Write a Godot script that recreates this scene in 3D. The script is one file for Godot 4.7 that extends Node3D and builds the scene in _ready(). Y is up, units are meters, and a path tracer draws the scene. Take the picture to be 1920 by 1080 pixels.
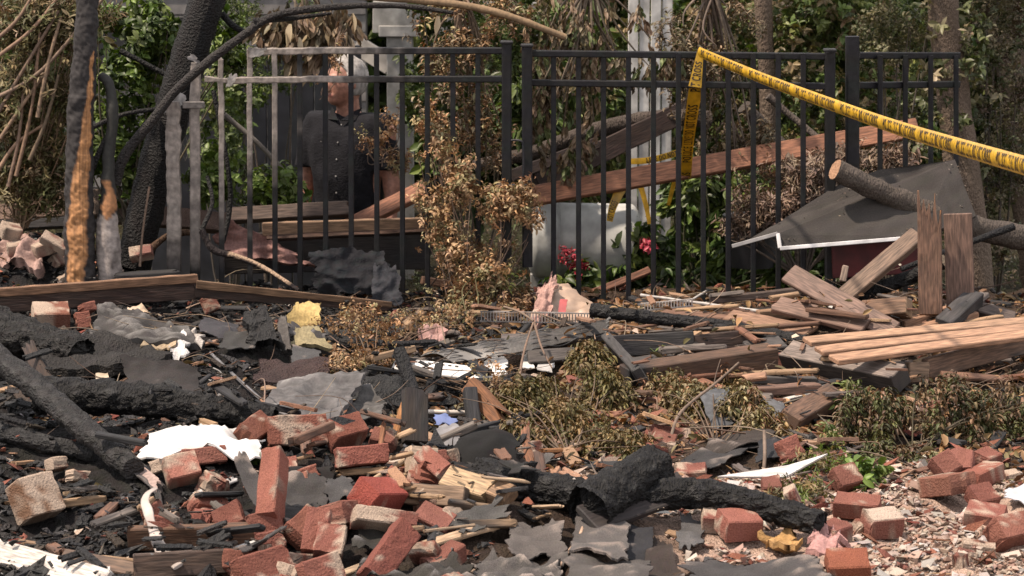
extends Node3D
# A burnt house lot seen through a long lens: rubble, a melted metal gate, police tape, yard behind.

const LENS := 5600.0                      # pixels of the 1920 wide picture per unit slope
const EYE := Vector3(0, 2.35, 14)
const PITCH := 9.2
var rng := RandomNumberGenerator.new()
var nz := FastNoiseLite.new()
var nf := FastNoiseLite.new()
var counts := {}
var M := {}
var mounds := [
	[-1.0, 3.55, 0.17, 0.62, 0.62], [-0.1, 4.35, 0.10, 0.7, 0.5], [-1.45, 1.6, 0.12, 0.9, 0.5],
	[1.7, 0.75, 0.14, 0.55, 0.5], [-2.3, -0.2, 0.30, 0.45, 0.5], [0.35, 1.4, 0.07, 0.6, 0.5], [-1.9, 3.2, 0.10, 0.3, 0.5]]

# linear base colours
const TAN := Color(0.42, 0.27, 0.155)
const PALE := Color(0.55, 0.39, 0.25)
const RAW := Color(0.50, 0.23, 0.085)
const BROWN := Color(0.17, 0.085, 0.05)
const REDWOOD := Color(0.24, 0.105, 0.06)
const GREYWOOD := Color(0.17, 0.14, 0.12)
const DECK := Color(0.40, 0.225, 0.135)
const CHAR := Color(0.016, 0.016, 0.018)
const ASH := Color(0.22, 0.21, 0.21)
const BRICK := Color(0.335, 0.14, 0.105)
const MORTAR := Color(0.60, 0.47, 0.37)
const FELT := Color(0.075, 0.07, 0.068)
const WHITE := Color(0.78, 0.76, 0.73)


class MB:
	var v := PackedVector3Array()
	var c := PackedColorArray()
	var u := PackedVector2Array()
	var ix := PackedInt32Array()

	func vert(p: Vector3, col := Color.WHITE, uv := Vector2.ZERO) -> int:
		v.append(p); c.append(col); u.append(uv)
		return v.size() - 1

	func tri(a: int, b: int, d: int) -> void:      # counter-clockwise seen from outside
		ix.append(a); ix.append(d); ix.append(b)

	func quad(a: int, b: int, d: int, e: int) -> void:
		tri(a, b, d); tri(a, d, e)

	func base() -> Vector3:
		if v.is_empty(): return Vector3.ZERO
		var lo := v[0]
		var hi := v[0]
		for p in v:
			lo = lo.min(p); hi = hi.max(p)
		return Vector3((lo.x + hi.x) / 2, lo.y, (lo.z + hi.z) / 2)

	func mesh(smooth: bool, origin := Vector3.ZERO) -> ArrayMesh:
		var arr := []
		arr.resize(Mesh.ARRAY_MAX)
		if smooth:
			var w := PackedVector3Array()
			w.resize(v.size())
			var nn := PackedVector3Array()
			nn.resize(v.size())
			for i in v.size(): w[i] = v[i] - origin
			for k in range(0, ix.size(), 3):
				var fa := ix[k]
				var fb := ix[k + 1]
				var fc := ix[k + 2]
				var fn := (v[fc] - v[fa]).cross(v[fb] - v[fa])
				nn[fa] += fn; nn[fb] += fn; nn[fc] += fn
			for i in nn.size(): nn[i] = nn[i].normalized() if nn[i].length_squared() > 1e-20 else Vector3.UP
			arr[Mesh.ARRAY_VERTEX] = w; arr[Mesh.ARRAY_COLOR] = c; arr[Mesh.ARRAY_TEX_UV] = u; arr[Mesh.ARRAY_INDEX] = ix
			arr[Mesh.ARRAY_NORMAL] = nn
		else:
			var m := ix.size()
			var fv := PackedVector3Array(); fv.resize(m)
			var fnn := PackedVector3Array(); fnn.resize(m)
			var fcol := PackedColorArray(); fcol.resize(m)
			var fu := PackedVector2Array(); fu.resize(m)
			for k in range(0, m, 3):
				var a := v[ix[k]]
				var b := v[ix[k + 1]]
				var d := v[ix[k + 2]]
				var n := (d - a).cross(b - a)
				n = n.normalized() if n.length_squared() > 1e-22 else Vector3.UP
				for q in 3:
					var i := ix[k + q]
					fv[k + q] = v[i] - origin; fnn[k + q] = n; fcol[k + q] = c[i]; fu[k + q] = u[i]
			arr[Mesh.ARRAY_VERTEX] = fv; arr[Mesh.ARRAY_NORMAL] = fnn; arr[Mesh.ARRAY_COLOR] = fcol; arr[Mesh.ARRAY_TEX_UV] = fu
		var am := ArrayMesh.new()
		am.add_surface_from_arrays(Mesh.PRIMITIVE_TRIANGLES, arr)
		return am


# ---------- picking places ----------
func look(px: float, py: float) -> Vector3:
	var d := Vector3((px - 960.0) / LENS, (540.0 - py) / LENS, -1)
	return d.rotated(Vector3.RIGHT, -deg_to_rad(PITCH))

func P(px: float, py: float, z: float) -> Vector3:      # the point at depth z
	var d := look(px, py)
	return EYE + d * ((z - EYE.z) / d.z)

func G(px: float, py: float, lift := 0.0) -> Vector3:   # the point on the ground (or lift above it)
	var d := look(px, py)
	var t := 7.5
	while t < 60.0:
		var p := EYE + d * t
		if p.y < ground(p.x, p.z) + lift: break
		t += 0.04
	var a := t - 0.04
	for k in 8:
		var m := (a + t) / 2
		var p := EYE + d * m
		if p.y < ground(p.x, p.z) + lift: t = m
		else: a = m
	return EYE + d * t

func ground(x: float, z: float) -> float:
	var h := 0.0
	for m in mounds:
		var a: float = (x - m[0]) / m[3]
		var b: float = (z - m[1]) / m[4]
		var q := a * a + b * b
		if q < 9.0: h += m[2] * exp(-q)
	var near := 1.0 - smoothstep(4.9, 6.5, z)
	h += (nz.get_noise_2d(x * 100, z * 100) * 0.045 + nz.get_noise_2d(x * 320 + 50, z * 320) * 0.018) * near
	h -= 0.67 * smoothstep(-0.35, -1.5, z)
	return h

# Slides a thing along the lines of sight until its lowest end rests on the rubble instead of in it.
func settle(pts: Array, sink := 0.015) -> Array:
	if pts[0].z < 0.25: return pts
	var k := 1.0
	for step in 90:
		var low := 9.0
		for p in pts:
			var q: Vector3 = EYE + (p - EYE) * k
			low = minf(low, q.y - ground(q.x, q.z))
		if low < -sink: k -= 0.003
		elif low > 0.12 - sink: k += 0.003
		else: break
	return pts.map(func(p): return EYE + (p - EYE) * k)

# How far a bar's surface reaches below its axis.
func half_height(A: Vector3, B: Vector3, w: float, t: float, up: Vector3) -> float:
	var fr := frame((B - A).normalized(), up)
	return 0.5 * (w * absf(fr[0].y) + t * absf(fr[1].y))

var taken := {}
var clear_now := false
func mark(mb: MB) -> void:
	for p in mb.v:
		if p.z > 0.2:
			var key := Vector2i(int(floor(p.x * 28.0)), int(floor(p.z * 20.0)))
			taken[key] = maxf(taken.get(key, -9.0), p.y + (1.0 if clear_now else 0.0))
func is_taken(x: float, z: float) -> bool: return taken.has(Vector2i(int(floor(x * 28.0)), int(floor(z * 20.0))))

# Where a loose piece comes to rest: on the rubble or on a low thing lying there; INF if something tall stands there.
func rest_at(px: float, py: float, sink: float) -> Vector3:
	var c := G(px, py, 0.0)
	var key := Vector2i(int(floor(c.x * 28.0)), int(floor(c.z * 20.0)))
	if taken.has(key):
		var high: float = taken[key]
		if high - c.y > 0.11: return Vector3.INF
		c.y = maxf(c.y, high)
	return c + Vector3(0, sink, 0)

func R(a: float, b: float) -> float: return rng.randf_range(a, b)
func jit(s: float) -> Vector3: return Vector3(R(-s, s), R(-s, s), R(-s, s))
func vary(c: Color, s: float) -> Color:
	var k := 1.0 + R(-s, s)
	return Color(c.r * k * (1 + R(-s, s) * 0.25), c.g * k, c.b * k * (1 + R(-s, s) * 0.25))

# ---------- naming and committing ----------
func numbered(called: String, parent: Node) -> String:
	var key := str(parent.get_instance_id()) + called
	var n: int = counts.get(key, 0)
	counts[key] = n + 1
	return called if n == 0 else "%s_%03d" % [called, n]

func tag(o: Node, label := "", category := "", group := "", kind := "") -> Node:
	if label: o.set_meta("label", label)
	if category: o.set_meta("category", category)
	if group: o.set_meta("group", group)
	if kind: o.set_meta("kind", kind)
	return o

func thing(called: String, label: String, category: String, at: Vector3, group := "", kind := "") -> Node3D:
	var o := Node3D.new()
	o.name = numbered(called, self)
	o.position = at
	add_child(o, true)
	tag(o, label, category, group, kind)
	return o

func world_of(o: Node) -> Vector3:
	var p := Vector3.ZERO
	while o is Node3D and o != self:
		p += (o as Node3D).position
		o = o.get_parent()
	return p

func part(parent: Node3D, called: String, mb: MB, mat: Material, smooth := false, label := "") -> MeshInstance3D:
	var mi := MeshInstance3D.new()
	mi.name = numbered(called, parent)
	var at := mb.base()
	if not called in ["ground", "fallen_twigs", "stems", "picket", "ribbon", "lettering"]: mark(mb)
	mi.mesh = mb.mesh(smooth, at)
	mi.material_override = mat
	mi.position = at - world_of(parent)
	parent.add_child(mi)
	if label: mi.set_meta("label", label)
	return mi

func single(called: String, mb: MB, mat: Material, smooth: bool, label: String, category: String, group := "", kind := "") -> MeshInstance3D:
	var mi := part(self, called, mb, mat, smooth)
	tag(mi, label, category, group, kind)
	return mi

func many(parent: Node3D, called: String, mesh: Mesh, mat: Material, xf: Array, cols: Array) -> MultiMeshInstance3D:
	var mm := MultiMesh.new()
	mm.transform_format = MultiMesh.TRANSFORM_3D
	mm.use_colors = true
	mm.mesh = mesh
	mm.instance_count = xf.size()
	var off := world_of(parent) if parent != self else Vector3.ZERO
	for i in xf.size():
		var t: Transform3D = xf[i]
		t.origin -= off
		mm.set_instance_transform(i, t)
		mm.set_instance_color(i, cols[i])
	var o := MultiMeshInstance3D.new()
	o.name = numbered(called, parent)
	o.multimesh = mm
	o.material_override = mat
	parent.add_child(o, true)
	o.set_meta("kind", "stuff")
	return o

# ---------- materials ----------
func noise_tex(type: int, freq: float, octaves: int, lo: float, hi: float, size := 512, sd := 1, ridged := false) -> NoiseTexture2D:
	var n := FastNoiseLite.new()
	n.noise_type = type
	n.frequency = freq
	n.fractal_octaves = octaves
	n.fractal_type = FastNoiseLite.FRACTAL_FBM if octaves > 1 else FastNoiseLite.FRACTAL_NONE
	if ridged: n.fractal_type = FastNoiseLite.FRACTAL_RIDGED
	n.seed = sd
	if type == FastNoiseLite.TYPE_CELLULAR: n.cellular_return_type = FastNoiseLite.RETURN_DISTANCE2_SUB
	var t := NoiseTexture2D.new()
	t.width = size; t.height = size; t.seamless = true
	t.noise = n
	var g := Gradient.new()
	g.set_color(0, Color(lo, lo, lo)); g.set_color(1, Color(hi, hi, hi))
	t.color_ramp = g
	return t

func mat(called: String, rough: float, tex: Texture2D, scale: Vector3, tri := true, bump: Texture2D = null, depth := 0.0, spec := 0.5) -> StandardMaterial3D:
	var m := StandardMaterial3D.new()
	m.resource_name = called
	m.vertex_color_use_as_albedo = true
	m.roughness = rough
	m.metallic_specular = spec
	m.albedo_texture = tex
	m.uv1_scale = scale
	m.uv1_triplanar = tri
	m.uv1_world_triplanar = tri
	if bump:
		m.heightmap_enabled = true
		m.heightmap_texture = bump
		m.heightmap_scale = depth
	m.cull_mode = BaseMaterial3D.CULL_DISABLED
	return m

func leafmat(called: String, back: Color, rough := 0.55) -> StandardMaterial3D:
	var m := StandardMaterial3D.new()
	m.resource_name = called
	m.vertex_color_use_as_albedo = true
	m.roughness = rough
	m.metallic_specular = 0.4
	m.backlight_enabled = true
	m.backlight = back
	m.cull_mode = BaseMaterial3D.CULL_DISABLED
	return m

func make_materials() -> void:
	var fbm := noise_tex(FastNoiseLite.TYPE_SIMPLEX_SMOOTH, 0.012, 5, 0.62, 1.0, 512, 3)
	var grit := noise_tex(FastNoiseLite.TYPE_SIMPLEX, 0.12, 3, 0.45, 1.0, 512, 5)
	var grain := noise_tex(FastNoiseLite.TYPE_SIMPLEX_SMOOTH, 0.02, 5, 0.55, 1.0, 512, 7)
	var cell := noise_tex(FastNoiseLite.TYPE_SIMPLEX_SMOOTH, 0.016, 4, 0.0, 1.0, 512, 9, true)
	var cellsoft := noise_tex(FastNoiseLite.TYPE_SIMPLEX_SMOOTH, 0.05, 4, 0.35, 1.0, 512, 9)
	var hgt := noise_tex(FastNoiseLite.TYPE_SIMPLEX, 0.04, 4, 0.0, 1.0, 512, 11)
	M.wood = mat("wood", 0.75, grain, Vector3(0.9, 9, 1), false, grain, 0.25)
	M.char = mat("charcoal", 0.68, cellsoft, Vector3(5, 5, 5), true, cell, 1.3, 0.38)
	M.brick = mat("brick", 0.92, grit, Vector3(4, 4, 4), true, hgt, 0.3, 0.25)
	M.felt = mat("roofing_felt", 0.88, grit, Vector3(3.5, 3.5, 3.5), true, hgt, 0.12, 0.35)
	M.cloth = mat("cloth", 0.9, fbm, Vector3(3, 3, 3), true, hgt, 0.25, 0.3)
	M.vinyl = mat("white_vinyl", 0.45, fbm, Vector3(1.5, 1.5, 1.5), true)
	M.metal = mat("painted_metal", 0.55, fbm, Vector3(4, 4, 4), true, hgt, 0.05, 0.36)
	M.bark = mat("bark", 0.9, grit, Vector3(3, 1.2, 3), true, hgt, 1.2, 0.3)
	M.stem = mat("stem", 0.8, fbm, Vector3(6, 6, 6), true)
	M.soil = mat("rubble_soil", 0.95, grit, Vector3(2.2, 2.2, 2.2), true, hgt, 1.2, 0.25)
	M.chip = mat("chip", 0.85, grit, Vector3(7, 7, 7), true, null, 0.0, 0.35)
	M.foam = mat("foam", 0.9, fbm, Vector3(9, 9, 9), true, hgt, 0.4)
	M.paint = mat("paint", 0.55, fbm, Vector3(1.2, 1.2, 1.2), true)
	M.skin = mat("skin", 0.55, fbm, Vector3(5, 5, 5), true)
	M.dry = leafmat("dry_leaf", Color(0.5, 0.4, 0.25))
	M.green = leafmat("green_leaf", Color(0.55, 0.6, 0.2), 0.45)
	M.tape = mat("tape", 0.35, fbm, Vector3(3, 3, 3), true)
	M.tape.backlight_enabled = true
	M.tape.backlight = Color(0.4, 0.35, 0.1)
	M.ink = mat("ink", 0.5, null, Vector3.ONE, true)

# ---------- shapes ----------
func frame(axis: Vector3, up: Vector3) -> Array:
	var side := axis.cross(up)
	if side.length() < 1e-4: side = axis.cross(Vector3(0.3, 0.1, 1))
	side = side.normalized()
	return [side, side.cross(axis).normalized()]

# A bar from A to B of width w and thickness t, its broad face towards up. Options: jag_a, jag_b (broken ends), char_a, char_b, burn (0..1),
# bow, rough, chamfer, top (colour of the broad face), end (colour of the cut ends), mortar, soot, step (length of a segment), cols
func bar(mb: MB, A: Vector3, B: Vector3, w: float, t: float, up: Vector3, col: Color, o := {}) -> MB:
	var axis := (B - A).normalized()
	var L := (B - A).length()
	var fr := frame(axis, up)
	var side: Vector3 = fr[0]
	var nrm: Vector3 = fr[1]
	var nw: int = o.get("cols", 4)
	var ch: float = minf(o.get("chamfer", 0.004), minf(w, t) * 0.3)
	var rough: float = o.get("rough", 0.0015)
	var bow: float = o.get("bow", 0.0)
	var ja: float = o.get("jag_a", 0.0)
	var jb: float = o.get("jag_b", 0.0)
	var burn: float = o.get("burn", 0.0)
	var ca: float = o.get("char_a", 0.0)
	var cb: float = o.get("char_b", 0.0)
	var mortar: float = o.get("mortar", 0.0)
	var soot: float = o.get("soot", 0.0)
	var top: Color = o.get("top", col)
	var endc: Color = o.get("end", col)
	var grow: float = o.get("taper", 0.0)
	var seed_off := Vector3(R(0, 90), R(0, 90), R(0, 90))
	var uo := Vector2(R(0, 5), R(0, 5))
	var ns := clampi(int(L / float(o.get("step", 0.06))), 2, 40)
	var ss := [0.0, ch / L]
	for i in range(1, ns): ss.append(float(i) / ns)
	ss.append(1.0 - ch / L); ss.append(1.0)
	var prof := []
	for j in nw + 1: prof.append(Vector2(lerpf(-w / 2 + ch, w / 2 - ch, float(j) / nw), t / 2))
	prof.append(Vector2(w / 2, t / 2 - ch)); prof.append(Vector2(w / 2, -t / 2 + ch))
	for j in nw + 1: prof.append(Vector2(lerpf(w / 2 - ch, -w / 2 + ch, float(j) / nw), -t / 2))
	prof.append(Vector2(-w / 2, -t / 2 + ch)); prof.append(Vector2(-w / 2, t / 2 - ch))
	var K := prof.size()
	var ra := []
	var rb := []
	for j in 24:
		ra.append(R(0, 1) * R(0.3, 1)); rb.append(R(0, 1) * R(0.3, 1))
	var start := mb.v.size()
	for i in ss.size():
		var s: float = ss[i]
		var last: bool = i == 0 or i == ss.size() - 1
		var mid := A + axis * (L * s) + nrm * (bow * sin(PI * s))
		var per := 0.0
		for j in K:
			var q: Vector2 = prof[j]
			if last:
				q.x -= signf(q.x) * minf(ch, absf(q.x)) if absf(q.x) > w / 2 - 1.5 * ch else 0.0
				q.y -= signf(q.y) * minf(ch, absf(q.y))
			q *= 1.0 - grow * s
			var slot := int((q.x / w + 0.5) * 12.0)
			var shift := 0.0
			if ja > 0.0: shift += ja * ra[clampi(slot, 0, 23)] * pow(1.0 - s, 6) if i > 0 else ja * ra[clampi(slot, 0, 23)]
			if jb > 0.0: shift -= jb * rb[clampi(slot, 0, 23)] * pow(s, 6) if i < ss.size() - 1 else jb * rb[clampi(slot, 0, 23)]
			if i == 0 and ja > 0.0 or i == ss.size() - 1 and jb > 0.0: q.y *= 0.35
			var p := mid + axis * shift + side * q.x + nrm * q.y
			var sp := p * 40.0 + seed_off
			var n1 := nz.get_noise_3dv(sp * 8.0)
			var n2 := nf.get_noise_3dv(sp * 40.0)
			if rough > 0.0: p += (side * signf(q.x) + nrm * signf(q.y)) * (n1 * rough * 1.5 + n2 * rough)
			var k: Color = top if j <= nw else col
			if last: k = endc
			k = k * (1.0 + 0.28 * n1 + 0.12 * n2)
			if mortar > 0.0:
				var mk := smoothstep(0.55 - mortar, 0.75 - mortar, n1 * 0.9 + n2 * 0.35 + 0.2)
				k = k.lerp(MORTAR * (1.0 + 0.2 * n2), mk)
			var bk := burn + ca * (1.0 - smoothstep(0.0, 0.55, s)) + cb * smoothstep(0.45, 1.0, s) + soot * 0.5
			if bk > 0.0:
				k = k.lerp(CHAR * (1.0 + 0.6 * n2), smoothstep(0.35, 0.75, bk + n1 * 0.55 + n2 * 0.15))
			k.a = 1.0
			per = q.x + (0.37 if j > nw and j <= nw + 2 else 0.71 if j > nw + 2 and j <= 2 * nw + 3 else 0.13 if j > 2 * nw + 3 else 0.0) + q.y
			mb.vert(p, k, uo + Vector2(L * s, per))
	for i in ss.size() - 1:
		var r0 := start + i * K
		var r1 := r0 + K
		for j in K:
			var j2 := (j + 1) % K
			mb.quad(r0 + j, r0 + j2, r1 + j2, r1 + j) if not o.get("flip", false) else mb.quad(r0 + j, r1 + j, r1 + j2, r0 + j2)
	for e in 2:
		var r := start + (0 if e == 0 else (ss.size() - 1) * K)
		var quads := []
		for j in nw:
			quads.append([r + j, r + j + 1, r + 2 * nw + 3 - j - 1, r + 2 * nw + 3 - j])
		quads.append([r + nw, r + nw + 1, r + nw + 2, r + nw + 3])
		quads.append([r, r + 2 * nw + 3, r + 2 * nw + 4, r + 2 * nw + 5])
		for q in quads:
			if e == 0: mb.quad(q[3], q[2], q[1], q[0])
			else: mb.quad(q[0], q[1], q[2], q[3])
	return mb

func smooth_path(pts: Array, per := 5) -> Array:
	if pts.size() < 3: per = maxi(per, 6)
	var out := []
	for i in pts.size() - 1:
		var p0: Vector3 = pts[maxi(i - 1, 0)]
		var p1: Vector3 = pts[i]
		var p2: Vector3 = pts[i + 1]
		var p3: Vector3 = pts[mini(i + 2, pts.size() - 1)]
		for k in per: out.append(p1.cubic_interpolate(p2, p0, p3, float(k) / per))
	out.append(pts[-1])
	return out

# A round limb along a path. Options: rough, freq, sides, end (colour of the cut faces), cols (colour at the far end), fn (Callable s, angle, noise -> Color), squash
func limb(mb: MB, path: Array, r0: float, r1: float, col: Color, o := {}) -> MB:
	var n: int = o.get("sides", 8)
	var rough: float = o.get("rough", 0.1)
	var freq: float = o.get("freq", 6.0)
	var endc: Color = o.get("end", col)
	var col2: Color = o.get("cols", col)
	var fn = o.get("fn")
	var rf = o.get("rad")
	var off := Vector3(R(0, 99), R(0, 99), R(0, 99))
	var side := Vector3.ZERO
	var start := mb.v.size()
	var m := path.size()
	var ragged: float = o.get("ragged", 0.0)
	var check: float = o.get("check", 0.0)
	var flat: float = o.get("flat", 1.0)
	var cr := FastNoiseLite.new()
	cr.noise_type = FastNoiseLite.TYPE_CELLULAR
	cr.cellular_return_type = FastNoiseLite.RETURN_DISTANCE2_SUB
	cr.frequency = 1.0
	cr.fractal_type = FastNoiseLite.FRACTAL_NONE
	cr.seed = int(off.x * 100)
	var run := 0.0
	for i in m:
		var d: Vector3 = (path[mini(i + 1, m - 1)] - path[maxi(i - 1, 0)]).normalized()
		if side == Vector3.ZERO: side = d.cross(Vector3(0.2, 0.1, 1) if absf(d.y) > 0.9 else Vector3.UP).normalized()
		side = (side - d * side.dot(d)).normalized()
		var up := side.cross(d)
		var s := float(i) / maxf(m - 1, 1)
		if i > 0: run += (path[i] - path[i - 1]).length()
		var r: float = lerpf(r0, r1, s) if rf == null else rf.call(s)
		for j in n:
			var a := TAU * j / n
			var dir := side * cos(a) + up * sin(a) * flat
			var q: Vector3 = path[i] + dir * r
			var n1 := nz.get_noise_3dv(q * freq * 60.0 + off)
			q += dir * r * rough * (n1 * 2.0 + nf.get_noise_3dv(q * freq * 250.0 + off) * 0.8)
			var k: Color = fn.call(s, a, n1) if fn != null else col.lerp(col2, s) * (1.0 + 0.3 * n1)
			if ragged > 0.0 and (i < 4 or i > m - 5):
				var e := float(3 - i if i < 4 else i - (m - 4)) / 3.0
				q -= d * (1.0 if i > m - 5 else -1.0) * r * ragged * e * (0.5 + 1.6 * absf(nz.get_noise_2d(j * 37.0 + off.y * 30, 5.0 if i < 4 else 90.0)))
				q = q.lerp(path[i], 0.12 * e)
			if check > 0.0:
				var ca := cos(a) * 1.6
				var cb := sin(a) * 1.6
				var g := cr.get_noise_3d(run / 0.085, ca * r / 0.05, cb * r / 0.05)
				var deep := 1.0 - smoothstep(-0.98, -0.72, g)
				q -= dir * deep * check
				k = k.lerp(Color(0.10, 0.098, 0.095), 0.8 * smoothstep(0.02, 0.4, nf.get_noise_3dv(q * 900.0 + off)) * (1.0 - deep))
				k = k.lerp(Color(0.006, 0.006, 0.006), deep * 0.6) * (1.0 + 0.5 * g)
			k.a = 1.0
			mb.vert(q, k, Vector2(run, a * r))
	for i in m - 1:
		for j in n:
			var j2 := (j + 1) % n
			var b := start + i * n
			mb.quad(b + j, b + n + j, b + n + j2, b + j2)
	for e in 2:
		var i0 := start + (0 if e == 0 else (m - 1) * n)
		var cc: Vector3 = path[0] if e == 0 else path[m - 1]
		var cap := mb.v.size()
		mb.vert(cc, endc)
		for j in n: mb.vert(mb.v[i0 + j], endc * (1.0 + 0.15 * sin(j * 2.3)))
		for j in n:
			var j2 := (j + 1) % n
			if e == 0: mb.tri(cap, cap + 1 + j, cap + 1 + j2)
			else: mb.tri(cap, cap + 1 + j2, cap + 1 + j)
	return mb

# A limp sheet between four corners, with folds, a torn rim and a thickness.
func sheet(mb: MB, c: Array, nx: int, ny: int, amp: float, freq: float, thick: float, jag: float, col: Color, o := {}) -> MB:
	var nrm: Vector3 = (c[1] - c[0]).cross(c[3] - c[0]).normalized()
	if nrm.y < 0.0 and absf(nrm.y) > 0.2: nrm = -nrm
	var spots: float = o.get("spots", 0.0)
	var spotc: Color = o.get("spot", ASH)
	var curl: float = o.get("curl", 0.0)
	var crease: bool = o.get("crease", false)
	var curl_y: float = o.get("curl_y", 0.0)
	var off := Vector3(R(0, 99), R(0, 99), R(0, 99))
	var start := mb.v.size()
	for layer in 2:
		for iy in ny + 1:
			for ix_ in nx + 1:
				var s := float(ix_) / nx
				var t := float(iy) / ny
				if jag > 0.0:
					if ix_ == 0 or ix_ == nx: s += (nz.get_noise_2d(t * 110.0 + off.x * 50, ix_ * 70.0) * 1.5 + nf.get_noise_2d(t * 420.0 + off.x * 50, ix_ * 70.0) * 0.5) * jag * 1.5
					if iy == 0 or iy == ny: t += (nz.get_noise_2d(s * 110.0 + off.y * 50, iy * 70.0 + 35) * 1.5 + nf.get_noise_2d(s * 420.0 + off.y * 50, iy * 70.0) * 0.5) * jag * 1.5
				var p: Vector3 = c[0].lerp(c[1], s).lerp(c[3].lerp(c[2], s), t)
				var n1 := nz.get_noise_3dv(p * freq * 85.0 + off)
				var n2 := nf.get_noise_3dv(p * freq * 300.0 + off)
				var fold := (0.5 - absf(n1) * 2.6) if crease else n1 * 1.6
				p += nrm * (amp * (fold + n2 * 0.35) + curl * (2 * s - 1) * (2 * s - 1) + curl_y * (2 * t - 1) * (2 * t - 1))
				if layer == 1: p -= nrm * thick
				var k := col * (1.0 + 0.3 * n1 + 0.2 * n2)
				if spots > 0.0: k = k.lerp(spotc, smoothstep(0.7 - spots, 0.95 - spots, n1 * 0.6 + n2 * 0.6 + 0.35))
				k.a = 1.0
				mb.vert(p, k, Vector2(s, t))
	var W := nx + 1
	var N := W * (ny + 1)
	var flip: bool = (c[1] - c[0]).cross(c[3] - c[0]).dot(nrm) < 0.0
	for iy in ny:
		for ix_ in nx:
			var a := start + iy * W + ix_
			if flip:
				mb.quad(a, a + W, a + W + 1, a + 1); mb.quad(a + N, a + N + 1, a + N + W + 1, a + N + W)
			else:
				mb.quad(a, a + 1, a + W + 1, a + W); mb.quad(a + N, a + N + W, a + N + W + 1, a + N + 1)
	var rim := []
	for i in nx: rim.append([i, i + 1])
	for i in ny: rim.append([i * W + nx, (i + 1) * W + nx])
	for i in range(nx, 0, -1): rim.append([ny * W + i, ny * W + i - 1])
	for i in range(ny, 0, -1): rim.append([i * W, (i - 1) * W])
	for e in rim:
		var a: int = start + e[0]
		var b: int = start + e[1]
		var i0 := mb.vert(mb.v[a], mb.c[a]); var i1 := mb.vert(mb.v[b], mb.c[b])
		var i2 := mb.vert(mb.v[b + N], mb.c[b]); var i3 := mb.vert(mb.v[a + N], mb.c[a])
		if flip: mb.quad(i0, i1, i2, i3)
		else: mb.quad(i3, i2, i1, i0)
	return mb

# A flat plate with the given outline (points in space, roughly in one plane), extruded by thick along -n.
func plate(mb: MB, pts: Array, n: Vector3, thick: float, col: Color, wave := 0.0) -> MB:
	n = n.normalized()
	var x := n.cross(Vector3.UP if absf(n.y) < 0.9 else Vector3.BACK).normalized()
	var y := n.cross(x).normalized()
	var flat := PackedVector2Array()
	for p in pts: flat.append(Vector2(p.dot(x), p.dot(y)))
	var t := Geometry2D.triangulate_polygon(flat)
	var st := mb.v.size()
	for p in pts: mb.vert(p, col)
	for p in pts: mb.vert(p - n * thick, col)
	var m := pts.size()
	for k in range(0, t.size(), 3):
		var a := t[k]; var b := t[k + 1]; var d := t[k + 2]
		if (pts[b] - pts[a]).cross(pts[d] - pts[a]).dot(n) < 0: var q := b; b = d; d = q
		if wave > 0.0:
			var g := 14
			for face in 2:
				var rows := []
				for i in g + 1:
					var row := []
					for j in i + 1:
						var e := float(i) / g
						var q: Vector3 = pts[a].lerp(pts[b].lerp(pts[d], float(j) / i if i > 0 else 0.0), e)
						var h := nz.get_noise_3dv(q * 130.0)
						var h2 := nf.get_noise_3dv(q * 500.0)
						row.append(mb.vert(q - n * (thick * face) + n * (h * wave + h2 * wave * 0.3), col * (1.0 + 0.3 * h + 0.35 * h2)))
					rows.append(row)
				for i in g:
					for j in i + 1:
						if face == 0: mb.tri(rows[i][j], rows[i + 1][j], rows[i + 1][j + 1])
						else: mb.tri(rows[i][j], rows[i + 1][j + 1], rows[i + 1][j])
						if j < i:
							if face == 0: mb.tri(rows[i][j], rows[i + 1][j + 1], rows[i][j + 1])
							else: mb.tri(rows[i][j], rows[i][j + 1], rows[i + 1][j + 1])
			continue
		mb.tri(st + a, st + b, st + d); mb.tri(st + m + a, st + m + d, st + m + b)
	var area := 0.0
	for i in m: area += flat[i].cross(flat[(i + 1) % m])
	var ccw := (area > 0) == (x.cross(y).dot(n) > 0)
	for i in m:
		var j := (i + 1) % m
		if ccw: mb.quad(st + i, st + m + i, st + m + j, st + j)
		else: mb.quad(st + j, st + m + j, st + m + i, st + i)
	return mb

func chip_mesh(sx: float, sy: float, sz: float) -> ArrayMesh:
	var mb := MB.new()
	var pts := []
	for s in [Vector3(1, 0, 0), Vector3(-1, 0, 0), Vector3(0, 1, 0), Vector3(0, -1, 0), Vector3(0, 0, 1), Vector3(0, 0, -1)]:
		var q: Vector3 = (s + jit(0.45)) * Vector3(sx, sy, sz)
		pts.append(mb.vert(q, Color(1, 1, 1) * R(0.85, 1.0)))
	for f in [[0, 2, 4], [2, 1, 4], [1, 3, 4], [3, 0, 4], [2, 0, 5], [1, 2, 5], [3, 1, 5], [0, 3, 5]]:
		mb.tri(pts[f[0]], pts[f[1]], pts[f[2]])
	return mb.mesh(false)

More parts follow.
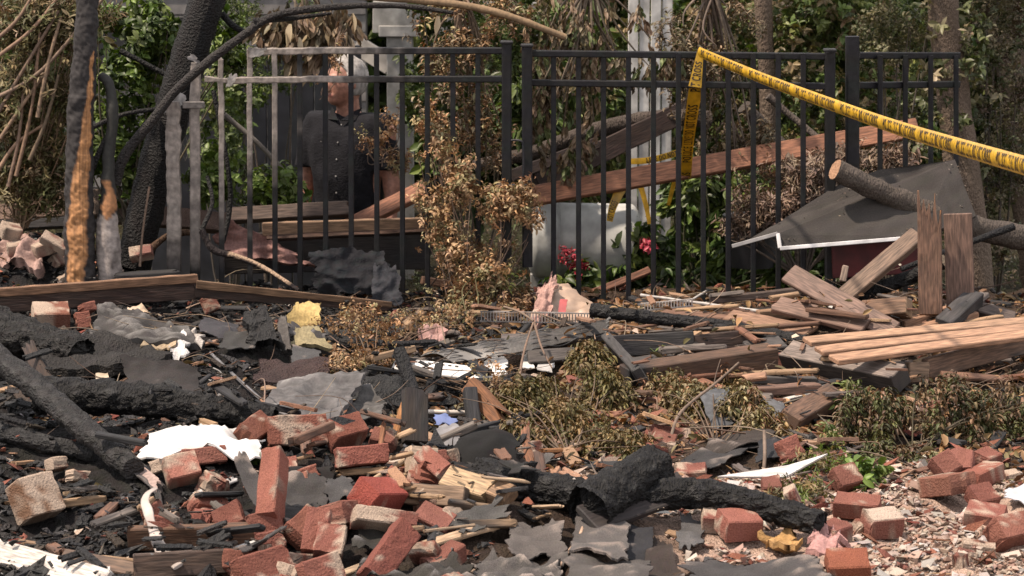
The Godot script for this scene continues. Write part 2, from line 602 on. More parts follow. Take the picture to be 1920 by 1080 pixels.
# One leaf: a folded, curling blade from p along d, drooping.
func leaf(mb: MB, p: Vector3, d: Vector3, len_: float, wid: float, droop: float, col: Color, segs := 3) -> void:
	var up := Vector3.UP + jit(0.5)
	var side := d.cross(up).normalized()
	if side.length() < 0.1: side = Vector3.RIGHT
	var cur := p
	var dir := d.normalized()
	var prev := []
	for i in segs + 1:
		var s := float(i) / segs
		var w := wid * sin(PI * clampf(0.12 + s * 0.86, 0, 1)) * 0.5
		var nn := side.cross(dir).normalized()
		var row := [mb.vert(cur - side * w + nn * w * 0.5, col), mb.vert(cur, col * 0.85), mb.vert(cur + side * w + nn * w * 0.5, col)]
		if i > 0:
			mb.quad(prev[0], prev[1], row[1], row[0]); mb.quad(prev[1], prev[2], row[2], row[1])
		prev = row
		cur += dir * (len_ / segs)
		dir = (dir + Vector3(0, -droop, 0) + jit(0.12)).normalized()

func sprig(kind: String) -> ArrayMesh:      # a twig with leaves, about 12 cm
	var mb := MB.new()
	var n := 9
	var dn := -1.0 if kind == "wilt" or kind == "hang" else 1.0
	var tw := [Vector3.ZERO, Vector3(R(-0.01, 0.01), 0.05 * dn, R(-0.01, 0.01)), Vector3(R(-0.02, 0.02), 0.1 * dn, R(-0.02, 0.02))]
	limb(mb, tw, 0.0022, 0.001, Color(0.55, 0.45, 0.35), {"sides": 3, "rough": 0.0})
	if kind == "wilt": n = 13
	if kind == "fine": n = 16
	for i in n:
		var s := (i + 0.5) / n
		var p := Vector3(R(-0.01, 0.01), 0.1 * s, R(-0.01, 0.01))
		var a := R(0, TAU)
		var out := Vector3(cos(a), R(-0.2, 0.7), sin(a))
		var c := Color(1, 1, 1) * R(0.65, 1.15)
		c.g *= R(0.9, 1.05)
		if kind == "wilt" or kind == "hang": p.y = -p.y
		if kind == "dry": leaf(mb, p, out, R(0.03, 0.05), R(0.011, 0.019), R(0.2, 0.9), c, 3)
		elif kind == "broad": leaf(mb, p, out, R(0.045, 0.08), R(0.026, 0.045), R(0.1, 0.5), c, 3)
		elif kind == "wilt": leaf(mb, p, Vector3(cos(a), R(-0.5, 0.5), sin(a)), R(0.03, 0.062), R(0.009, 0.017), R(0.4, 1.4), c, 4)
		elif kind == "ivy": leaf(mb, p, out, R(0.025, 0.045), R(0.022, 0.036), R(0.2, 0.7), c, 2)
		elif kind == "fine": leaf(mb, p, out, R(0.018, 0.035), R(0.006, 0.011), R(0.0, 0.5), c, 2)
		elif kind == "hang": leaf(mb, p, Vector3(cos(a) * 0.5, -1, sin(a) * 0.5), R(0.05, 0.09), R(0.022, 0.04), R(0.2, 0.8), c, 4)
	return mb.mesh(true)

# Foliage in an ellipsoid: spots thinned by noise so that gaps and clumps form.
func cloud(c: Vector3, r: Vector3, n: int, pal: Array, lo := 0.7, hi := 1.3, gap := -0.05, freq := 2.2, hang := false) -> Array:
	var xf := []
	var cols := []
	var tries := 0
	while xf.size() < n and tries < n * 8:
		tries += 1
		var q := jit(1.0)
		if q.length_squared() > 1.0: continue
		var p := c + q * r
		var k := nz.get_noise_3dv(p * freq * 60.0)
		if k < gap: continue
		var b := Basis.from_euler(Vector3(R(-1.2, 1.2), R(0, TAU), R(-1.2, 1.2)) * (0.45 if hang else 1.0))
		xf.append(Transform3D(b.scaled(Vector3.ONE * R(lo, hi)), p))
		var col: Color = pal[rng.randi() % pal.size()]
		cols.append(vary(col, 0.3))
	return [xf, cols]

# Surface nets of a distance field.
func nets(mb: MB, sdf: Callable, lo: Vector3, hi: Vector3, cell: float, colour: Callable) -> MB:
	var nx := int((hi.x - lo.x) / cell) + 2
	var ny := int((hi.y - lo.y) / cell) + 2
	var nk := int((hi.z - lo.z) / cell) + 2
	var f := PackedFloat32Array()
	f.resize(nx * ny * nk)
	for z in nk:
		for y in ny:
			for x in nx: f[(z * ny + y) * nx + x] = sdf.call(lo + Vector3(x, y, z) * cell)
	var id := PackedInt32Array()
	id.resize(nx * ny * nk)
	id.fill(-1)
	for z in nk - 1:
		for y in ny - 1:
			for x in nx - 1:
				var b := (z * ny + y) * nx + x
				var s := Vector3.ZERO
				var cnt := 0
				var neg := 0
				for q in 8:
					if f[b + (q & 1) + ((q >> 1) & 1) * nx + (q >> 2) * nx * ny] < 0: neg += 1
				if neg == 0 or neg == 8: continue
				for q in 8:
					for ax in 3:
						if q & (1 << ax): continue
						var q2 := q | (1 << ax)
						var fa := f[b + (q & 1) + ((q >> 1) & 1) * nx + (q >> 2) * nx * ny]
						var fb := f[b + (q2 & 1) + ((q2 >> 1) & 1) * nx + (q2 >> 2) * nx * ny]
						if (fa < 0) == (fb < 0): continue
						var t := fa / (fa - fb)
						var pa := Vector3(q & 1, (q >> 1) & 1, q >> 2)
						var pb := Vector3(q2 & 1, (q2 >> 1) & 1, q2 >> 2)
						s += pa.lerp(pb, t); cnt += 1
				var p := lo + (Vector3(x, y, z) + s / cnt) * cell
				id[b] = mb.vert(p, colour.call(p))
	var st := [1, nx, nx * ny]
	for z in range(1, nk - 1):
		for y in range(1, ny - 1):
			for x in range(1, nx - 1):
				var b := (z * ny + y) * nx + x
				for ax in 3:
					var ina := f[b] < 0
					if ina == (f[b + st[ax]] < 0): continue
					var u: int = st[(ax + 1) % 3]
					var w: int = st[(ax + 2) % 3]
					var i0 := id[b]; var i1 := id[b - u]; var i2 := id[b - u - w]; var i3 := id[b - w]
					if i0 < 0 or i1 < 0 or i2 < 0 or i3 < 0: continue
					if ina: mb.quad(i0, i1, i2, i3)
					else: mb.quad(i3, i2, i1, i0)
	return mb

func capsule(p: Vector3, a: Vector3, b: Vector3, ra: float, rb: float) -> float:
	var ab := b - a
	var t := clampf((p - a).dot(ab) / ab.length_squared(), 0, 1)
	return (p - a - ab * t).length() - lerpf(ra, rb, t)

func smin(a: float, b: float, k: float) -> float:
	var h := clampf(0.5 + 0.5 * (b - a) / k, 0, 1)
	return lerpf(b, a, h) - k * h * (1 - h)

func setup() -> void:
	var cam := Camera3D.new()
	cam.name = "camera"
	cam.position = EYE
	cam.rotation_degrees.x = -PITCH
	cam.fov = 2.0 * rad_to_deg(atan(540.0 / LENS))
	cam.near = 0.5
	cam.far = 600.0
	var ca := CameraAttributesPhysical.new()
	ca.frustum_focal_length = 12.0 * LENS / 540.0
	ca.frustum_focus_distance = 11.6
	ca.frustum_near = 0.5
	ca.frustum_far = 600.0
	ca.exposure_aperture = 11.0
	cam.attributes = ca
	add_child(cam)
	var sky_m := ProceduralSkyMaterial.new()
	sky_m.sky_top_color = Color(0.74, 0.735, 0.755)
	sky_m.sky_horizon_color = Color(0.92, 0.885, 0.865)
	sky_m.ground_horizon_color = Color(0.40, 0.38, 0.34)
	sky_m.ground_bottom_color = Color(0.25, 0.22, 0.19)
	sky_m.sky_energy_multiplier = 1.15
	var sky := Sky.new()
	sky.sky_material = sky_m
	var env := Environment.new()
	env.background_mode = Environment.BG_SKY
	env.sky = sky
	env.tonemap_mode = Environment.TONE_MAPPER_LINEAR
	env.tonemap_exposure = 1.82
	env.sdfgi_enabled = true
	env.ssao_enabled = true
	env.ssil_enabled = true
	var we := WorldEnvironment.new()
	we.name = "environment"
	we.environment = env
	add_child(we)
	var sun := DirectionalLight3D.new()
	sun.name = "sun"
	sun.light_energy = 1.3
	sun.light_color = Color(1.0, 0.925, 0.85)
	sun.light_angular_distance = 2.0
	sun.shadow_enabled = true
	add_child(sun)
	sun.look_at_from_position(Vector3(-0.42, 0.85, 0.12) * 30.0, Vector3.ZERO)

# ---------- ground and loose debris ----------
func zone_dust(x: float, z: float) -> float:
	return smoothstep(3.3, 4.15, z + 0.3 * nz.get_noise_2d(x * 200, z * 200)) * smoothstep(0.25, 0.75, x + 0.25 * nz.get_noise_2d(x * 150 + 9, z * 150))

func zone_char(x: float, z: float) -> float:
	return clampf(1.0 - smoothstep(-0.9, 0.5, x + 0.5 * nz.get_noise_2d(x * 90 + 30, z * 90)), 0, 1)

func ground_colour(x: float, z: float) -> Color:
	var n := nf.get_noise_2d(x * 700, z * 700)
	var c := Color(0.075, 0.052, 0.038)
	c = c.lerp(Color(0.03, 0.028, 0.027), zone_char(x, z))
	c = c.lerp(Color(0.60, 0.43, 0.34), zone_dust(x, z))
	c = c.lerp(Color(0.055, 0.05, 0.03), smoothstep(-0.3, -0.9, z))
	if z > 5.5: c = c.lerp(Color(0.2, 0.15, 0.12), smoothstep(5.5, 8.0, z))
	return c * (1.0 + 0.5 * n)

func axis_steps(lo: float, hi: float, step: float, far: float) -> Array:
	var a := []
	var k := 1.0
	var q := lo
	var pre := []
	while q > -far:
		q -= step * k; k *= 1.45; pre.append(q)
	pre.reverse()
	a.append_array(pre)
	q = lo
	while q < hi: a.append(q); q += step
	k = 1.0
	while q < far:
		a.append(q); q += step * k; k *= 1.45
	return a

func make_ground() -> void:
	var xs := axis_steps(-2.7, 2.7, 0.027, 220.0)
	var zs := axis_steps(-1.6, 5.6, 0.027, 220.0)
	var mb := MB.new()
	for z in zs:
		for x in xs: mb.vert(Vector3(x, ground(x, z), z), ground_colour(x, z))
	var W := xs.size()
	for j in zs.size() - 1:
		for i in W - 1:
			var a := j * W + i
			mb.quad(a, a + W, a + W + 1, a + 1)
	var g := single("ground", mb, M.soil, true, "burnt rubble ground sloping to the yard behind the gate", "ground", "", "structure")
	g.set_meta("kind", "structure")

func scatter(called: String, label: String, mesh: ArrayMesh, m: Material, n: int, weight: Callable, pal: Array, lo: float, hi: float, sink := 0.3, flat := 0.6, zr := Vector2(-0.5, 5.5), keep_off := 0.96) -> void:
	var xf := []
	var cols := []
	var tries := 0
	while xf.size() < n and tries < n * 12:
		tries += 1
		var z := R(zr.x, zr.y)
		var half := 0.19 * (14.6 - z)
		var x := R(-half, half)
		if rng.randf() > weight.call(x, z): continue
		var y := ground(x, z)
		if is_taken(x, z):
			if rng.randf() < keep_off: continue
			var high: float = taken[Vector2i(int(floor(x * 28.0)), int(floor(z * 20.0)))]
			if high - y > 0.13: continue
			y = maxf(y, high)
		var s := lo * pow(hi / lo, pow(rng.randf(), 2.2))
		var b := Basis.from_euler(Vector3(R(-flat, flat), R(0, TAU), R(-flat, flat)))
		xf.append(Transform3D(b.scaled(Vector3.ONE * s), Vector3(x, y + s * sink, z)))
		cols.append(vary(pal[rng.randi() % pal.size()], 0.3))
	var o := many(self, called, mesh, m, xf, cols)
	tag(o, label, "debris", "", "stuff")

func clump(x: float, z: float, f: float, thr: float) -> float:
	return 1.0 if nz.get_noise_2d(x * f + 77, z * f) > thr else 0.25

func make_debris() -> void:
	var ca := chip_mesh(0.5, 0.3, 0.4)
	var cb := chip_mesh(0.6, 0.2, 0.35)
	var sliver := chip_mesh(1.0, 0.05, 0.08)
	var flake := chip_mesh(0.6, 0.05, 0.45)
	scatter("charcoal_crumbs", "black charcoal crumbs strewn over the burnt side of the rubble", ca, M.char, 30000, func(x, z): return 0.15 + 0.85 * zone_char(x, z) - zone_dust(x, z) * 0.85, [Color(0.022, 0.022, 0.024), Color(0.06, 0.06, 0.062), Color(0.012, 0.012, 0.013), Color(0.035, 0.03, 0.027)], 0.006, 0.06)
	scatter("ash_flakes", "grey ash flakes lying among the black charcoal crumbs", flake, M.chip, 6500, func(x, z): return zone_char(x, z) * clump(x, z, 140, 0.1), [ASH, Color(0.12, 0.12, 0.125), Color(0.3, 0.29, 0.28)], 0.008, 0.035)
	scatter("mortar_crumbs", "pale pink mortar crumbs covering the open rubble floor", ca, M.chip, 19000, func(x, z): return zone_dust(x, z), [MORTAR, Color(0.66, 0.53, 0.44), Color(0.62, 0.44, 0.35), Color(0.55, 0.34, 0.26), Color(0.72, 0.63, 0.55)], 0.006, 0.042)
	scatter("mortar_flakes", "flat pale plaster flakes lying on the mortar crumbs", flake, M.chip, 2600, func(x, z): return zone_dust(x, z) + 0.02, [Color(0.66, 0.54, 0.45), Color(0.6, 0.42, 0.34), Color(0.72, 0.66, 0.6)], 0.012, 0.07)
	scatter("brick_crumbs", "small red brick crumbs mixed into all of the rubble", cb, M.brick, 3200, func(x, z): return 0.2 + zone_dust(x, z) * 0.1 + smoothstep(2.2, 3.4, z) * 0.3, [BRICK, Color(0.38, 0.16, 0.11), Color(0.24, 0.08, 0.06), MORTAR], 0.015, 0.075)
	scatter("wood_splinters", "short brown and tan wood splinters strewn over the rubble", sliver, M.chip, 2200, func(x, z): return 0.45 - 0.25 * zone_dust(x, z) - 0.2 * zone_char(x, z), [TAN, BROWN, REDWOOD, GREYWOOD, BROWN, CHAR], 0.015, 0.1, 0.3, 0.5)
	scatter("litter_flecks", "pale scraps of paper and plaster scattered on the rubble", flake, M.chip, 900, func(x, z): return 0.6 * clump(x, z, 160, 0.05), [WHITE, Color(0.62, 0.5, 0.42), Color(0.7, 0.62, 0.5)], 0.01, 0.04)
	scatter("tar_chunks", "dark chunks of charred wood heaped between the beams", cb, M.char, 1000, func(x, z): return zone_char(x, z) * smoothstep(0.2, 0.9, z), [Color(0.03, 0.03, 0.032), Color(0.07, 0.068, 0.066)], 0.04, 0.14, 0.15)
	var frag := MB.new()
	bar(frag, Vector3(-0.5, 0, 0), Vector3(0.5, 0, 0), 0.26, 0.09, Vector3.UP, Color.WHITE, {"jag_a": 0.12, "jag_b": 0.2, "rough": 0.01, "chamfer": 0.01, "step": 0.2})
	scatter("board_fragments", "small broken board pieces packed between the larger timbers", frag.mesh(false), M.wood, 2400, func(x, z): return (0.75 - zone_dust(x, z)) * (1.0 - 0.55 * zone_char(x, z)), [TAN, BROWN, REDWOOD, GREYWOOD, DECK, BROWN, CHAR, CHAR], 0.03, 0.17, 0.12, 0.35, Vector2(-0.2, 4.8), 0.75)
	scatter("charred_fragments", "small charred board pieces packed between the black logs", frag.mesh(false), M.char, 3200, func(x, z): return zone_char(x, z) - zone_dust(x, z), [CHAR, Color(0.03, 0.03, 0.03), Color(0.06, 0.055, 0.05), Color(0.1, 0.07, 0.05)], 0.03, 0.15, 0.12, 0.4, Vector2(0.1, 5.2), 0.75)
	var fallen := MB.new()
	leaf(fallen, Vector3(-0.5, 0, 0), Vector3(1, 0.2, 0), 1.0, 0.4, 0.1, Color.WHITE, 3)
	scatter("fallen_leaves", "curled brown dead leaves fallen among the rubble and twigs", fallen.mesh(true), M.dry, 6500, func(x, z): return (1.0 - zone_dust(x, z)) * (0.12 + 0.88 * smoothstep(-0.9, 0.2, x)) * clump(x, z, 120, 0.0) * (1.0 - 0.7 * smoothstep(3.0, 3.6, z)), [Color(0.2, 0.105, 0.045), Color(0.14, 0.075, 0.035), Color(0.26, 0.16, 0.075), Color(0.12, 0.10, 0.045)], 0.03, 0.07, 0.3, 0.9, Vector2(-0.3, 4.2))
	# thin dry twigs, one mesh
	var tw := MB.new()
	for i in 260:
		var z := R(-0.2, 3.6)
		var x := R(-1.9, 2.3)
		if rng.randf() < zone_dust(x, z) * 0.9: continue
		var a := R(0, TAU)
		var L := R(0.1, 0.45)
		var p0 := Vector3(x, ground(x, z) + R(0.0, 0.05), z)
		var p2 := p0 + Vector3(cos(a) * L, R(-0.02, 0.12), sin(a) * L)
		limb(tw, smooth_path([p0, (p0 + p2) / 2 + jit(0.05), p2], 4), R(0.0015, 0.004), 0.001, vary([Color(0.2, 0.14, 0.1), Color(0.12, 0.075, 0.05), Color(0.3, 0.22, 0.15)][rng.randi() % 3], 0.3), {"sides": 4})
	single("fallen_twigs", tw, M.stem, true, "thin dry twigs tangled across the rubble", "twigs", "", "stuff")

# ---------- bricks ----------
func brick(A: Vector3, B: Vector3, label: String, o := {}, group := "") -> void:
	var mb := MB.new()
	var bh := half_height(A, B, o.get("w", 0.098), o.get("t", 0.062), o.get("up", Vector3.UP))
	var ends := settle([A, B], -bh * o.get("rest", 0.75))
	A = ends[0]; B = ends[1]
	var shrink := (B - A) * 0.05
	A += shrink; B -= shrink
	var col: Color = vary(o.get("col", BRICK), 0.22)
	var w: float = o.get("w", 0.098) * 0.86
	var t: float = o.get("t", 0.062)
	var d := {"mortar": o.get("mortar", 0.12) + R(0.0, 0.1), "rough": 0.0026, "chamfer": 0.0045, "step": 0.02, "cols": 5, "soot": o.get("soot", R(0.0, 0.6)), "char_a": o.get("char_a", 0.0), "jag_a": o.get("ja", R(0.0, 0.012)), "jag_b": o.get("jb", R(0.0, 0.02)), "burn": o.get("burn", 0.0)}
	if o.has("top"): d.top = o.top
	bar(mb, A, B, w, t, o.get("up", Vector3.UP), col, d)
	clear_now = group == ""
	single("brick", mb, M.brick, false, label, "brick", group)
	clear_now = false

func brick_px(x0: float, y0: float, x1: float, y1: float, lift0: float, lift1: float, label: String, o := {}) -> void:
	brick(G(x0, y0, lift0), G(x1, y1, lift1), label, o)

func make_bricks() -> void:
	var F := Vector3(0, 0.35, 1)      # broad face towards the street
	# the heap at the front left
	brick(P(492, 812, 3.25), P(620, 806, 3.2), "red brick with a tan mortar patch, behind the upright brick", {"up": F, "w": 0.12, "t": 0.1, "mortar": 0.3})
	brick(P(612, 820, 3.28), P(682, 800, 3.2), "red brick end butting the mortar-patched brick, beside the grey cloth", {"up": Vector3(-0.3, 0.6, 1), "w": 0.10, "t": 0.1, "mortar": 0.02})
	brick(P(455, 822, 3.2), P(500, 790, 3.05), "small red brick corner just beside the white cloth", {"up": F, "mortar": 0.1})
	brick(P(621, 861, 3.4), P(736, 849, 3.35), "clean pink-red brick lying lengthwise under the mortar-patched brick", {"up": Vector3(0, 0.3, 1), "w": 0.078, "t": 0.095, "mortar": 0.0, "col": Color(0.42, 0.17, 0.125)})
	brick(P(505, 985, 3.72), P(517, 842, 3.5), "upright red brick standing on its end in the front heap", {"up": Vector3(-0.25, 0.2, 1), "w": 0.078, "t": 0.1, "mortar": 0.05})
	brick(P(462, 990, 3.8), P(530, 972, 3.75), "squat red brick under the foot of the upright brick", {"up": F, "w": 0.09, "mortar": 0.16})
	brick(P(475, 1020, 3.86), P(540, 1008, 3.84), "brick with white mortar spots under the squat brick", {"up": F, "w": 0.07, "mortar": 0.25})
	brick(P(676, 930, 3.72), P(742, 930, 3.55), "bullnose red brick with a pale rounded end, among splinters", {"up": Vector3(-0.5, 0.5, 1), "w": 0.115, "t": 0.09, "mortar": 0.08, "col": Color(0.36, 0.10, 0.075)})
	brick(P(612, 968, 3.9), P(660, 965, 3.78), "red brick end with pale mortar lip, next to the tan-topped brick", {"up": F, "w": 0.088, "t": 0.12, "mortar": 0.14})
	brick(P(652, 968, 3.86), P(788, 985, 3.8), "brick with a thick tan mortar bed on top, arched over a hollow", {"up": Vector3(0, 0.8, 1), "w": 0.06, "t": 0.09, "mortar": 0.55})
	brick(P(545, 1010, 3.95), P(592, 968, 3.8), "tilted red brick at the base of the tall brick stack", {"up": F, "w": 0.1, "mortar": 0.06})
	brick(P(585, 1045, 4.05), P(600, 950, 3.95), "red brick standing in the stack beside a grey felt scrap", {"up": F, "w": 0.09, "mortar": 0.12})
	brick(P(612, 1050, 4.1), P(625, 985, 4.0), "red brick smeared with pale mortar, low in the stack", {"up": F, "w": 0.105, "mortar": 0.32})
	brick(P(690, 1095, 4.35), P(768, 985, 4.1), "long dark red brick leaning beside the pale lath", {"up": Vector3(0.3, 0.3, 1), "w": 0.1, "mortar": 0.0, "col": Color(0.27, 0.095, 0.075)})
	brick(P(305, 890, 3.55), P(375, 872, 3.5), "sunlit pink brick beneath the white cloth", {"up": Vector3(0.1, 0.7, 1), "w": 0.1, "t": 0.09, "mortar": 0.2, "col": Color(0.5, 0.21, 0.16)})
	brick(P(330, 862, 3.4), P(430, 850, 3.35), "dark red brick shaded under the edge of the white cloth", {"up": F, "w": 0.07, "mortar": 0.05})
	brick(P(400, 985, 3.75), P(460, 955, 3.75), "thin red brick slab beside a torn grey felt sheet", {"up": Vector3(0.2, 0.8, 0.8), "w": 0.1, "t": 0.04, "mortar": 0.1})
	brick(P(440, 1082, 4.35), P(545, 1050, 4.2), "dusty red brick at the bottom edge under the white trim", {"up": F, "w": 0.12, "mortar": 0.12, "soot": 0.3})
	brick(P(560, 1085, 4.3), P(640, 1060, 4.2), "red brick at the bottom edge beneath the brick stack", {"up": F, "w": 0.1, "mortar": 0.14})
	brick(P(780, 955, 3.7), P(850, 990, 3.75), "flat red brick sooted grey, beside the tan-bedded brick", {"up": Vector3(0, 1, 0.6), "w": 0.1, "t": 0.04, "soot": 0.7, "mortar": 0.02})
	brick(P(985, 845, 3.0), P(1008, 842, 2.9), "small pale brick stub beside the split stick", {"up": F, "w": 0.06, "mortar": 0.5})
	brick(P(405, 845, 3.3), P(425, 862, 3.3), "chipped red brick corner poking out by the cloth's torn end", {"up": F, "mortar": 0.15, "w": 0.07})
	brick(P(28, 945, 3.9), P(105, 925, 3.8), "tan mortar-coated stone block in the dark corner hollow", {"up": Vector3(-0.2, 0.3, 1), "w": 0.16, "t": 0.12, "mortar": 0.65, "col": Color(0.4, 0.22, 0.14)})
	brick(P(88, 872, 3.55), P(125, 868, 3.5), "small tan stone lump above the mortar-coated block", {"up": F, "w": 0.05, "mortar": 0.55, "jb": 0.02})
	brick(P(125, 892, 3.65), P(168, 895, 3.6), "pale broken mortar lump under the big yellow-green leaf", {"up": F, "w": 0.045, "mortar": 0.7, "jb": 0.03})
	brick(P(280, 882, 3.5), P(310, 870, 3.5), "pale mortar stone beside the sunlit pink brick", {"up": F, "w": 0.05, "mortar": 0.75, "ja": 0.02})
	# the right side, on the pale mortar floor
	brick(P(1742, 912, 3.15), P(1812, 906, 3.35), "sharp clean brick lying whole before the loose brick pile", {"up": Vector3(0, 1, 0.08), "w": 0.13, "t": 0.07, "mortar": 0.08, "col": Color(0.42, 0.2, 0.15)})
	brick(P(1815, 905, 3.2), P(1868, 880, 3.05), "tilted brick resting on the clean whole brick's neighbour", {"up": Vector3(-0.5, 0.7, 0.5), "mortar": 0.12})
	brick(P(1818, 938, 3.4), P(1866, 928, 3.35), "dark red brick lying below the tilted brick", {"up": Vector3(-0.2, 0.7, 0.6), "w": 0.1, "mortar": 0.02})
	brick(P(1800, 892, 3.0), P(1806, 846, 2.9), "brick standing on end at the back of the loose pile", {"up": Vector3(-0.3, 0.1, 1), "mortar": 0.06})
	brick(P(1752, 885, 2.95), P(1792, 862, 2.9), "dusky brick leaning against the brick standing on end", {"up": Vector3(0, 0.6, 0.8), "mortar": 0.1})
	brick(P(1835, 868, 2.95), P(1868, 855, 2.9), "pink brick at the top of the loose pile", {"up": Vector3(-0.4, 0.8, 0.5), "mortar": 0.15})
	brick(P(1558, 945, 3.5), P(1658, 955, 3.55), "long red brick lying flat, alone behind the mortar-topped brick", {"up": Vector3(0, 1, 0.25), "w": 0.1, "mortar": 0.05})
	brick(P(1618, 985, 3.85), P(1690, 978, 3.8), "brick capped with a thick pale mortar bed", {"up": Vector3(0, 1, 0.3), "w": 0.1, "t": 0.075, "top": Color(0.66, 0.53, 0.43), "mortar": 0.1})
	brick(P(1346, 985, 3.95), P(1424, 983, 3.9), "brick half buried just below the charred log", {"up": Vector3(0, 1, 0.25), "w": 0.12, "t": 0.075, "mortar": 0.12})
	brick(P(1312, 972, 3.8), P(1352, 975, 3.8), "pale mortar-coated brick end tucked under the charred log", {"up": Vector3(0, 1, 0.3), "mortar": 0.5})
	brick(P(1540, 1008, 4.05), P(1588, 990, 3.95), "broken brick at the tip of the charred log", {"up": Vector3(-0.3, 0.8, 0.5), "mortar": 0.15, "jb": 0.03})
	brick(P(1805, 962, 3.55), P(1890, 975, 3.6), "brick with a pale lump on it, below the dark red brick", {"up": Vector3(0, 1, 0.3), "w": 0.11, "mortar": 0.3})
	brick(P(1858, 1005, 4.0), P(1935, 988, 3.9), "big red brick cut off by the picture's edge, on mortar crumbs", {"up": Vector3(-0.3, 0.6, 0.9), "w": 0.1, "t": 0.09, "mortar": 0.03})
	brick(P(1542, 1062, 4.5), P(1636, 1058, 4.5), "orange-red brick under a charred flap at the bottom", {"up": Vector3(0, 1, 0.4), "w": 0.12, "mortar": 0.03, "soot": 0.3, "col": Color(0.4, 0.14, 0.085)})
	brick(P(1262, 888, 3.3), P(1330, 884, 3.3), "pink flat brick between the big charred log and black plastic", {"up": Vector3(0, 1, 0.3), "w": 0.09, "t": 0.045, "mortar": 0.25})
	brick(P(1425, 918, 3.3), P(1470, 915, 3.3), "brick sunk in weeds behind the charred log", {"up": Vector3(0, 1, 0.3), "mortar": 0.12})
	brick(P(1560, 905, 3.15), P(1612, 890, 3.1), "red brick slab leaning in the weeds by the green seedling", {"up": Vector3(-0.2, 0.6, 0.8), "mortar": 0.08})
	brick(P(1460, 850, 2.9), P(1500, 835, 2.85), "brick hidden behind the white triangular sheet", {"up": F, "mortar": 0.1})
	# at the back left by the burnt trunks
	brick(P(55, 592, 1.0), P(135, 590, 0.95), "tan-coated brick under the long dark beam", {"up": Vector3(0, 1, 0.4), "w": 0.13, "t": 0.08, "mortar": 0.5})
	brick(P(138, 605, 0.98), P(172, 600, 0.95), "red brick beside the tan-coated brick under the beam", {"up": F, "w": 0.09, "mortar": 0.1})
	brick(P(148, 580, 0.9), P(178, 575, 0.85), "small red brick stacked on another beneath the beam", {"up": F, "w": 0.05, "mortar": 0.1})
	brick(P(385, 572, 0.55), P(402, 568, 0.5), "lone red brick with a white speck by the gate foot", {"up": F, "w": 0.09, "mortar": 0.1})
	var back := [[10, 470, 60, 462], [60, 475, 110, 455], [20, 500, 70, 505], [85, 520, 130, 530], [75, 440, 130, 470], [0, 430, 40, 438], [240, 480, 290, 470], [60, 555, 120, 545], [0, 540, 50, 545], [95, 495, 150, 480], [130, 450, 160, 500]]
	for b in back:
		brick(P(b[0], b[1], R(-0.15, 0.25)), P(b[2], b[3], R(-0.15, 0.25)), "dusty brick in the tumbled heap beside the split burnt trunk", {"up": jit(0.6) + Vector3(0, 0.8, 0.6), "w": R(0.05, 0.085), "mortar": R(0.25, 0.6), "soot": R(0, 0.4), "col": Color(0.36, 0.19, 0.15)}, "bricks heaped beside the split burnt trunk")


# ---------- boards ----------
func board(called: String, A: Vector3, B: Vector3, w: float, t: float, up: Vector3, col: Color, label: String, o := {}, category := "board", group := "") -> void:
	var mb := MB.new()
	var ends := settle([A, B], -half_height(A, B, w, t, up) * 0.9)
	bar(mb, ends[0], ends[1], w, t, up, vary(col, 0.08), o)
	single(called, mb, M[o.get("mat", "wood")], false, label, category, group)

func log_of(called: String, pts: Array, r0: float, r1: float, label: String, col := CHAR, o := {}, material := "char", category := "charred log", group := "") -> void:
	var mb := MB.new()
	limb(mb, smooth_path(settle(pts, -0.7 * minf(r0, r1) - o.get("lift", 0.0)), o.get("per", 6)), r0, r1, col, o)
	single(called, mb, M[material], true, label, category, group)

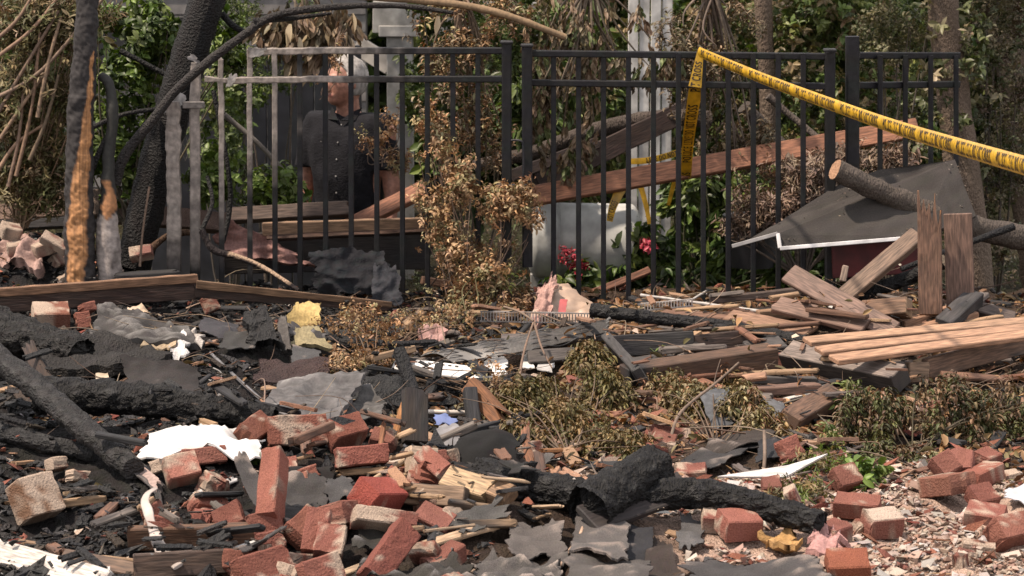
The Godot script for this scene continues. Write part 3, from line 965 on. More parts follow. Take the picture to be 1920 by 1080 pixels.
func make_boards() -> void:
	var F := Vector3(0, 0.15, 1)
	var U := Vector3.UP
	# the long dark beam across the left, broken in the middle
	board("dark_beam", P(-40, 570, 0.55), P(372, 541, 0.6), 0.088, 0.05, Vector3(0, -0.12, 1), Color(0.055, 0.03, 0.022), "long dark scorched beam with a pale upper edge, before the trunks", {"bow": 0.0, "burn": 0.15, "jag_b": 0.03, "rough": 0.002})
	board("beam_strip", P(-40, 551, 0.6), P(376, 521, 0.65), 0.014, 0.045, Vector3(0, 1, 0.3), Color(0.36, 0.2, 0.12), "pale split strip along the upper edge of the dark beam", {"jag_b": 0.05}, "strip")
	board("dark_beam", P(366, 546, 0.62), P(738, 578, 0.6), 0.05, 0.045, Vector3(0, -0.12, 1), Color(0.05, 0.028, 0.02), "thinner dark beam continuing past the gate hinge to the fabric scrap", {"burn": 0.1, "jag_b": 0.06, "taper": 0.35})
	board("beam_strip", P(368, 533, 0.66), P(735, 571, 0.64), 0.008, 0.04, Vector3(0, 1, 0.3), Color(0.28, 0.17, 0.1), "thin pale strip along the thinner dark beam", {"taper": 0.3}, "strip")
	board("burnt_slab", P(212, 520, 0.3), P(340, 512, 0.25), 0.09, 0.03, U, Color(0.03, 0.025, 0.022), "charred plank scrap lying at the feet of the burnt trunks", {"burn": 0.7, "jag_a": 0.05, "jag_b": 0.05})
	# behind the fence
	board("fallen_plank", P(985, 370, -0.55), P(1720, 240, -1.1), 0.10, 0.045, Vector3(0, 0.45, 1), Color(0.36, 0.16, 0.09), "long red-brown plank leaning behind the metal fence", {"step": 0.12, "top": Color(0.38, 0.17, 0.095)}, "plank")
	board("fallen_plank", P(625, 440, -0.55), P(800, 352, -0.8), 0.085, 0.04, Vector3(-0.4, 0.6, 1), Color(0.34, 0.15, 0.085), "short red-brown plank end before the person in the dark shirt", {}, "plank")
	board("fallen_plank", P(500, 442, -0.35), P(800, 428, -0.35), 0.05, 0.05, Vector3(0, 0.4, 1), Color(0.05, 0.03, 0.02), "dark plank with a tan upper edge behind the gate bars", {"top": Color(0.1, 0.05, 0.03)}, "plank")
	board("tan_strip", P(492, 430, -0.33), P(802, 420, -0.33), 0.018, 0.07, Vector3(0, 1, 0.2), Color(0.36, 0.23, 0.14), "tan strip lying on the dark plank behind the gate", {}, "strip")
	board("fallen_plank", P(430, 405, -0.6), P(660, 392, -0.6), 0.07, 0.08, Vector3(0, 0.4, 1), Color(0.16, 0.11, 0.085), "weathered grey-brown plank below the person's waist", {"jag_b": 0.05}, "plank")
	board("fallen_plank", P(1005, 345, -0.95), P(1300, 200, -1.35), 0.11, 0.06, Vector3(0.3, 0.2, 1), Color(0.05, 0.027, 0.019), "dark stained plank slanting under the fallen tree limb", {"burn": 0.1}, "plank")
	board("fallen_plank", P(960, 330, -0.9), P(1120, 268, -1.1), 0.06, 0.05, Vector3(0, 0.2, 1), Color(0.04, 0.022, 0.017), "dark plank stub beside the gate latch post", {"burn": 0.2}, "plank")
	board("fallen_plank", P(1095, 556, -0.3), P(1218, 507, -0.45), 0.035, 0.03, Vector3(0, 0.5, 1), REDWOOD, "slim reddish board propped in the green plants", {}, "plank")
	board("fallen_plank", P(790, 525, -0.25), P(900, 545, -0.3), 0.04, 0.05, F, BROWN, "brown board end in the dry bush behind the gate", {}, "plank")
	board("fallen_plank", P(800, 560, -0.2), P(870, 572, -0.2), 0.045, 0.05, F, Color(0.17, 0.14, 0.13), "grey board end at the foot of the dry bush", {}, "plank")
	board("concrete_kerb", P(-30, 395, -0.8), P(125, 388, -0.8), 0.12, 0.1, Vector3(0, 0.4, 1), Color(0.34, 0.24, 0.19), "dusty concrete block row behind the split trunk", {"mat": "brick", "rough": 0.004}, "concrete block")
	board("concrete_kerb", P(100, 380, -0.9), P(240, 385, -0.9), 0.13, 0.1, Vector3(0, 0.4, 1), Color(0.3, 0.23, 0.19), "dusty concrete block between the two burnt stems", {"mat": "brick", "rough": 0.004}, "concrete block")
	board("concrete_kerb", P(-30, 425, -0.7), P(125, 418, -0.7), 0.05, 0.06, Vector3(0, 0.4, 1), Color(0.03, 0.026, 0.024), "charred sill under the concrete block row", {"mat": "wood", "burn": 0.6}, "sill")
	board("concrete_kerb", P(220, 400, -0.85), P(440, 420, -0.8), 0.1, 0.08, Vector3(0, 0.4, 1), Color(0.28, 0.2, 0.17), "dusty concrete block half hidden by the gate hinge post", {"mat": "brick", "rough": 0.004}, "concrete block")
	board("charred_plank", P(420, 476, -0.52), P(815, 466, -0.52), 0.2, 0.05, Vector3(0, 0.1, 1), Color(0.03, 0.022, 0.018), "blackened wide board lying low behind the gate bars under the tan strip", {"burn": 0.4, "jag_b": 0.08})
	# the board heap at the right
	board("broken_board", P(1478, 512, 0.55), P(1675, 622, 0.95), 0.10, 0.022, Vector3(-0.25, 0.8, 0.75), Color(0.17, 0.10, 0.072), "wide brown board sliding down across the heap", {"top": Color(0.2, 0.125, 0.095)})
	board("broken_board", P(1450, 570, 0.75), P(1625, 612, 1.0), 0.10, 0.025, Vector3(-0.1, 0.9, 0.5), Color(0.18, 0.1, 0.07), "brown board lying under the sliding wide board", {"top": Color(0.22, 0.135, 0.10), "jag_a": 0.04})
	board("broken_board", P(1745, 590, 0.45), P(1742, 345, 0.4), 0.105, 0.025, Vector3(-0.1, 0.1, 1), Color(0.19, 0.105, 0.07), "upright board snapped into tall splinters at its top", {"jag_b": 0.26, "step": 0.03, "cols": 8, "end": RAW})
	board("broken_board", P(1802, 600, 0.42), P(1796, 400, 0.38), 0.125, 0.025, Vector3(-0.15, 0.1, 1), Color(0.21, 0.125, 0.09), "upright brown board standing beside the splintered one", {})
	board("broken_board", P(1787, 420, 0.33), P(1781, 308, 0.3), 0.088, 0.022, Vector3(-0.2, 0.1, 1), Color(0.23, 0.13, 0.09), "pale upright board stub behind the standing pair", {"jag_b": 0.02})
	board("broken_board", P(1585, 555, 0.35), P(1722, 440, 0.2), 0.085, 0.04, Vector3(-0.5, 0.5, 0.8), Color(0.22, 0.145, 0.10), "long brown board rising from the heap to the splintered upright", {"top": Color(0.2, 0.13, 0.09)})
	board("broken_board", P(1580, 528, 0.4), P(1586, 498, 0.38), 0.03, 0.02, F, Color(0.4, 0.3, 0.23), "small pale upright slat near the sliding board", {})
	board("broken_board", P(1620, 584, 0.75), P(1705, 576, 0.85), 0.08, 0.08, Vector3(0, 0.5, 0.9), Color(0.24, 0.135, 0.08), "stub of squared post with a tan sawn end", {"end": Color(0.45, 0.3, 0.18), "char_a": 0.2})
	board("deck_plank", P(1690, 608, 0.8), P(1800, 575, 0.6), 0.05, 0.03, U, DECK, "tan slat lying behind the wooden deck piece", {})
	board("deck_plank", P(1700, 622, 0.9), P(1830, 590, 0.7), 0.05, 0.03, U, DECK, "second tan slat lying beside another behind the deck piece", {})
	board("charred_block", P(1768, 612, 1.05), P(1828, 556, 0.85), 0.085, 0.07, Vector3(-0.4, 0.5, 0.8), Color(0.08, 0.075, 0.075), "checked black timber block leaning behind the deck piece", {"burn": 0.55, "rough": 0.004})
	board("charred_block", P(1830, 580, 0.8), P(1900, 600, 0.8), 0.06, 0.06, Vector3(0, 0.8, 0.8), Color(0.12, 0.09, 0.075), "grey timber block against the checked black block", {"burn": 0.3})
	board("charred_block", P(1810, 610, 0.95), P(1880, 598, 0.9), 0.04, 0.04, U, TAN, "tan timber end between the black block and deck", {})
	# the timber deck piece
	var dk := thing("deck_platform", "broken wooden deck piece of tan planks on dark joists", "deck", G(1700, 680), "")
	var deck := settle([P(1512, 641, 1.1), P(1535, 659, 1.3), P(1562, 675, 1.5), P(1960, 600, 0.7), P(1960, 612, 0.9), P(1960, 624, 1.12)], -0.12)
	for k in 3:
		var qa: Vector3 = deck[k]
		var qb: Vector3 = deck[k + 3]
		var mb := MB.new()
		bar(mb, qa, qb, 0.088, 0.022, Vector3(0, 1, 0.12), vary(DECK, 0.1), {"top": vary(Color(0.46, 0.275, 0.17), 0.1), "step": 0.1})
		part(dk, "plank", mb, M.wood)
	var fas := MB.new()
	var fq := settle([P(1735, 692, 1.62), P(1960, 632, 1.2)], -0.05)
	bar(fas, fq[0], fq[1], 0.085, 0.04, Vector3(0.3, 0.1, 1), Color(0.19, 0.11, 0.07), {"char_b": 0.5})
	part(dk, "fascia", fas, M.wood)
	fas = MB.new()
	fq = settle([P(1700, 698, 1.66), P(1738, 698, 1.63)], -0.05)
	bar(fas, fq[0], fq[1], 0.085, 0.05, F, Color(0.3, 0.2, 0.13), {})
	part(dk, "joist_end", fas, M.wood)
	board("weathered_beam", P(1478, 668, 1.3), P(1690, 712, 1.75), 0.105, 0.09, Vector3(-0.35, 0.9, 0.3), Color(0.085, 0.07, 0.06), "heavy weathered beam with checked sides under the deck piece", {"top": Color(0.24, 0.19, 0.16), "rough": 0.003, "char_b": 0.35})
	board("weathered_beam", P(1640, 695, 1.75), P(1750, 690, 1.7), 0.09, 0.06, U, Color(0.2, 0.15, 0.12), "grey beam top showing between deck planks and weeds", {})
	# middle
	board("brown_beam", P(1170, 712, 1.85), P(1450, 672, 1.6), 0.11, 0.10, Vector3(0, -0.1, 1), Color(0.12, 0.065, 0.04), "thick brown beam with a greyed top before the charred box", {"char_a": 0.7, "rough": 0.002})
	board("brown_beam", P(1450, 678, 1.5), P(1478, 672, 1.48), 0.06, 0.06, F, Color(0.26, 0.1, 0.07), "short reddish stub at the end of the thick brown beam", {})
	board("brown_beam", P(1400, 662, 1.42), P(1468, 652, 1.36), 0.10, 0.07, Vector3(-0.3, 0.8, 0.4), Color(0.10, 0.09, 0.085), "grey rounded timber end above the thick brown beam", {"burn": 0.25})
	board("brown_beam", P(1478, 792, 2.4), P(1562, 742, 2.05), 0.085, 0.075, Vector3(0.3, 0.8, 0.3), Color(0.19, 0.105, 0.065), "short thick brown beam pointing at the white triangular sheet", {"char_b": 0.3})
	board("brown_beam", P(1415, 734, 1.95), P(1535, 726, 1.85), 0.07, 0.035, U, Color(0.2, 0.115, 0.08), "thin brown board beneath the weathered beam", {})
	board("brown_beam", P(1410, 712, 1.85), P(1530, 714, 1.75), 0.04, 0.03, U, Color(0.10, 0.09, 0.085), "grey pipe-like board beneath the weathered beam", {})
	board("tan_board", P(1245, 585, 0.6), P(1395, 600, 0.75), 0.11, 0.02, U, Color(0.24, 0.13, 0.085), "tan board lying flat behind the long charred pole", {})
	board("tan_board", P(1365, 592, 0.7), P(1525, 622, 0.95), 0.10, 0.02, Vector3(-0.1, 1, 0.3), Color(0.3, 0.17, 0.11), "lighter tan board sloping down beside the charred pole", {"jag_b": 0.02})
	board("tan_board", P(1420, 592, 0.65), P(1500, 585, 0.6), 0.05, 0.045, U, Color(0.32, 0.19, 0.11), "tan block edge under the sliding wide board", {})
	board("tan_board", P(1330, 563, 0.3), P(1500, 545, 0.3), 0.045, 0.03, U, Color(0.11, 0.075, 0.06), "dark brown board low against the fence foot", {})
	board("tan_board", P(1500, 575, 0.5), P(1560, 540, 0.35), 0.03, 0.04, U, Color(0.09, 0.07, 0.06), "short dark board beneath the sliding wide board's top", {})
	board("charred_plank", P(1137, 650, 1.2), P(1300, 640, 1.1), 0.09, 0.03, F, Color(0.05, 0.045, 0.042), "blackened panel forming the back of the burnt box", {"burn": 0.4})
	board("charred_plank", P(1145, 645, 1.15), P(1205, 712, 1.75), 0.11, 0.04, Vector3(0.9, 0.5, 0.1), Color(0.06, 0.055, 0.052), "blackened side board of the burnt box", {"burn": 0.4, "top": Color(0.13, 0.12, 0.115)})
	board("charred_plank", P(1300, 650, 1.2), P(1400, 640, 1.1), 0.1, 0.03, F, Color(0.09, 0.055, 0.04), "dark scorched panel beside the back of the burnt box", {"burn": 0.3})
	board("charred_plank", P(1180, 680, 1.55), P(1260, 668, 1.45), 0.09, 0.02, U, Color(0.09, 0.08, 0.075), "grey floor scrap inside the burnt box", {"burn": 0.2})
	board("charred_plank", P(1290, 690, 1.5), P(1310, 640, 1.2), 0.05, 0.02, Vector3(-0.7, 0.4, 0.5), Color(0.13, 0.1, 0.08), "curved wood scrap leaning inside the burnt box", {"burn": 0.2, "jag_b": 0.05, "bow": 0.02})
	board("pale_stick", P(1100, 712, 1.75), P(1185, 680, 1.5), 0.022, 0.012, U, TAN, "thin tan stick lying before the burnt box", {"jag_a": 0.02})
	board("pale_stick", P(1185, 684, 1.5), P(1300, 672, 1.42), 0.02, 0.012, U, GREYWOOD, "thin grey stick over the thick brown beam's charred end", {})
	board("grey_plank", P(940, 640, 1.1), P(1140, 632, 1.1), 0.06, 0.03, Vector3(0, 0.8, 0.6), Color(0.13, 0.11, 0.10), "grey weathered plank under the black plastic netting", {"burn": 0.15})
	board("grey_plank", P(990, 672, 1.45), P(1150, 660, 1.4), 0.06, 0.04, Vector3(0, 0.6, 0.8), Color(0.10, 0.085, 0.075), "darker grey plank below the netting's edge", {"burn": 0.2})
	board("charred_beam", P(690, 655, 1.3), P(820, 648, 1.2), 0.06, 0.05, U, CHAR, "short charred beam between the foam and netting", {"burn": 0.8, "mat": "char"})
	board("charred_beam", P(800, 728, 1.95), P(960, 724, 1.9), 0.07, 0.06, U, Color(0.04, 0.04, 0.042), "charred beam behind the two splintered posts", {"burn": 0.8, "mat": "char"})
	# two splintered posts in the middle
	board("splintered_post", P(778, 832, 2.85), P(778, 728, 2.75), 0.085, 0.06, Vector3(0.3, 0.1, 1), Color(0.04, 0.028, 0.022), "charred post stump with orange split wood on one side", {"burn": 0.5, "jag_b": 0.05})
	board("splintered_post", P(775, 735, 2.75), P(748, 655, 2.6), 0.045, 0.04, Vector3(0.3, 0.2, 1), CHAR, "charred leaning stick rising from the post stump", {"burn": 0.9, "mat": "char"})
	board("split_wood", P(738, 830, 2.9), P(765, 740, 2.85), 0.03, 0.02, Vector3(-0.5, 0.2, 1), RAW, "orange splinter torn along the charred post stump", {"jag_b": 0.06, "jag_a": 0.04})
	board("splintered_post", P(945, 790, 2.55), P(880, 722, 2.4), 0.075, 0.05, Vector3(-0.6, 0.5, 0.7), Color(0.26, 0.11, 0.045), "orange-brown split block leaning over the black tar sheet", {"jag_a": 0.07, "char_b": 0.3})
	board("splintered_post", P(890, 800, 2.6), P(880, 730, 2.5), 0.05, 0.05, Vector3(0.2, 0.1, 1), CHAR, "black post behind the orange-brown split block", {"burn": 0.9})
	board("split_wood", P(728, 840, 3.1), P(722, 800, 3.05), 0.025, 0.02, F, TAN, "short tan peg sticking up near the clean pink-red brick", {"end": PALE})
	board("split_wood", P(712, 850, 3.15), P(720, 790, 3.0), 0.018, 0.015, F, Color(0.3, 0.13, 0.06), "thin orange splinter beside the short tan peg", {"jag_b": 0.03})
	board("split_wood", P(985, 802, 2.7), P(1012, 905, 3.2), 0.028, 0.02, Vector3(-0.4, 0.2, 1), Color(0.25, 0.11, 0.055), "long split stick curving down to the charred log", {"bow": 0.02, "jag_a": 0.04, "char_b": 0.3})
	board("split_wood", P(1018, 912, 3.3), P(1010, 850, 3.1), 0.035, 0.025, F, Color(0.09, 0.045, 0.03), "dark short stake where the split stick meets the log", {"burn": 0.2})
	# front centre timber
	board("wood_chunk", P(835, 898, 3.5), P(925, 925, 3.6), 0.085, 0.05, Vector3(0, 0.75, 0.65), Color(0.5, 0.34, 0.2), "fresh tan board with a clean broad face among the splinters", {"jag_b": 0.03})
	board("wood_chunk", P(925, 920, 3.55), P(960, 935, 3.6), 0.08, 0.05, Vector3(0.2, 0.75, 0.65), Color(0.3, 0.19, 0.11), "brown board end touching the fresh tan board", {"jag_b": 0.02})
	board("wood_chunk", P(745, 925, 3.6), P(875, 935, 3.7), 0.07, 0.05, Vector3(0, 0.4, 1), Color(0.13, 0.09, 0.065), "dark weathered block with a tan cut corner beside the bullnose brick", {"top": Color(0.3, 0.2, 0.13)})
	board("wood_chunk", P(764, 862, 3.35), P(818, 868, 3.3), 0.09, 0.05, Vector3(-0.2, 0.5, 1), Color(0.58, 0.45, 0.33), "pale end-grain block above the tan splinters", {"jag_b": 0.02})
	board("wood_splinter", P(722, 898, 3.5), P(842, 876, 3.45), 0.022, 0.014, U, PALE, "long tan splinter across the front of the pale block", {"jag_a": 0.03, "jag_b": 0.02})
	board("wood_splinter", P(625, 888, 3.45), P(735, 880, 3.45), 0.03, 0.01, Vector3(0, 0.8, 0.5), TAN, "flat tan splinter under the clean pink-red brick", {"jag_a": 0.05, "jag_b": 0.05})
	board("wood_splinter", P(700, 900, 3.5), P(765, 858, 3.35), 0.02, 0.016, U, PALE, "short tan splinter slanting up to the pale block", {"jag_b": 0.04})
	board("wood_splinter", P(540, 866, 3.42), P(590, 852, 3.4), 0.016, 0.012, U, TAN, "small splinter over the dark hollow by the upright brick", {"jag_b": 0.03})
	board("wood_splinter", P(735, 838, 3.15), P(745, 828, 3.15), 0.03, 0.015, U, PALE, "tiny pale chip behind the clean pink-red brick", {})
	board("pale_lath", P(610, 1090, 4.45), P(720, 1045, 4.25), 0.026, 0.014, Vector3(0, 0.8, 0.6), PALE, "pale lath lower piece crossing the brick heap", {"jag_b": 0.03})
	board("pale_lath", P(715, 1045, 4.25), P(958, 975, 3.95), 0.034, 0.014, Vector3(0, 0.8, 0.6), PALE, "long pale lath crossing the bottom of the brick heap", {})
	board("scorched_board", P(240, 1010, 4.0), P(482, 1003, 4.0), 0.075, 0.045, Vector3(0, -0.1, 1), Color(0.15, 0.075, 0.04), "scorched board with a raw orange upper edge near the white band", {"char_a": 0.3})
	board("raw_strip", P(262, 995, 3.98), P(480, 992, 3.98), 0.04, 0.012, U, Color(0.55, 0.3, 0.15), "raw orange strip on top of the scorched board", {"jag_a": 0.04}, "strip")
	board("scorched_board", P(250, 1062, 4.4), P(450, 1050, 4.35), 0.075, 0.045, F, Color(0.09, 0.055, 0.038), "dark scorched board along the bottom under the white band", {"burn": 0.2})
	board("scorched_board", P(120, 1045, 4.25), P(260, 1075, 4.4), 0.05, 0.04, Vector3(0, 0.7, 0.7), Color(0.14, 0.085, 0.055), "brown board slanting between white scraps at the bottom", {})
	board("white_board", P(-20, 1030, 4.1), P(195, 1092, 4.6), 0.085, 0.02, Vector3(-0.2, 0.7, 0.7), Color(0.62, 0.58, 0.53), "white painted siding board with scored lines, bottom corner", {"rough": 0.001}, "siding board")
	board("dark_splinter", P(50, 640, 1.6), P(112, 748, 2.1), 0.06, 0.02, Vector3(-0.6, 0.3, 0.7), Color(0.05, 0.028, 0.018), "dark curved splinter blade standing by the leaning burnt pole", {"jag_a": 0.1, "bow": 0.02}, "splinter")
	board("black_board", P(1100, 975, 4.3), P(1292, 908, 4.0), 0.12, 0.025, Vector3(-0.2, 0.7, 0.75), Color(0.03, 0.022, 0.02), "black board leaning between the two charred logs", {"burn": 0.3, "jag_b": 0.03})


# ---------- charred logs, poles ----------
func make_logs() -> void:
	var black := Color(0.02, 0.02, 0.022)
	log_of("charred_log", [P(60, 740, 2.2), P(280, 750, 2.3), P(420, 775, 2.4), P(520, 790, 2.45)], 0.08, 0.055, "massive charred log under the dark box scrap, seamed with deep cracks", Color(0.02, 0.02, 0.021), {"flat": 0.85, "rough": 0.12, "ragged": 0.8, "check": 0.009, "sides": 40, "per": 34, "freq": 9})
	log_of("charred_log", [P(-30, 610, 1.25), P(80, 640, 1.45), P(160, 660, 1.6)], 0.11, 0.07, "thick grey-black log under the bricks at the far end", Color(0.035, 0.032, 0.03), {"flat": 0.8, "rough": 0.14, "ragged": 0.8, "check": 0.009, "sides": 40, "per": 34})
	log_of("charred_pole", [P(-30, 655, 1.9), P(60, 720, 2.3), P(160, 805, 2.75), P(250, 880, 3.1)], 0.05, 0.043, "long burnt pole leaning down toward the white cloth", Color(0.075, 0.07, 0.068), {"rough": 0.08, "sides":  20, "check": 0.005, "per": 26}, "char", "charred pole")
	log_of("charred_pole", [P(-30, 800, 2.6), P(80, 830, 2.8), P(180, 852, 2.9)], 0.035, 0.03, "burnt pole lying low beneath the leaning burnt pole", Color(0.07, 0.07, 0.072), {"rough": 0.1, "sides":  20, "check": 0.005, "per": 26}, "char", "charred pole")
	log_of("charred_pole", [P(1108, 582, 0.75), P(1240, 598, 0.85), P(1380, 615, 0.95), P(1512, 640, 1.15)], 0.032, 0.028, "long charred pole lying before the timber heap", Color(0.05, 0.05, 0.052), {"rough": 0.12, "sides":  20, "check": 0.005, "per": 26, "freq": 10}, "char", "charred pole")
	log_of("charred_pole", [P(1605, 556, 0.45), P(1700, 522, 0.42), P(1772, 490, 0.5)], 0.032, 0.034, "charred round pole with a fresh pale cut end", Color(0.02, 0.02, 0.021), {"rough": 0.1, "sides":  20, "check": 0.005, "per": 26, "end": Color(0.5, 0.36, 0.22)}, "char", "charred pole")
	log_of("charred_pole", [P(1690, 505, 0.5), P(1790, 465, 0.42), P(1900, 425, 0.3)], 0.012, 0.018, "thin black stick slanting past the standing boards", Color(0.02, 0.02, 0.021), {"rough": 0.1, "per": 6}, "char", "charred pole")
	log_of("charred_log", [P(900, 890, 3.1), P(1010, 915, 3.35), P(1150, 935, 3.5), P(1300, 925, 3.5), P(1430, 950, 3.6), P(1545, 985, 3.75)], 0.066, 0.042, "long black log lying across the bottom, checked all over", black, {"rough": 0.07, "ragged": 0.8, "check": 0.009, "sides": 40, "per": 34, "freq": 9})
	log_of("charred_log", [P(1098, 962, 4.15), P(1165, 915, 4.0), P(1235, 872, 3.85)], 0.088, 0.078, "fat charred log end rising over the long black log", Color(0.014, 0.014, 0.015), {"rough": 0.07, "ragged": 0.8, "check": 0.009, "sides": 40, "per": 34, "freq": 9})
	log_of("charred_log", [P(905, 880, 3.15), P(990, 900, 3.3)], 0.045, 0.04, "grey ashen log end beside the black tar sheet", Color(0.12, 0.12, 0.125), {"rough": 0.07, "ragged": 0.8, "check": 0.009, "sides": 40, "per": 34})
	log_of("charred_pole", [P(1400, 782, 2.35), P(1500, 815, 2.6), P(1612, 850, 2.85)], 0.012, 0.009, "charred stick pointing across the weeds from the netted foliage", Color(0.05, 0.045, 0.042), {"rough": 0.15, "per": 8, "cols": Color(0.25, 0.22, 0.2)}, "char", "charred pole")
	log_of("charred_pole", [P(620, 640, 1.15), P(720, 650, 1.25)], 0.03, 0.03, "short charred pole behind the yellow foam scrap", Color(0.03, 0.03, 0.03), {"rough": 0.12, "per": 8}, "char", "charred pole")
	log_of("metal_conduit", [P(395, 662, 1.7), P(440, 705, 2.0), P(490, 750, 2.35)], 0.007, 0.007, "grey metal conduit slanting to the ashen cloth", Color(0.2, 0.2, 0.21), {"rough": 0.0, "per": 6}, "metal", "conduit")
	log_of("metal_conduit", [P(800, 772, 2.6), P(880, 774, 2.6)], 0.009, 0.009, "short pale pipe between the two splintered posts", Color(0.6, 0.54, 0.47), {"rough": 0.02, "per": 4}, "vinyl", "pipe")
	log_of("bent_wire", [P(1203, 975, 3.95), P(1215, 950, 3.9), P(1245, 948, 3.9), P(1270, 960, 3.9)], 0.003, 0.003, "thin grey wire loop standing before the black board", Color(0.25, 0.24, 0.24), {"rough": 0.0, "sides": 5}, "metal", "wire")
	log_of("bent_wire", [P(392, 712, 2.0), P(410, 722, 2.05), P(415, 700, 1.95), P(400, 690, 1.9)], 0.003, 0.003, "small curled wire beside the conduit", Color(0.3, 0.29, 0.28), {"rough": 0.0, "sides": 5}, "metal", "wire")
	# dry forked twig in the middle and others
	log_of("dry_branch", [P(968, 770, 2.4), P(975, 700, 2.2), P(985, 650, 2.0), P(1000, 605, 1.8)], 0.006, 0.004, "slender bent twig standing over the white vinyl trim", Color(0.2, 0.13, 0.09), {"per": 6}, "stem", "twig")
	log_of("dry_branch", [P(1002, 605, 1.8), P(1015, 650, 1.95), P(1035, 690, 2.1)], 0.006, 0.003, "twig forking down from the slender bent twig's tip", Color(0.2, 0.13, 0.09), {"per": 6}, "stem", "twig")
	log_of("dry_branch", [P(945, 575, 1.6), P(975, 585, 1.7), P(1000, 602, 1.8)], 0.005, 0.005, "twig reaching back from the slender bent twig to the fence", Color(0.24, 0.17, 0.12), {"per": 5}, "stem", "twig")
	log_of("dry_branch", [P(1255, 835, 2.6), P(1275, 775, 2.4), P(1340, 720, 2.1), P(1385, 680, 1.9)], 0.007, 0.004, "bare branch rising through the wilted leaves by the brown beam", Color(0.2, 0.14, 0.1), {"per": 6}, "stem", "twig")
	log_of("dry_branch", [P(1432, 885, 3.1), P(1434, 850, 3.05), P(1433, 808, 2.95)], 0.007, 0.006, "short upright twig stuck before the white triangular sheet", Color(0.22, 0.16, 0.12), {"per": 4}, "stem", "twig")
	log_of("dry_branch", [P(1432, 888, 3.1), P(1455, 905, 3.2), P(1475, 920, 3.3)], 0.006, 0.004, "twig branching from the short upright twig's foot", Color(0.24, 0.17, 0.13), {"per": 4}, "stem", "twig")
	log_of("dry_branch", [P(1002, 912, 3.5), P(1045, 940, 3.65), P(1095, 975, 3.85)], 0.005, 0.004, "thin pale twig crossing below the long black log", Color(0.32, 0.24, 0.17), {"per": 5}, "stem", "twig")
	log_of("dry_branch", [P(1096, 976, 3.85), P(1085, 1010, 4.0), P(1062, 1040, 4.15), P(1040, 1080, 4.4)], 0.006, 0.005, "pale peeled twig hanging down over the felt sheets", Color(0.55, 0.38, 0.27), {"per": 5}, "stem", "twig")
	log_of("fallen_limb", [P(1565, 318, 0.15), P(1680, 372, 0.05), P(1800, 420, -0.05), P(1960, 455, -0.2)], 0.049, 0.062, "thick bark log with a pale sawn end over the dark roof sheet", Color(0.15, 0.125, 0.105), {"rough": 0.1, "sides": 16, "per": 12, "freq": 8, "end": Color(0.6, 0.36, 0.23)}, "bark", "log")
	log_of("fallen_limb", [P(890, 312, -1.15), P(1000, 285, -1.2), P(1130, 240, -1.25), P(1260, 220, -1.3), P(1330, 225, -1.35)], 0.032, 0.05, "grey-brown tree limb fallen behind the gate latch", Color(0.13, 0.105, 0.09), {"rough": 0.1, "sides": 12, "per": 10}, "bark", "fallen limb")
	log_of("fallen_limb", [P(1395, 200, -1.3), P(1450, 260, -1.35), P(1530, 330, -1.2)], 0.04, 0.035, "grey limb slanting down behind the fence end posts", Color(0.12, 0.1, 0.085), {"rough": 0.1, "sides": 10, "per": 8}, "bark", "fallen limb")
	log_of("fallen_limb", [P(1440, 180, -1.5), P(1480, 215, -1.5), P(1560, 280, -1.4)], 0.02, 0.016, "thin grey limb beside the slanting limb behind the fence", Color(0.16, 0.13, 0.11), {"rough": 0.1, "per": 6}, "bark", "fallen limb")
	log_of("fallen_limb", [P(420, 215, -0.9), P(500, 285, -0.9), P(575, 375, -0.9)], 0.014, 0.012, "grey pole slanting down behind the scorched gate bars", Color(0.17, 0.15, 0.13), {"per": 6}, "stem", "pole")
	# twisted burnt branch at the gate foot
	log_of("twisted_branch", [P(262, 492, 0.3), P(285, 465, 0.28), P(320, 440, 0.25), P(372, 435, 0.2)], 0.014, 0.018, "twisted burnt branch arching from the trunks to the gate", Color(0.14, 0.085, 0.055), {"per": 6, "rough": 0.15}, "bark", "branch")
	log_of("twisted_branch", [P(378, 432, 0.2), P(400, 468, 0.22), P(440, 480, 0.25), P(500, 505, 0.3), P(560, 545, 0.4)], 0.018, 0.01, "burnt branch with pale peeled stretch falling to the beam", Color(0.06, 0.045, 0.038), {"per": 7, "rough": 0.15, "fn": func(s, a, n): return Color(0.6, 0.43, 0.3) if s > 0.45 and s < 0.9 and sin(a) > -0.2 + n else Color(0.04, 0.035, 0.032)}, "bark", "branch")
	log_of("twisted_branch", [P(378, 432, 0.2), P(398, 380, 0.15), P(388, 330, 0.1)], 0.012, 0.008, "black branch stub rising behind the gate stile", Color(0.03, 0.028, 0.027), {"per": 5, "rough": 0.1}, "char", "branch")
	log_of("twisted_branch", [P(418, 455, -0.15), P(432, 380, -0.2), P(425, 300, -0.2), P(400, 170, -0.25)], 0.012, 0.012, "thin black burnt stem rising behind the first gate bar", Color(0.02, 0.02, 0.02), {"per": 5, "rough": 0.1}, "char", "branch")
	log_of("twisted_branch", [P(262, 500, 0.2), P(268, 430, 0.15), P(280, 350, 0.1)], 0.006, 0.005, "thin brown stick leaning on the dark leaning trunk", Color(0.2, 0.13, 0.09), {"per": 4}, "stem", "branch")

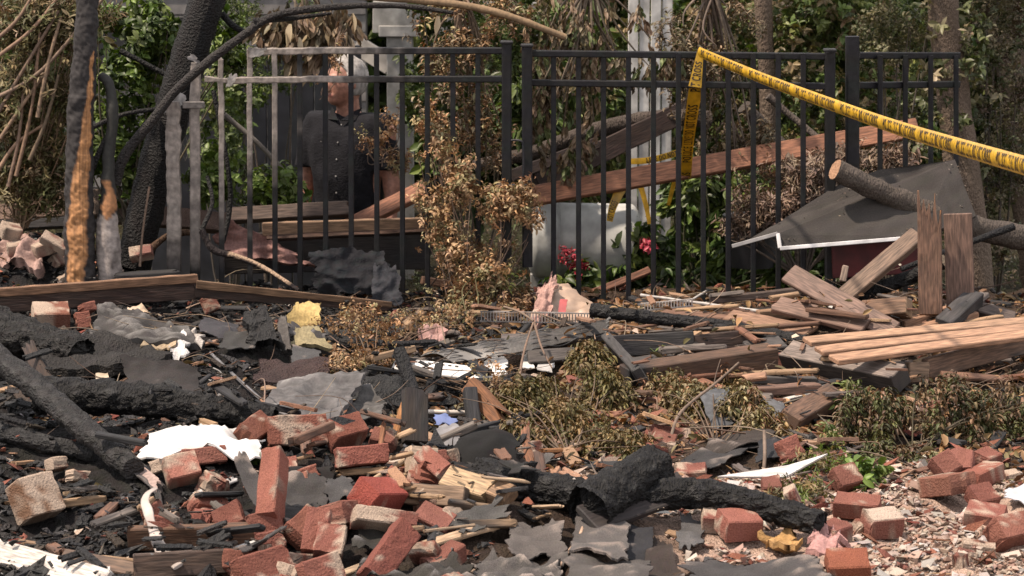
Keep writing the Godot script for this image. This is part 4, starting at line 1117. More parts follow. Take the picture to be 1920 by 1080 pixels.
func make_scraps() -> void:
	var U := Vector3.UP
	# loose ones that nothing tells apart
	for i in 120:
		var px := R(280, 860)
		var py := R(840, 1080)
		var c := rest_at(px, py, R(-0.05, 0.0))
		if c == Vector3.INF: continue
		var a := R(0, TAU)
		var d := Vector3(cos(a), R(-0.35, 0.35), sin(a)) * R(0.02, 0.09)
		brick(c - d, c + d, "broken red brick wedged low in the front brick heap", {"rest": 0.0, "up": jit(0.7) + Vector3(0, 0.9, 0.3), "mortar": R(0.0, 0.4), "soot": R(0, 0.45), "w": R(0.045, 0.098), "jb": R(0, 0.04), "ja": R(0, 0.03), "burn": R(0, 0.1)}, "broken bricks wedged in the front heap")
	for i in 13:
		var px := R(1240, 1920)
		var py := R(870, 1075)
		if py < 940 and px < 1550: continue
		var c := rest_at(px, py, R(-0.02, 0.01))
		if c == Vector3.INF: continue
		var a := R(0, TAU)
		var d := Vector3(cos(a), R(-0.2, 0.2), sin(a)) * R(0.025, 0.085)
		brick(c - d, c + d, "brick fragment half buried in the pale mortar crumbs", {"rest": 0.0, "up": jit(0.5) + Vector3(0, 1, 0), "mortar": R(0.25, 0.7), "w": R(0.04, 0.085), "jb": R(0, 0.03), "ja": R(0, 0.03)}, "brick fragments in the mortar crumbs")
	for i in 7:
		var c := rest_at(R(980, 1420), R(740, 880), R(-0.05, -0.01))
		if c == Vector3.INF: continue
		var a := R(0, TAU)
		var d := Vector3(cos(a), R(-0.3, 0.3), sin(a)) * R(0.04, 0.09)
		brick(c - d, c + d, "dull red brick lying in the wilted brown foliage", {"up": jit(0.6) + Vector3(0, 1, 0), "mortar": R(0.05, 0.4), "soot": R(0.3, 0.6), "rest": 0.0}, "bricks under the wilted foliage")
	# scraps nothing tells apart
	for i in 60:
		var c := rest_at(R(1180, 1900), R(570, 760), R(0.0, 0.05))
		if c == Vector3.INF: continue
		var a := R(-0.5, 0.5) + (0.0 if rng.randf() < 0.7 else 1.5)
		var d := Vector3(cos(a), R(-0.15, 0.15), sin(a)) * R(0.05, 0.16)
		board("board_scrap", c - d, c + d, R(0.02, 0.06), R(0.01, 0.025), jit(0.4) + U, [BROWN, REDWOOD, GREYWOOD, TAN, DECK][rng.randi() % 5], "short brown board scrap lying in the timber heap", {"jag_a": R(0, 0.03), "jag_b": R(0, 0.05), "burn": R(0, 0.35)}, "board scrap", "board scraps in the timber heap")
	for i in 90:
		var c := rest_at(R(40, 980), R(590, 1070), R(0.0, 0.04))
		if c == Vector3.INF: continue
		var a := R(0, TAU)
		var d := Vector3(cos(a), R(-0.25, 0.25), sin(a)) * R(0.04, 0.15)
		board("charred_scrap", c - d, c + d, R(0.02, 0.05), R(0.012, 0.03), jit(0.5) + U, [BROWN, GREYWOOD, CHAR, CHAR, TAN][rng.randi() % 5], "short charred wood scrap lying in the burnt debris", {"jag_a": R(0, 0.04), "jag_b": R(0, 0.05), "burn": R(0.1, 0.6)}, "charred scrap", "charred wood scraps in the burnt debris")
	for i in 26:
		var c := rest_at(R(640, 1080), R(870, 1075), R(0.0, 0.05))
		if c == Vector3.INF: continue
		var a := R(0, TAU)
		var d := Vector3(cos(a), R(-0.25, 0.25), sin(a)) * R(0.03, 0.11)
		board("wood_splinter", c - d, c + d, R(0.012, 0.035), R(0.008, 0.016), jit(0.4) + U, [PALE, TAN, TAN, BROWN, RAW][rng.randi() % 5], "raw wood splinter caught among the front bricks", {"jag_a": R(0, 0.04), "jag_b": R(0, 0.05)}, "splinter", "wood splinters among the front bricks")
	for i in 14:
		var c := rest_at(R(430, 1300), R(860, 1075), R(0.0, 0.05))
		if c == Vector3.INF: continue
		var a := R(0, TAU)
		var d := Vector3(cos(a), R(-0.2, 0.3), sin(a)) * R(0.04, 0.1)
		var e := Vector3(-sin(a), R(0.1, 0.6), cos(a)) * R(0.03, 0.07)
		lay("felt_scrap", [c - d - e, c + d - e, c + d + e, c - d + e], "small torn felt scrap crumpled among the front bricks", "felt scrap", "felt", [FELT, Color(0.12, 0.115, 0.11), Color(0.035, 0.033, 0.032)][i % 3], {"amp": 0.014, "jag": 0.15, "nx": 9, "ny": 8, "freq": 3}, "felt scraps among the front bricks")
	for i in 10:
		var c := rest_at(R(60, 760), R(620, 790), R(0.0, 0.04))
		if c == Vector3.INF: continue
		var a := R(0, TAU)
		var d := Vector3(cos(a), R(-0.2, 0.3), sin(a)) * R(0.04, 0.11)
		var e := Vector3(-sin(a), R(0.1, 0.5), cos(a)) * R(0.03, 0.08)
		lay("burnt_scrap", [c - d - e, c + d - e, c + d + e, c - d + e], "burnt crumpled scrap lying in the black ash", "burnt scrap", "felt", [Color(0.05, 0.048, 0.048), Color(0.1, 0.095, 0.095), Color(0.03, 0.03, 0.03)][i % 3], {"amp": 0.018, "jag": 0.18, "nx": 9, "ny": 8, "freq": 3, "spots": 0.08}, "burnt scraps in the black ash")

# ---------- limp sheets: felt, cloth, plastic, insulation ----------
func lay(called: String, corners: Array, label: String, category: String, material: String, col: Color, o := {}, group := "") -> void:
	var mb := MB.new()
	var c := settle(corners + [(corners[0] + corners[1] + corners[2] + corners[3]) / 4.0], -o.get("lift", 0.02)).slice(0, 4)
	if material == "felt" and not o.has("spots"):
		o.spots = 0.12
		o.spot = Color(0.30, 0.25, 0.22)
	sheet(mb, c, o.get("nx", 24), o.get("ny", 20), 1.35 * o.get("amp", 0.012), o.get("freq", 2.0), o.get("thick", 0.004), o.get("jag", 0.04), vary(col, 0.06), o)
	clear_now = group == ""
	single(called, mb, M[material], true, label, category, group)
	clear_now = false

func make_sheets() -> void:
	lay("burnt_cloth", [P(492, 772, 2.45), P(520, 712, 2.0), P(682, 700, 1.95), P(632, 800, 2.6)], "ash grey burnt cloth folded flat like a pocket, mid heap", "cloth", "cloth", Color(0.15, 0.142, 0.14), {"amp": 0.022, "freq": 1.4, "crease": true, "thick": 0.02, "nx": 28, "ny": 22, "spots": 0.12, "spot": Color(0.32, 0.31, 0.3)})
	lay("burnt_cloth", [P(640, 790, 2.55), P(680, 715, 2.1), P(724, 745, 2.3), P(718, 780, 2.5)], "crisp burnt grille scrap beside the ash grey cloth", "scrap", "cloth", Color(0.11, 0.105, 0.1), {"amp": 0.02, "spots": 0.1})
	lay("white_cloth", [P(258, 838, 3.3), P(292, 798, 3.0), P(482, 788, 2.95), P(492, 838, 3.35)], "crumpled white cloth draped on bricks, brightest thing in front", "cloth", "vinyl", Color(0.83, 0.81, 0.8), {"amp": 0.03, "freq": 1.7, "crease": true, "jag": 0.06, "thick": 0.006, "curl_y": -0.03, "lift": 0.05, "nx": 22, "ny": 16})
	lay("white_cloth", [P(290, 848, 3.32), P(300, 832, 3.25), P(440, 825, 3.2), P(430, 846, 3.3)], "white folded edge hanging below the crumpled white cloth", "cloth", "vinyl", Color(0.78, 0.7, 0.62), {"amp": 0.012, "jag": 0.08, "thick": 0.01})
	lay("ashen_slab", [P(170, 640, 1.25), P(185, 578, 0.85), P(270, 582, 0.85), P(390, 645, 1.25)], "ash-covered grey slab sloping under the dark beam", "slab", "felt", Color(0.085, 0.08, 0.078), {"amp": 0.025, "thick": 0.03, "freq": 3, "spots": 0.22, "spot": Color(0.22, 0.21, 0.2), "nx": 30, "ny": 20})
	lay("ashen_slab", [P(40, 690, 1.75), P(60, 620, 1.2), P(290, 640, 1.3), P(330, 690, 1.7)], "dark burnt mattress-like slab below the ash-covered slab", "slab", "char", Color(0.04, 0.036, 0.033), {"amp": 0.03, "thick": 0.05, "jag": 0.06})
	lay("pale_scraps", [P(272, 640, 1.5), P(290, 618, 1.3), P(330, 620, 1.3), P(325, 650, 1.55)], "torn cream insulation scrap on the ash-covered slab", "insulation", "foam", Color(0.55, 0.42, 0.27), {"amp": 0.02, "freq": 5, "jag": 0.2, "thick": 0.01, "nx": 10, "ny": 8})
	lay("pale_scraps", [P(315, 662, 1.65), P(318, 630, 1.4), P(352, 632, 1.4), P(352, 666, 1.65)], "white fluffy insulation scrap touching the cream scrap", "insulation", "foam", Color(0.75, 0.72, 0.7), {"amp": 0.025, "freq": 6, "jag": 0.25, "thick": 0.01, "nx": 10, "ny": 8})
	lay("pale_scraps", [P(340, 640, 1.45), P(335, 618, 1.3), P(372, 620, 1.3), P(380, 645, 1.5)], "flaky grey-white scrap at the edge of the fluffy insulation", "insulation", "foam", Color(0.5, 0.46, 0.42), {"amp": 0.02, "freq": 6, "jag": 0.25, "thick": 0.008, "nx": 10, "ny": 8})
	lay("crumpled_paper", [P(238, 595, 0.95), P(236, 572, 0.9), P(272, 568, 0.9), P(280, 590, 0.95)], "crumpled pale paper just under the dark beam", "paper", "vinyl", Color(0.62, 0.47, 0.33), {"amp": 0.02, "freq": 5, "jag": 0.12, "nx": 7, "ny": 6})
	lay("ceramic_shard", [P(178, 720, 2.0), P(182, 680, 1.9), P(200, 678, 1.9), P(202, 716, 2.0)], "curled cream shard standing on the massive charred log", "shard", "vinyl", Color(0.62, 0.5, 0.36), {"amp": 0.012, "freq": 4, "jag": 0.12, "nx": 6, "ny": 8, "thick": 0.006})
	lay("dark_box_scrap", [P(235, 735, 2.1), P(230, 668, 1.95), P(372, 690, 2.0), P(376, 750, 2.2)], "dark grey crumpled box panel above the massive charred log", "panel", "felt", Color(0.055, 0.05, 0.05), {"amp": 0.015, "thick": 0.01, "curl": 0.02})
	lay("dark_box_scrap", [P(372, 615, 1.2), P(385, 588, 1.0), P(450, 600, 1.05), P(440, 630, 1.3)], "bluish grey shingle scrap resting under the thinner beam", "shingle", "felt", Color(0.075, 0.072, 0.08), {"amp": 0.012, "curl": -0.02})
	lay("dark_box_scrap", [P(410, 650, 1.5), P(420, 620, 1.3), P(485, 622, 1.3), P(480, 655, 1.5)], "flat grey shingle scrap left of the foam's dark footing", "shingle", "felt", Color(0.07, 0.068, 0.066), {"amp": 0.012})
	lay("dark_box_scrap", [P(545, 685, 1.65), P(548, 648, 1.5), P(600, 655, 1.5), P(600, 688, 1.65)], "small grey square panel right beneath the foam scrap", "panel", "felt", Color(0.11, 0.11, 0.112), {"amp": 0.008})
	lay("dark_pad", [P(475, 712, 1.9), P(485, 680, 1.65), P(620, 682, 1.65), P(600, 715, 1.95)], "reddish charred pad behind the ash grey cloth", "pad", "char", Color(0.075, 0.042, 0.038), {"amp": 0.02, "thick": 0.03})
	lay("dark_pad", [P(660, 740, 2.15), P(690, 695, 1.85), P(770, 715, 1.95), P(760, 765, 2.3)], "black lumpy burnt pad right of the ash grey cloth", "pad", "char", Color(0.03, 0.03, 0.03), {"amp": 0.035, "thick": 0.04, "jag": 0.1})
	lay("dark_pad", [P(470, 650, 1.3), P(455, 575, 1.15), P(500, 570, 1.1), P(525, 655, 1.3)], "sooty black bundle standing left of the yellow foam", "pad", "char", Color(0.03, 0.03, 0.03), {"amp": 0.04, "thick": 0.05, "jag": 0.1})
	# yellow foam: two curled pieces
	lay("yellow_foam", [P(524, 615, 1.2), P(552, 566, 1.15), P(602, 566, 1.1), P(598, 614, 1.2)], "bright yellow foam flap scorched orange along its lower rim", "foam", "foam", Color(0.68, 0.5, 0.2), {"amp": 0.012, "thick": 0.02, "curl": -0.02, "jag": 0.06, "spots": 0.1, "spot": Color(0.5, 0.25, 0.08)})
	lay("yellow_foam", [P(545, 645, 1.35), P(552, 612, 1.25), P(600, 610, 1.2), P(622, 652, 1.4)], "drab olive foam layer under the bright yellow flap", "foam", "foam", Color(0.38, 0.32, 0.18), {"amp": 0.018, "thick": 0.02, "jag": 0.08})
	lay("yellow_foam", [P(526, 655, 1.25), P(520, 605, 1.1), P(536, 590, 1.05), P(545, 650, 1.25)], "grey sooted foam side beside the yellow flap", "foam", "foam", Color(0.12, 0.11, 0.1), {"amp": 0.015, "thick": 0.02, "jag": 0.06})
	# fabric scrap hanging at the gate foot, cardboard
	lay("dark_fabric", [P(590, 545, 0.12), P(585, 470, 0.05), P(720, 470, 0.05), P(752, 560, 0.12)], "dark blue-grey tattered fabric slumped against the gate bars", "fabric", "cloth", Color(0.028, 0.029, 0.033), {"amp": 0.03, "freq": 1.7, "jag": 0.08, "thick": 0.008, "nx": 40, "ny": 30, "crease": true})
	lay("dark_fabric", [P(695, 575, 0.2), P(700, 495, 0.1), P(745, 500, 0.1), P(755, 570, 0.2)], "lighter slate fabric fold hanging at the end of the tattered fabric", "fabric", "cloth", Color(0.045, 0.047, 0.055), {"amp": 0.02, "freq": 2.2, "jag": 0.08, "crease": true})
	lay("paper_sack", [P(1000, 590, 0.6), P(1040, 520, 0.3), P(1110, 560, 0.4), P(1115, 592, 0.6)], "torn tan paper sack with a faded red print, by the netting", "sack", "vinyl", Color(0.46, 0.33, 0.25), {"amp": 0.02, "freq": 2.5, "jag": 0.1, "curl": -0.02, "thick": 0.006})
	lay("red_print", [P(1046, 588, 0.72), P(1050, 562, 0.62), P(1064, 563, 0.62), P(1060, 588, 0.72)], "faded red blotch of print standing proud on the tan sack", "scrap", "paint", Color(0.45, 0.1, 0.1), {"amp": 0.004, "nx": 5, "ny": 5})
	lay("pink_insulation", [P(990, 600, 0.62), P(1015, 530, 0.4), P(1045, 520, 0.35), P(1030, 595, 0.6)], "pink fluffy insulation behind the tan sack", "insulation", "foam", Color(0.55, 0.33, 0.28), {"amp": 0.03, "freq": 5, "jag": 0.2, "thick": 0.02})
	lay("pink_insulation", [P(775, 645, 1.1), P(790, 612, 0.95), P(828, 615, 0.95), P(832, 645, 1.1)], "small pink insulation tuft before the leafy sprig", "insulation", "foam", Color(0.5, 0.3, 0.27), {"amp": 0.025, "freq": 5, "jag": 0.2, "thick": 0.02, "nx": 8, "ny": 8})
	lay("pink_insulation", [P(410, 470, -0.3), P(425, 410, -0.35), P(490, 440, -0.35), P(590, 500, -0.3)], "long pink insulation batt sagging behind the scorched bars", "insulation", "foam", Color(0.42, 0.23, 0.2), {"amp": 0.035, "freq": 3, "jag": 0.1, "thick": 0.06})
	lay("pink_insulation", [P(-20, 500, 0.2), P(-10, 440, 0.0), P(80, 440, 0.0), P(85, 490, 0.2)], "dusty pink rubble mound covered in lint beyond the beam", "insulation", "foam", Color(0.48, 0.31, 0.26), {"amp": 0.05, "freq": 3, "jag": 0.15, "thick": 0.06})
	lay("pink_insulation", [P(1430, 1015, 4.2), P(1440, 1000, 4.1), P(1490, 1000, 4.1), P(1500, 1022, 4.25)], "orange-yellow insulation tuft under the charred log", "insulation", "foam", Color(0.62, 0.36, 0.14), {"amp": 0.025, "freq": 5, "jag": 0.25, "thick": 0.02, "nx": 9, "ny": 7})
	lay("pink_insulation", [P(1520, 1025, 4.3), P(1530, 998, 4.15), P(1575, 1000, 4.15), P(1580, 1026, 4.3)], "pink insulation tuft next to the orange-yellow one", "insulation", "foam", Color(0.58, 0.32, 0.29), {"amp": 0.025, "freq": 5, "jag": 0.25, "thick": 0.02, "nx": 9, "ny": 7})
	# white vinyl and trims
	var tr := thing("white_trim", "long white vinyl trim with a row of dark slots, mid heap", "trim", G(840, 690))
	var tq := settle([P(738, 683, 1.72), P(945, 706, 1.9)], -0.04)
	var ta: Vector3 = tq[0]
	var tb: Vector3 = tq[1]
	var mb := MB.new()
	bar(mb, ta, tb, 0.07, 0.012, Vector3(0.05, 0.75, 0.65), WHITE, {"jag_b": 0.02, "rough": 0.001, "step": 0.04})
	part(tr, "strip", mb, M.vinyl)
	for k in 8:
		var s := 0.14 + k * 0.062
		var q := ta.lerp(tb, s) + Vector3(0, 0.019, -0.012)
		var slot := MB.new()
		var ax := (tb - ta).normalized()
		bar(slot, q - ax * 0.007, q + ax * 0.007, 0.005, 0.004, Vector3(0.05, 0.75, 0.65), Color(0.02, 0.02, 0.02), {"cols": 2, "rough": 0.0, "chamfer": 0.0005})
		part(tr, "slot", slot, M.ink)
	lay("white_scrap", [P(905, 690, 1.7), P(920, 668, 1.55), P(950, 672, 1.6), P(950, 700, 1.8)], "bent white sheet scrap touching the slotted trim's far end", "scrap", "vinyl", WHITE, {"amp": 0.015, "jag": 0.1, "nx": 8, "ny": 6})
	lay("white_scrap", [P(980, 690, 1.8), P(978, 662, 1.6), P(998, 660, 1.6), P(1003, 690, 1.8)], "small white shard upright under the forked twig", "scrap", "vinyl", WHITE, {"amp": 0.008, "jag": 0.1, "nx": 6, "ny": 6})
	lay("white_scrap", [P(1005, 692, 1.85), P(1010, 678, 1.75), P(1040, 676, 1.75), P(1035, 695, 1.9)], "white sliver right of the small white shard", "scrap", "vinyl", Color(0.6, 0.58, 0.56), {"amp": 0.008, "jag": 0.1, "nx": 6, "ny": 5})
	board("white_strip", P(1200, 553, 0.35), P(1445, 586, 0.65), 0.012, 0.012, Vector3.UP, Color(0.5, 0.47, 0.44), "thin pale metal strip lying along the fence foot", {"mat": "metal"}, "strip")
	board("white_strip", P(1300, 560, 0.35), P(1325, 545, 0.3), 0.012, 0.008, Vector3.UP, Color(0.5, 0.47, 0.44), "short pale metal piece crossing the thin pale strip", {"mat": "metal"}, "strip")
	log_of("white_band", [P(292, 915, 3.9), P(272, 935, 3.95), P(285, 985, 4.1), P(302, 1030, 4.3), P(335, 1062, 4.45)], 0.013, 0.02, "curling off-white plastic band looping down the front heap", Color(0.5, 0.43, 0.385), {"rough": 0.2, "sides": 10, "per": 8, "flat": 0.3, "lift": 0.08}, "vinyl", "band")
	board("white_trim_piece", P(415, 1040, 4.3), P(540, 1000, 4.1), 0.02, 0.02, Vector3(0, 0.8, 0.6), WHITE, "narrow white trim slanting under the squat brick", {"mat": "vinyl"}, "trim")
	board("white_trim_piece", P(150, 1080, 4.6), P(285, 1060, 4.5), 0.035, 0.02, Vector3(0, 0.8, 0.6), WHITE, "short white trim at the bottom by the scored siding board", {"mat": "vinyl", "jag_b": 0.05}, "trim")
	board("silver_strip", P(350, 935, 3.8), P(444, 897, 3.6), 0.03, 0.01, Vector3(-0.1, 0.8, 0.6), Color(0.6, 0.57, 0.55), "shiny torn metal strip poking over a dark hollow", {"mat": "metal", "jag_b": 0.03}, "strip")
	# torn bark end of the leaning pole
	lay("torn_bark", [P(170, 812, 2.85), P(185, 805, 2.8), P(300, 898, 3.35), P(285, 912, 3.4)], "pale torn bark strip peeling from the leaning burnt pole", "bark strip", "stem", Color(0.42, 0.31, 0.27), {"amp": 0.008, "jag": 0.06, "thick": 0.008, "nx": 14, "ny": 4})
	lay("felt_sheet", [P(205, 845, 3.05), P(215, 825, 2.95), P(305, 892, 3.3), P(300, 930, 3.55)], "smooth grey curled felt below the torn bark strip", "felt sheet", "felt", Color(0.15, 0.14, 0.135), {"amp": 0.01, "curl_y": -0.03, "jag": 0.03})
	# roofing felt in the front heap
	lay("felt_sheet", [P(438, 875, 3.45), P(460, 862, 3.4), P(492, 905, 3.55), P(482, 960, 3.8)], "grey felt flap standing left of the upright brick", "felt sheet", "felt", FELT, {"amp": 0.015, "curl_y": 0.02})
	lay("felt_sheet", [P(525, 952, 3.7), P(530, 895, 3.4), P(615, 900, 3.45), P(612, 950, 3.7)], "broad smooth felt sheet right of the upright brick", "felt sheet", "felt", FELT, {"amp": 0.02, "thick": 0.005})
	lay("felt_sheet", [P(525, 985, 3.85), P(530, 940, 3.65), P(600, 940, 3.65), P(590, 975, 3.8)], "dark torn felt tongue below the broad felt sheet", "felt sheet", "felt", Color(0.05, 0.048, 0.046), {"amp": 0.02, "jag": 0.1})
	lay("felt_sheet", [P(612, 940, 3.6), P(610, 892, 3.45), P(655, 895, 3.45), P(672, 925, 3.6)], "pointed grey felt scrap left of the bullnose brick", "felt sheet", "felt", Color(0.09, 0.088, 0.088), {"amp": 0.015, "jag": 0.15})
	lay("felt_sheet", [P(535, 905, 3.45), P(538, 862, 3.35), P(620, 860, 3.35), P(618, 895, 3.45)], "charred curled felt arch over the hollow by the upright brick", "felt sheet", "felt", Color(0.022, 0.02, 0.02), {"amp": 0.015, "curl": -0.03, "jag": 0.06})
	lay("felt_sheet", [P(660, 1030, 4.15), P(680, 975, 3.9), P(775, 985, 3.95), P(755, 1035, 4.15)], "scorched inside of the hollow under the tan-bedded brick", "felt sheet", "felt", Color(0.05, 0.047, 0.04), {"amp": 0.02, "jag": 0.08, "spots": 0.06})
	lay("felt_sheet", [P(955, 1035, 4.35), P(945, 972, 4.0), P(1065, 990, 4.1), P(1050, 1030, 4.35)], "torn grey felt sheet with ragged edges before the pale lath", "felt sheet", "felt", Color(0.15, 0.135, 0.126), {"amp": 0.02, "jag": 0.1})
	lay("felt_sheet", [P(1065, 1040, 4.4), P(1085, 968, 4.0), P(1180, 985, 4.1), P(1175, 1050, 4.45)], "grey felt shingle slab under the hanging peeled twig", "felt sheet", "felt", Color(0.14, 0.127, 0.12), {"amp": 0.014, "jag": 0.05, "thick": 0.008})
	lay("felt_sheet", [P(1175, 1042, 4.4), P(1178, 985, 4.1), P(1225, 990, 4.1), P(1222, 1050, 4.45)], "dark felt edge turned down beside the shingle slab", "felt sheet", "felt", Color(0.045, 0.045, 0.05), {"amp": 0.014, "jag": 0.04})
	lay("felt_sheet", [P(880, 1095, 4.7), P(890, 1040, 4.35), P(1060, 1045, 4.4), P(1060, 1095, 4.7)], "dusty grey felt pieces along the bottom below the ragged felt", "felt sheet", "felt", Color(0.11, 0.10, 0.095), {"amp": 0.03, "jag": 0.12, "freq": 3, "spots": 0.12, "spot": Color(0.5, 0.42, 0.37)})
	lay("felt_sheet", [P(1060, 1095, 4.75), P(1060, 1045, 4.4), P(1215, 1045, 4.4), P(1215, 1095, 4.75)], "wide grey felt lap at the bottom beneath the shingle slab", "felt sheet", "felt", Color(0.125, 0.113, 0.107), {"amp": 0.016, "jag": 0.05})
	lay("felt_sheet", [P(1205, 1095, 4.75), P(1215, 1000, 4.15), P(1250, 1005, 4.15), P(1290, 1095, 4.75)], "brown curling felt strip at the bottom near the wire loop", "felt sheet", "felt", Color(0.06, 0.045, 0.038), {"amp": 0.02, "jag": 0.04})
	lay("felt_sheet", [P(1270, 1020, 4.25), P(1275, 960, 4.0), P(1315, 968, 4.0), P(1318, 1025, 4.3)], "upright grey felt wedge beside the half buried brick", "felt sheet", "felt", Color(0.14, 0.135, 0.135), {"amp": 0.02, "jag": 0.1})
	lay("felt_sheet", [P(1265, 1090, 4.75), P(1310, 1045, 4.4), P(1540, 1050, 4.4), P(1560, 1095, 4.75)], "charcoal grey felt lying flat along the bottom by the orange-red brick", "felt sheet", "felt", Color(0.085, 0.08, 0.08), {"amp": 0.02, "jag": 0.08})
	lay("felt_sheet", [P(600, 1095, 4.5), P(690, 1060, 4.35), P(860, 1040, 4.3), P(870, 1095, 4.55)], "sooty rag of felt at the bottom beside the pale lath", "felt sheet", "felt", Color(0.06, 0.055, 0.05), {"amp": 0.04, "jag": 0.12, "freq": 3, "spots": 0.1})
	# black tar sheet dome and plastics at right
	lay("tar_sheet", [P(806, 872, 3.5), P(862, 790, 3.3), P(962, 792, 3.3), P(986, 890, 3.6)], "glossy black tar sheet humped over the middle of the front", "tar sheet", "felt", Color(0.014, 0.013, 0.013), {"amp": 0.03, "freq": 1.2, "curl": -0.05, "curl_y": -0.03, "thick": 0.006, "jag": 0.05, "lift": 0.0, "spots": 0.0})
	lay("tar_sheet", [P(830, 905, 3.45), P(845, 860, 3.25), P(960, 870, 3.3), P(940, 900, 3.45)], "black ragged tar fold under the humped tar sheet", "tar sheet", "felt", Color(0.018, 0.016, 0.016), {"amp": 0.03, "jag": 0.1})
	lay("black_plastic", [P(1265, 868, 3.2), P(1330, 830, 2.85), P(1430, 828, 2.85), P(1340, 880, 3.2)], "grey-black torn plastic sheet lying right of the fat log end", "plastic sheet", "felt", Color(0.06, 0.058, 0.058), {"amp": 0.015, "jag": 0.08})
	lay("black_plastic", [P(1300, 860, 3.1), P(1345, 815, 2.75), P(1440, 800, 2.7), P(1455, 820, 2.8)], "dark brown flap over the grey-black torn plastic", "plastic sheet", "felt", Color(0.075, 0.062, 0.055), {"amp": 0.015, "jag": 0.06})
	lay("black_plastic", [P(1415, 870, 3.15), P(1425, 822, 2.9), P(1480, 815, 2.85), P(1490, 850, 3.05)], "dark slate flap behind the white triangular sheet", "plastic sheet", "felt", Color(0.045, 0.045, 0.05), {"amp": 0.012, "jag": 0.05})
	var wt := MB.new()
	var wq := settle([P(1345, 893, 3.35), P(1478, 872, 3.2), P(1552, 850, 3.05), P(1472, 894, 3.4)], -0.04)
	plate(wt, wq, Vector3(0, 0.85, 0.5), 0.008, WHITE)
	single("white_triangle", wt, M.vinyl, false, "white triangular sheet with a sharp tip among weeds", "sheet")
	lay("sheet_metal", [P(1335, 800, 2.5), P(1310, 735, 2.15), P(1370, 722, 2.1), P(1388, 790, 2.45)], "blue-grey metal panel behind the wilted leaves", "metal panel", "metal", Color(0.11, 0.115, 0.125), {"amp": 0.008, "jag": 0.03})
	lay("sheet_metal", [P(1420, 768, 2.3), P(1430, 745, 2.15), P(1470, 755, 2.2), P(1465, 785, 2.4)], "small grey metal scrap left of the short thick beam", "metal panel", "metal", Color(0.12, 0.12, 0.125), {"amp": 0.01, "jag": 0.08, "nx": 6, "ny": 6})
	lay("white_peel", [P(1460, 752, 2.2), P(1470, 745, 2.15), P(1540, 722, 2.0), P(1545, 730, 2.05)], "curled white paint peel on the thin brown board", "scrap", "vinyl", Color(0.7, 0.66, 0.6), {"amp": 0.006, "jag": 0.15, "nx": 12, "ny": 3})
	lay("blue_scrap", [P(815, 796, 2.7), P(812, 775, 2.6), P(835, 778, 2.6), P(858, 796, 2.7)], "bright blue plastic scrap behind the short pale pipe", "plastic scrap", "vinyl", Color(0.13, 0.18, 0.38), {"amp": 0.015, "jag": 0.12, "nx": 8, "ny": 8})
	lay("grey_scrap", [P(815, 830, 2.95), P(818, 795, 2.75), P(865, 800, 2.8), P(868, 832, 2.95)], "greyish white scrap under the blue plastic scrap", "scrap", "vinyl", Color(0.24, 0.23, 0.23), {"amp": 0.015, "jag": 0.12, "nx": 8, "ny": 8})
	lay("white_papers", [P(1885, 930, 3.6), P(1890, 905, 3.5), P(1960, 910, 3.5), P(1960, 945, 3.65)], "loose white papers at the picture edge by the loose brick pile", "paper", "vinyl", Color(0.72, 0.74, 0.78), {"amp": 0.015, "jag": 0.08})
	# the dark roof sheet on its little red wall
	var rs := thing("roof_sheet", "dark grey sheet of roofing with a white metal edge, leaning on the fence", "roof sheet", P(1600, 500, 0.15))
	var cnr := [P(1372, 462, 0.28), P(1460, 418, 0.12), P(1560, 352, -0.05), P(1650, 318, -0.12), P(1790, 300, -0.2), P(1830, 405, 0.0), P(1720, 445, 0.18), P(1462, 466, 0.3), P(1458, 438, 0.26)]
	var rf := MB.new()
	plate(rf, cnr, Vector3(0.12, 0.85, 0.5), 0.012, Color(0.075, 0.067, 0.061), 0.012)
	part(rs, "sheet", rf, M.felt, true)
	var sp := []
	var spc := []
	for i in 260:
		var t1: Vector3 = cnr[1 + rng.randi() % 4].lerp(cnr[[5, 6, 7][rng.randi() % 3]], R(0.05, 0.95))
		sp.append(Transform3D(Basis.from_euler(Vector3(0.5, R(0, TAU), R(-0.2, 0.2))).scaled(Vector3.ONE * 0.008 * pow(R(0.3, 1.2), 2)), t1 + Vector3(0, 0.012, 0.004)))
		spc.append(vary([Color(0.3, 0.25, 0.2), Color(0.16, 0.12, 0.09), Color(0.4, 0.35, 0.3)][i % 3], 0.3))
	many(rs, "dust", chip_mesh(0.6, 0.1, 0.4), M.chip, sp, spc)
	for e in [[8, 7, "edge_trim"], [7, 6, "edge_trim"], [0, 8, "grey_trim"]]:
		var eb := MB.new()
		bar(eb, cnr[e[0]] + Vector3(0, 0.002, 0.012), cnr[e[1]] + Vector3(0, 0.002, 0.012), 0.018, 0.014, Vector3(0, 0.2, 1), Color(0.78, 0.77, 0.76) if e[2] == "edge_trim" else Color(0.3, 0.29, 0.28), {"cols": 2, "rough": 0.0, "step": 0.3, "chamfer": 0.002})
		part(rs, e[2], eb, M.vinyl)
	board("red_sheet", P(1560, 488, 0.05), P(1725, 478, 0.05), 0.17, 0.03, Vector3(0, 0, 1), Color(0.12, 0.018, 0.02), "dark red painted panel under the roof sheet's white edge", {"mat": "paint", "rough": 0.0, "step": 0.3}, "panel")
	lay("insulation_scrap", [P(1515, 462, 0.25), P(1525, 448, 0.2), P(1560, 450, 0.2), P(1562, 460, 0.25)], "pinkish scrap lying on the roof sheet's white edge", "scrap", "foam", Color(0.42, 0.28, 0.23), {"amp": 0.015, "jag": 0.2, "nx": 7, "ny": 5})
	# plastic netting (egg crate strips)
	netting([P(790, 668, 1.35), P(1000, 625, 1.05), P(1145, 600, 0.85), P(1140, 622, 1.0), P(1000, 655, 1.25), P(850, 680, 1.45)], "black plastic netting draped in a long wave over grey planks")
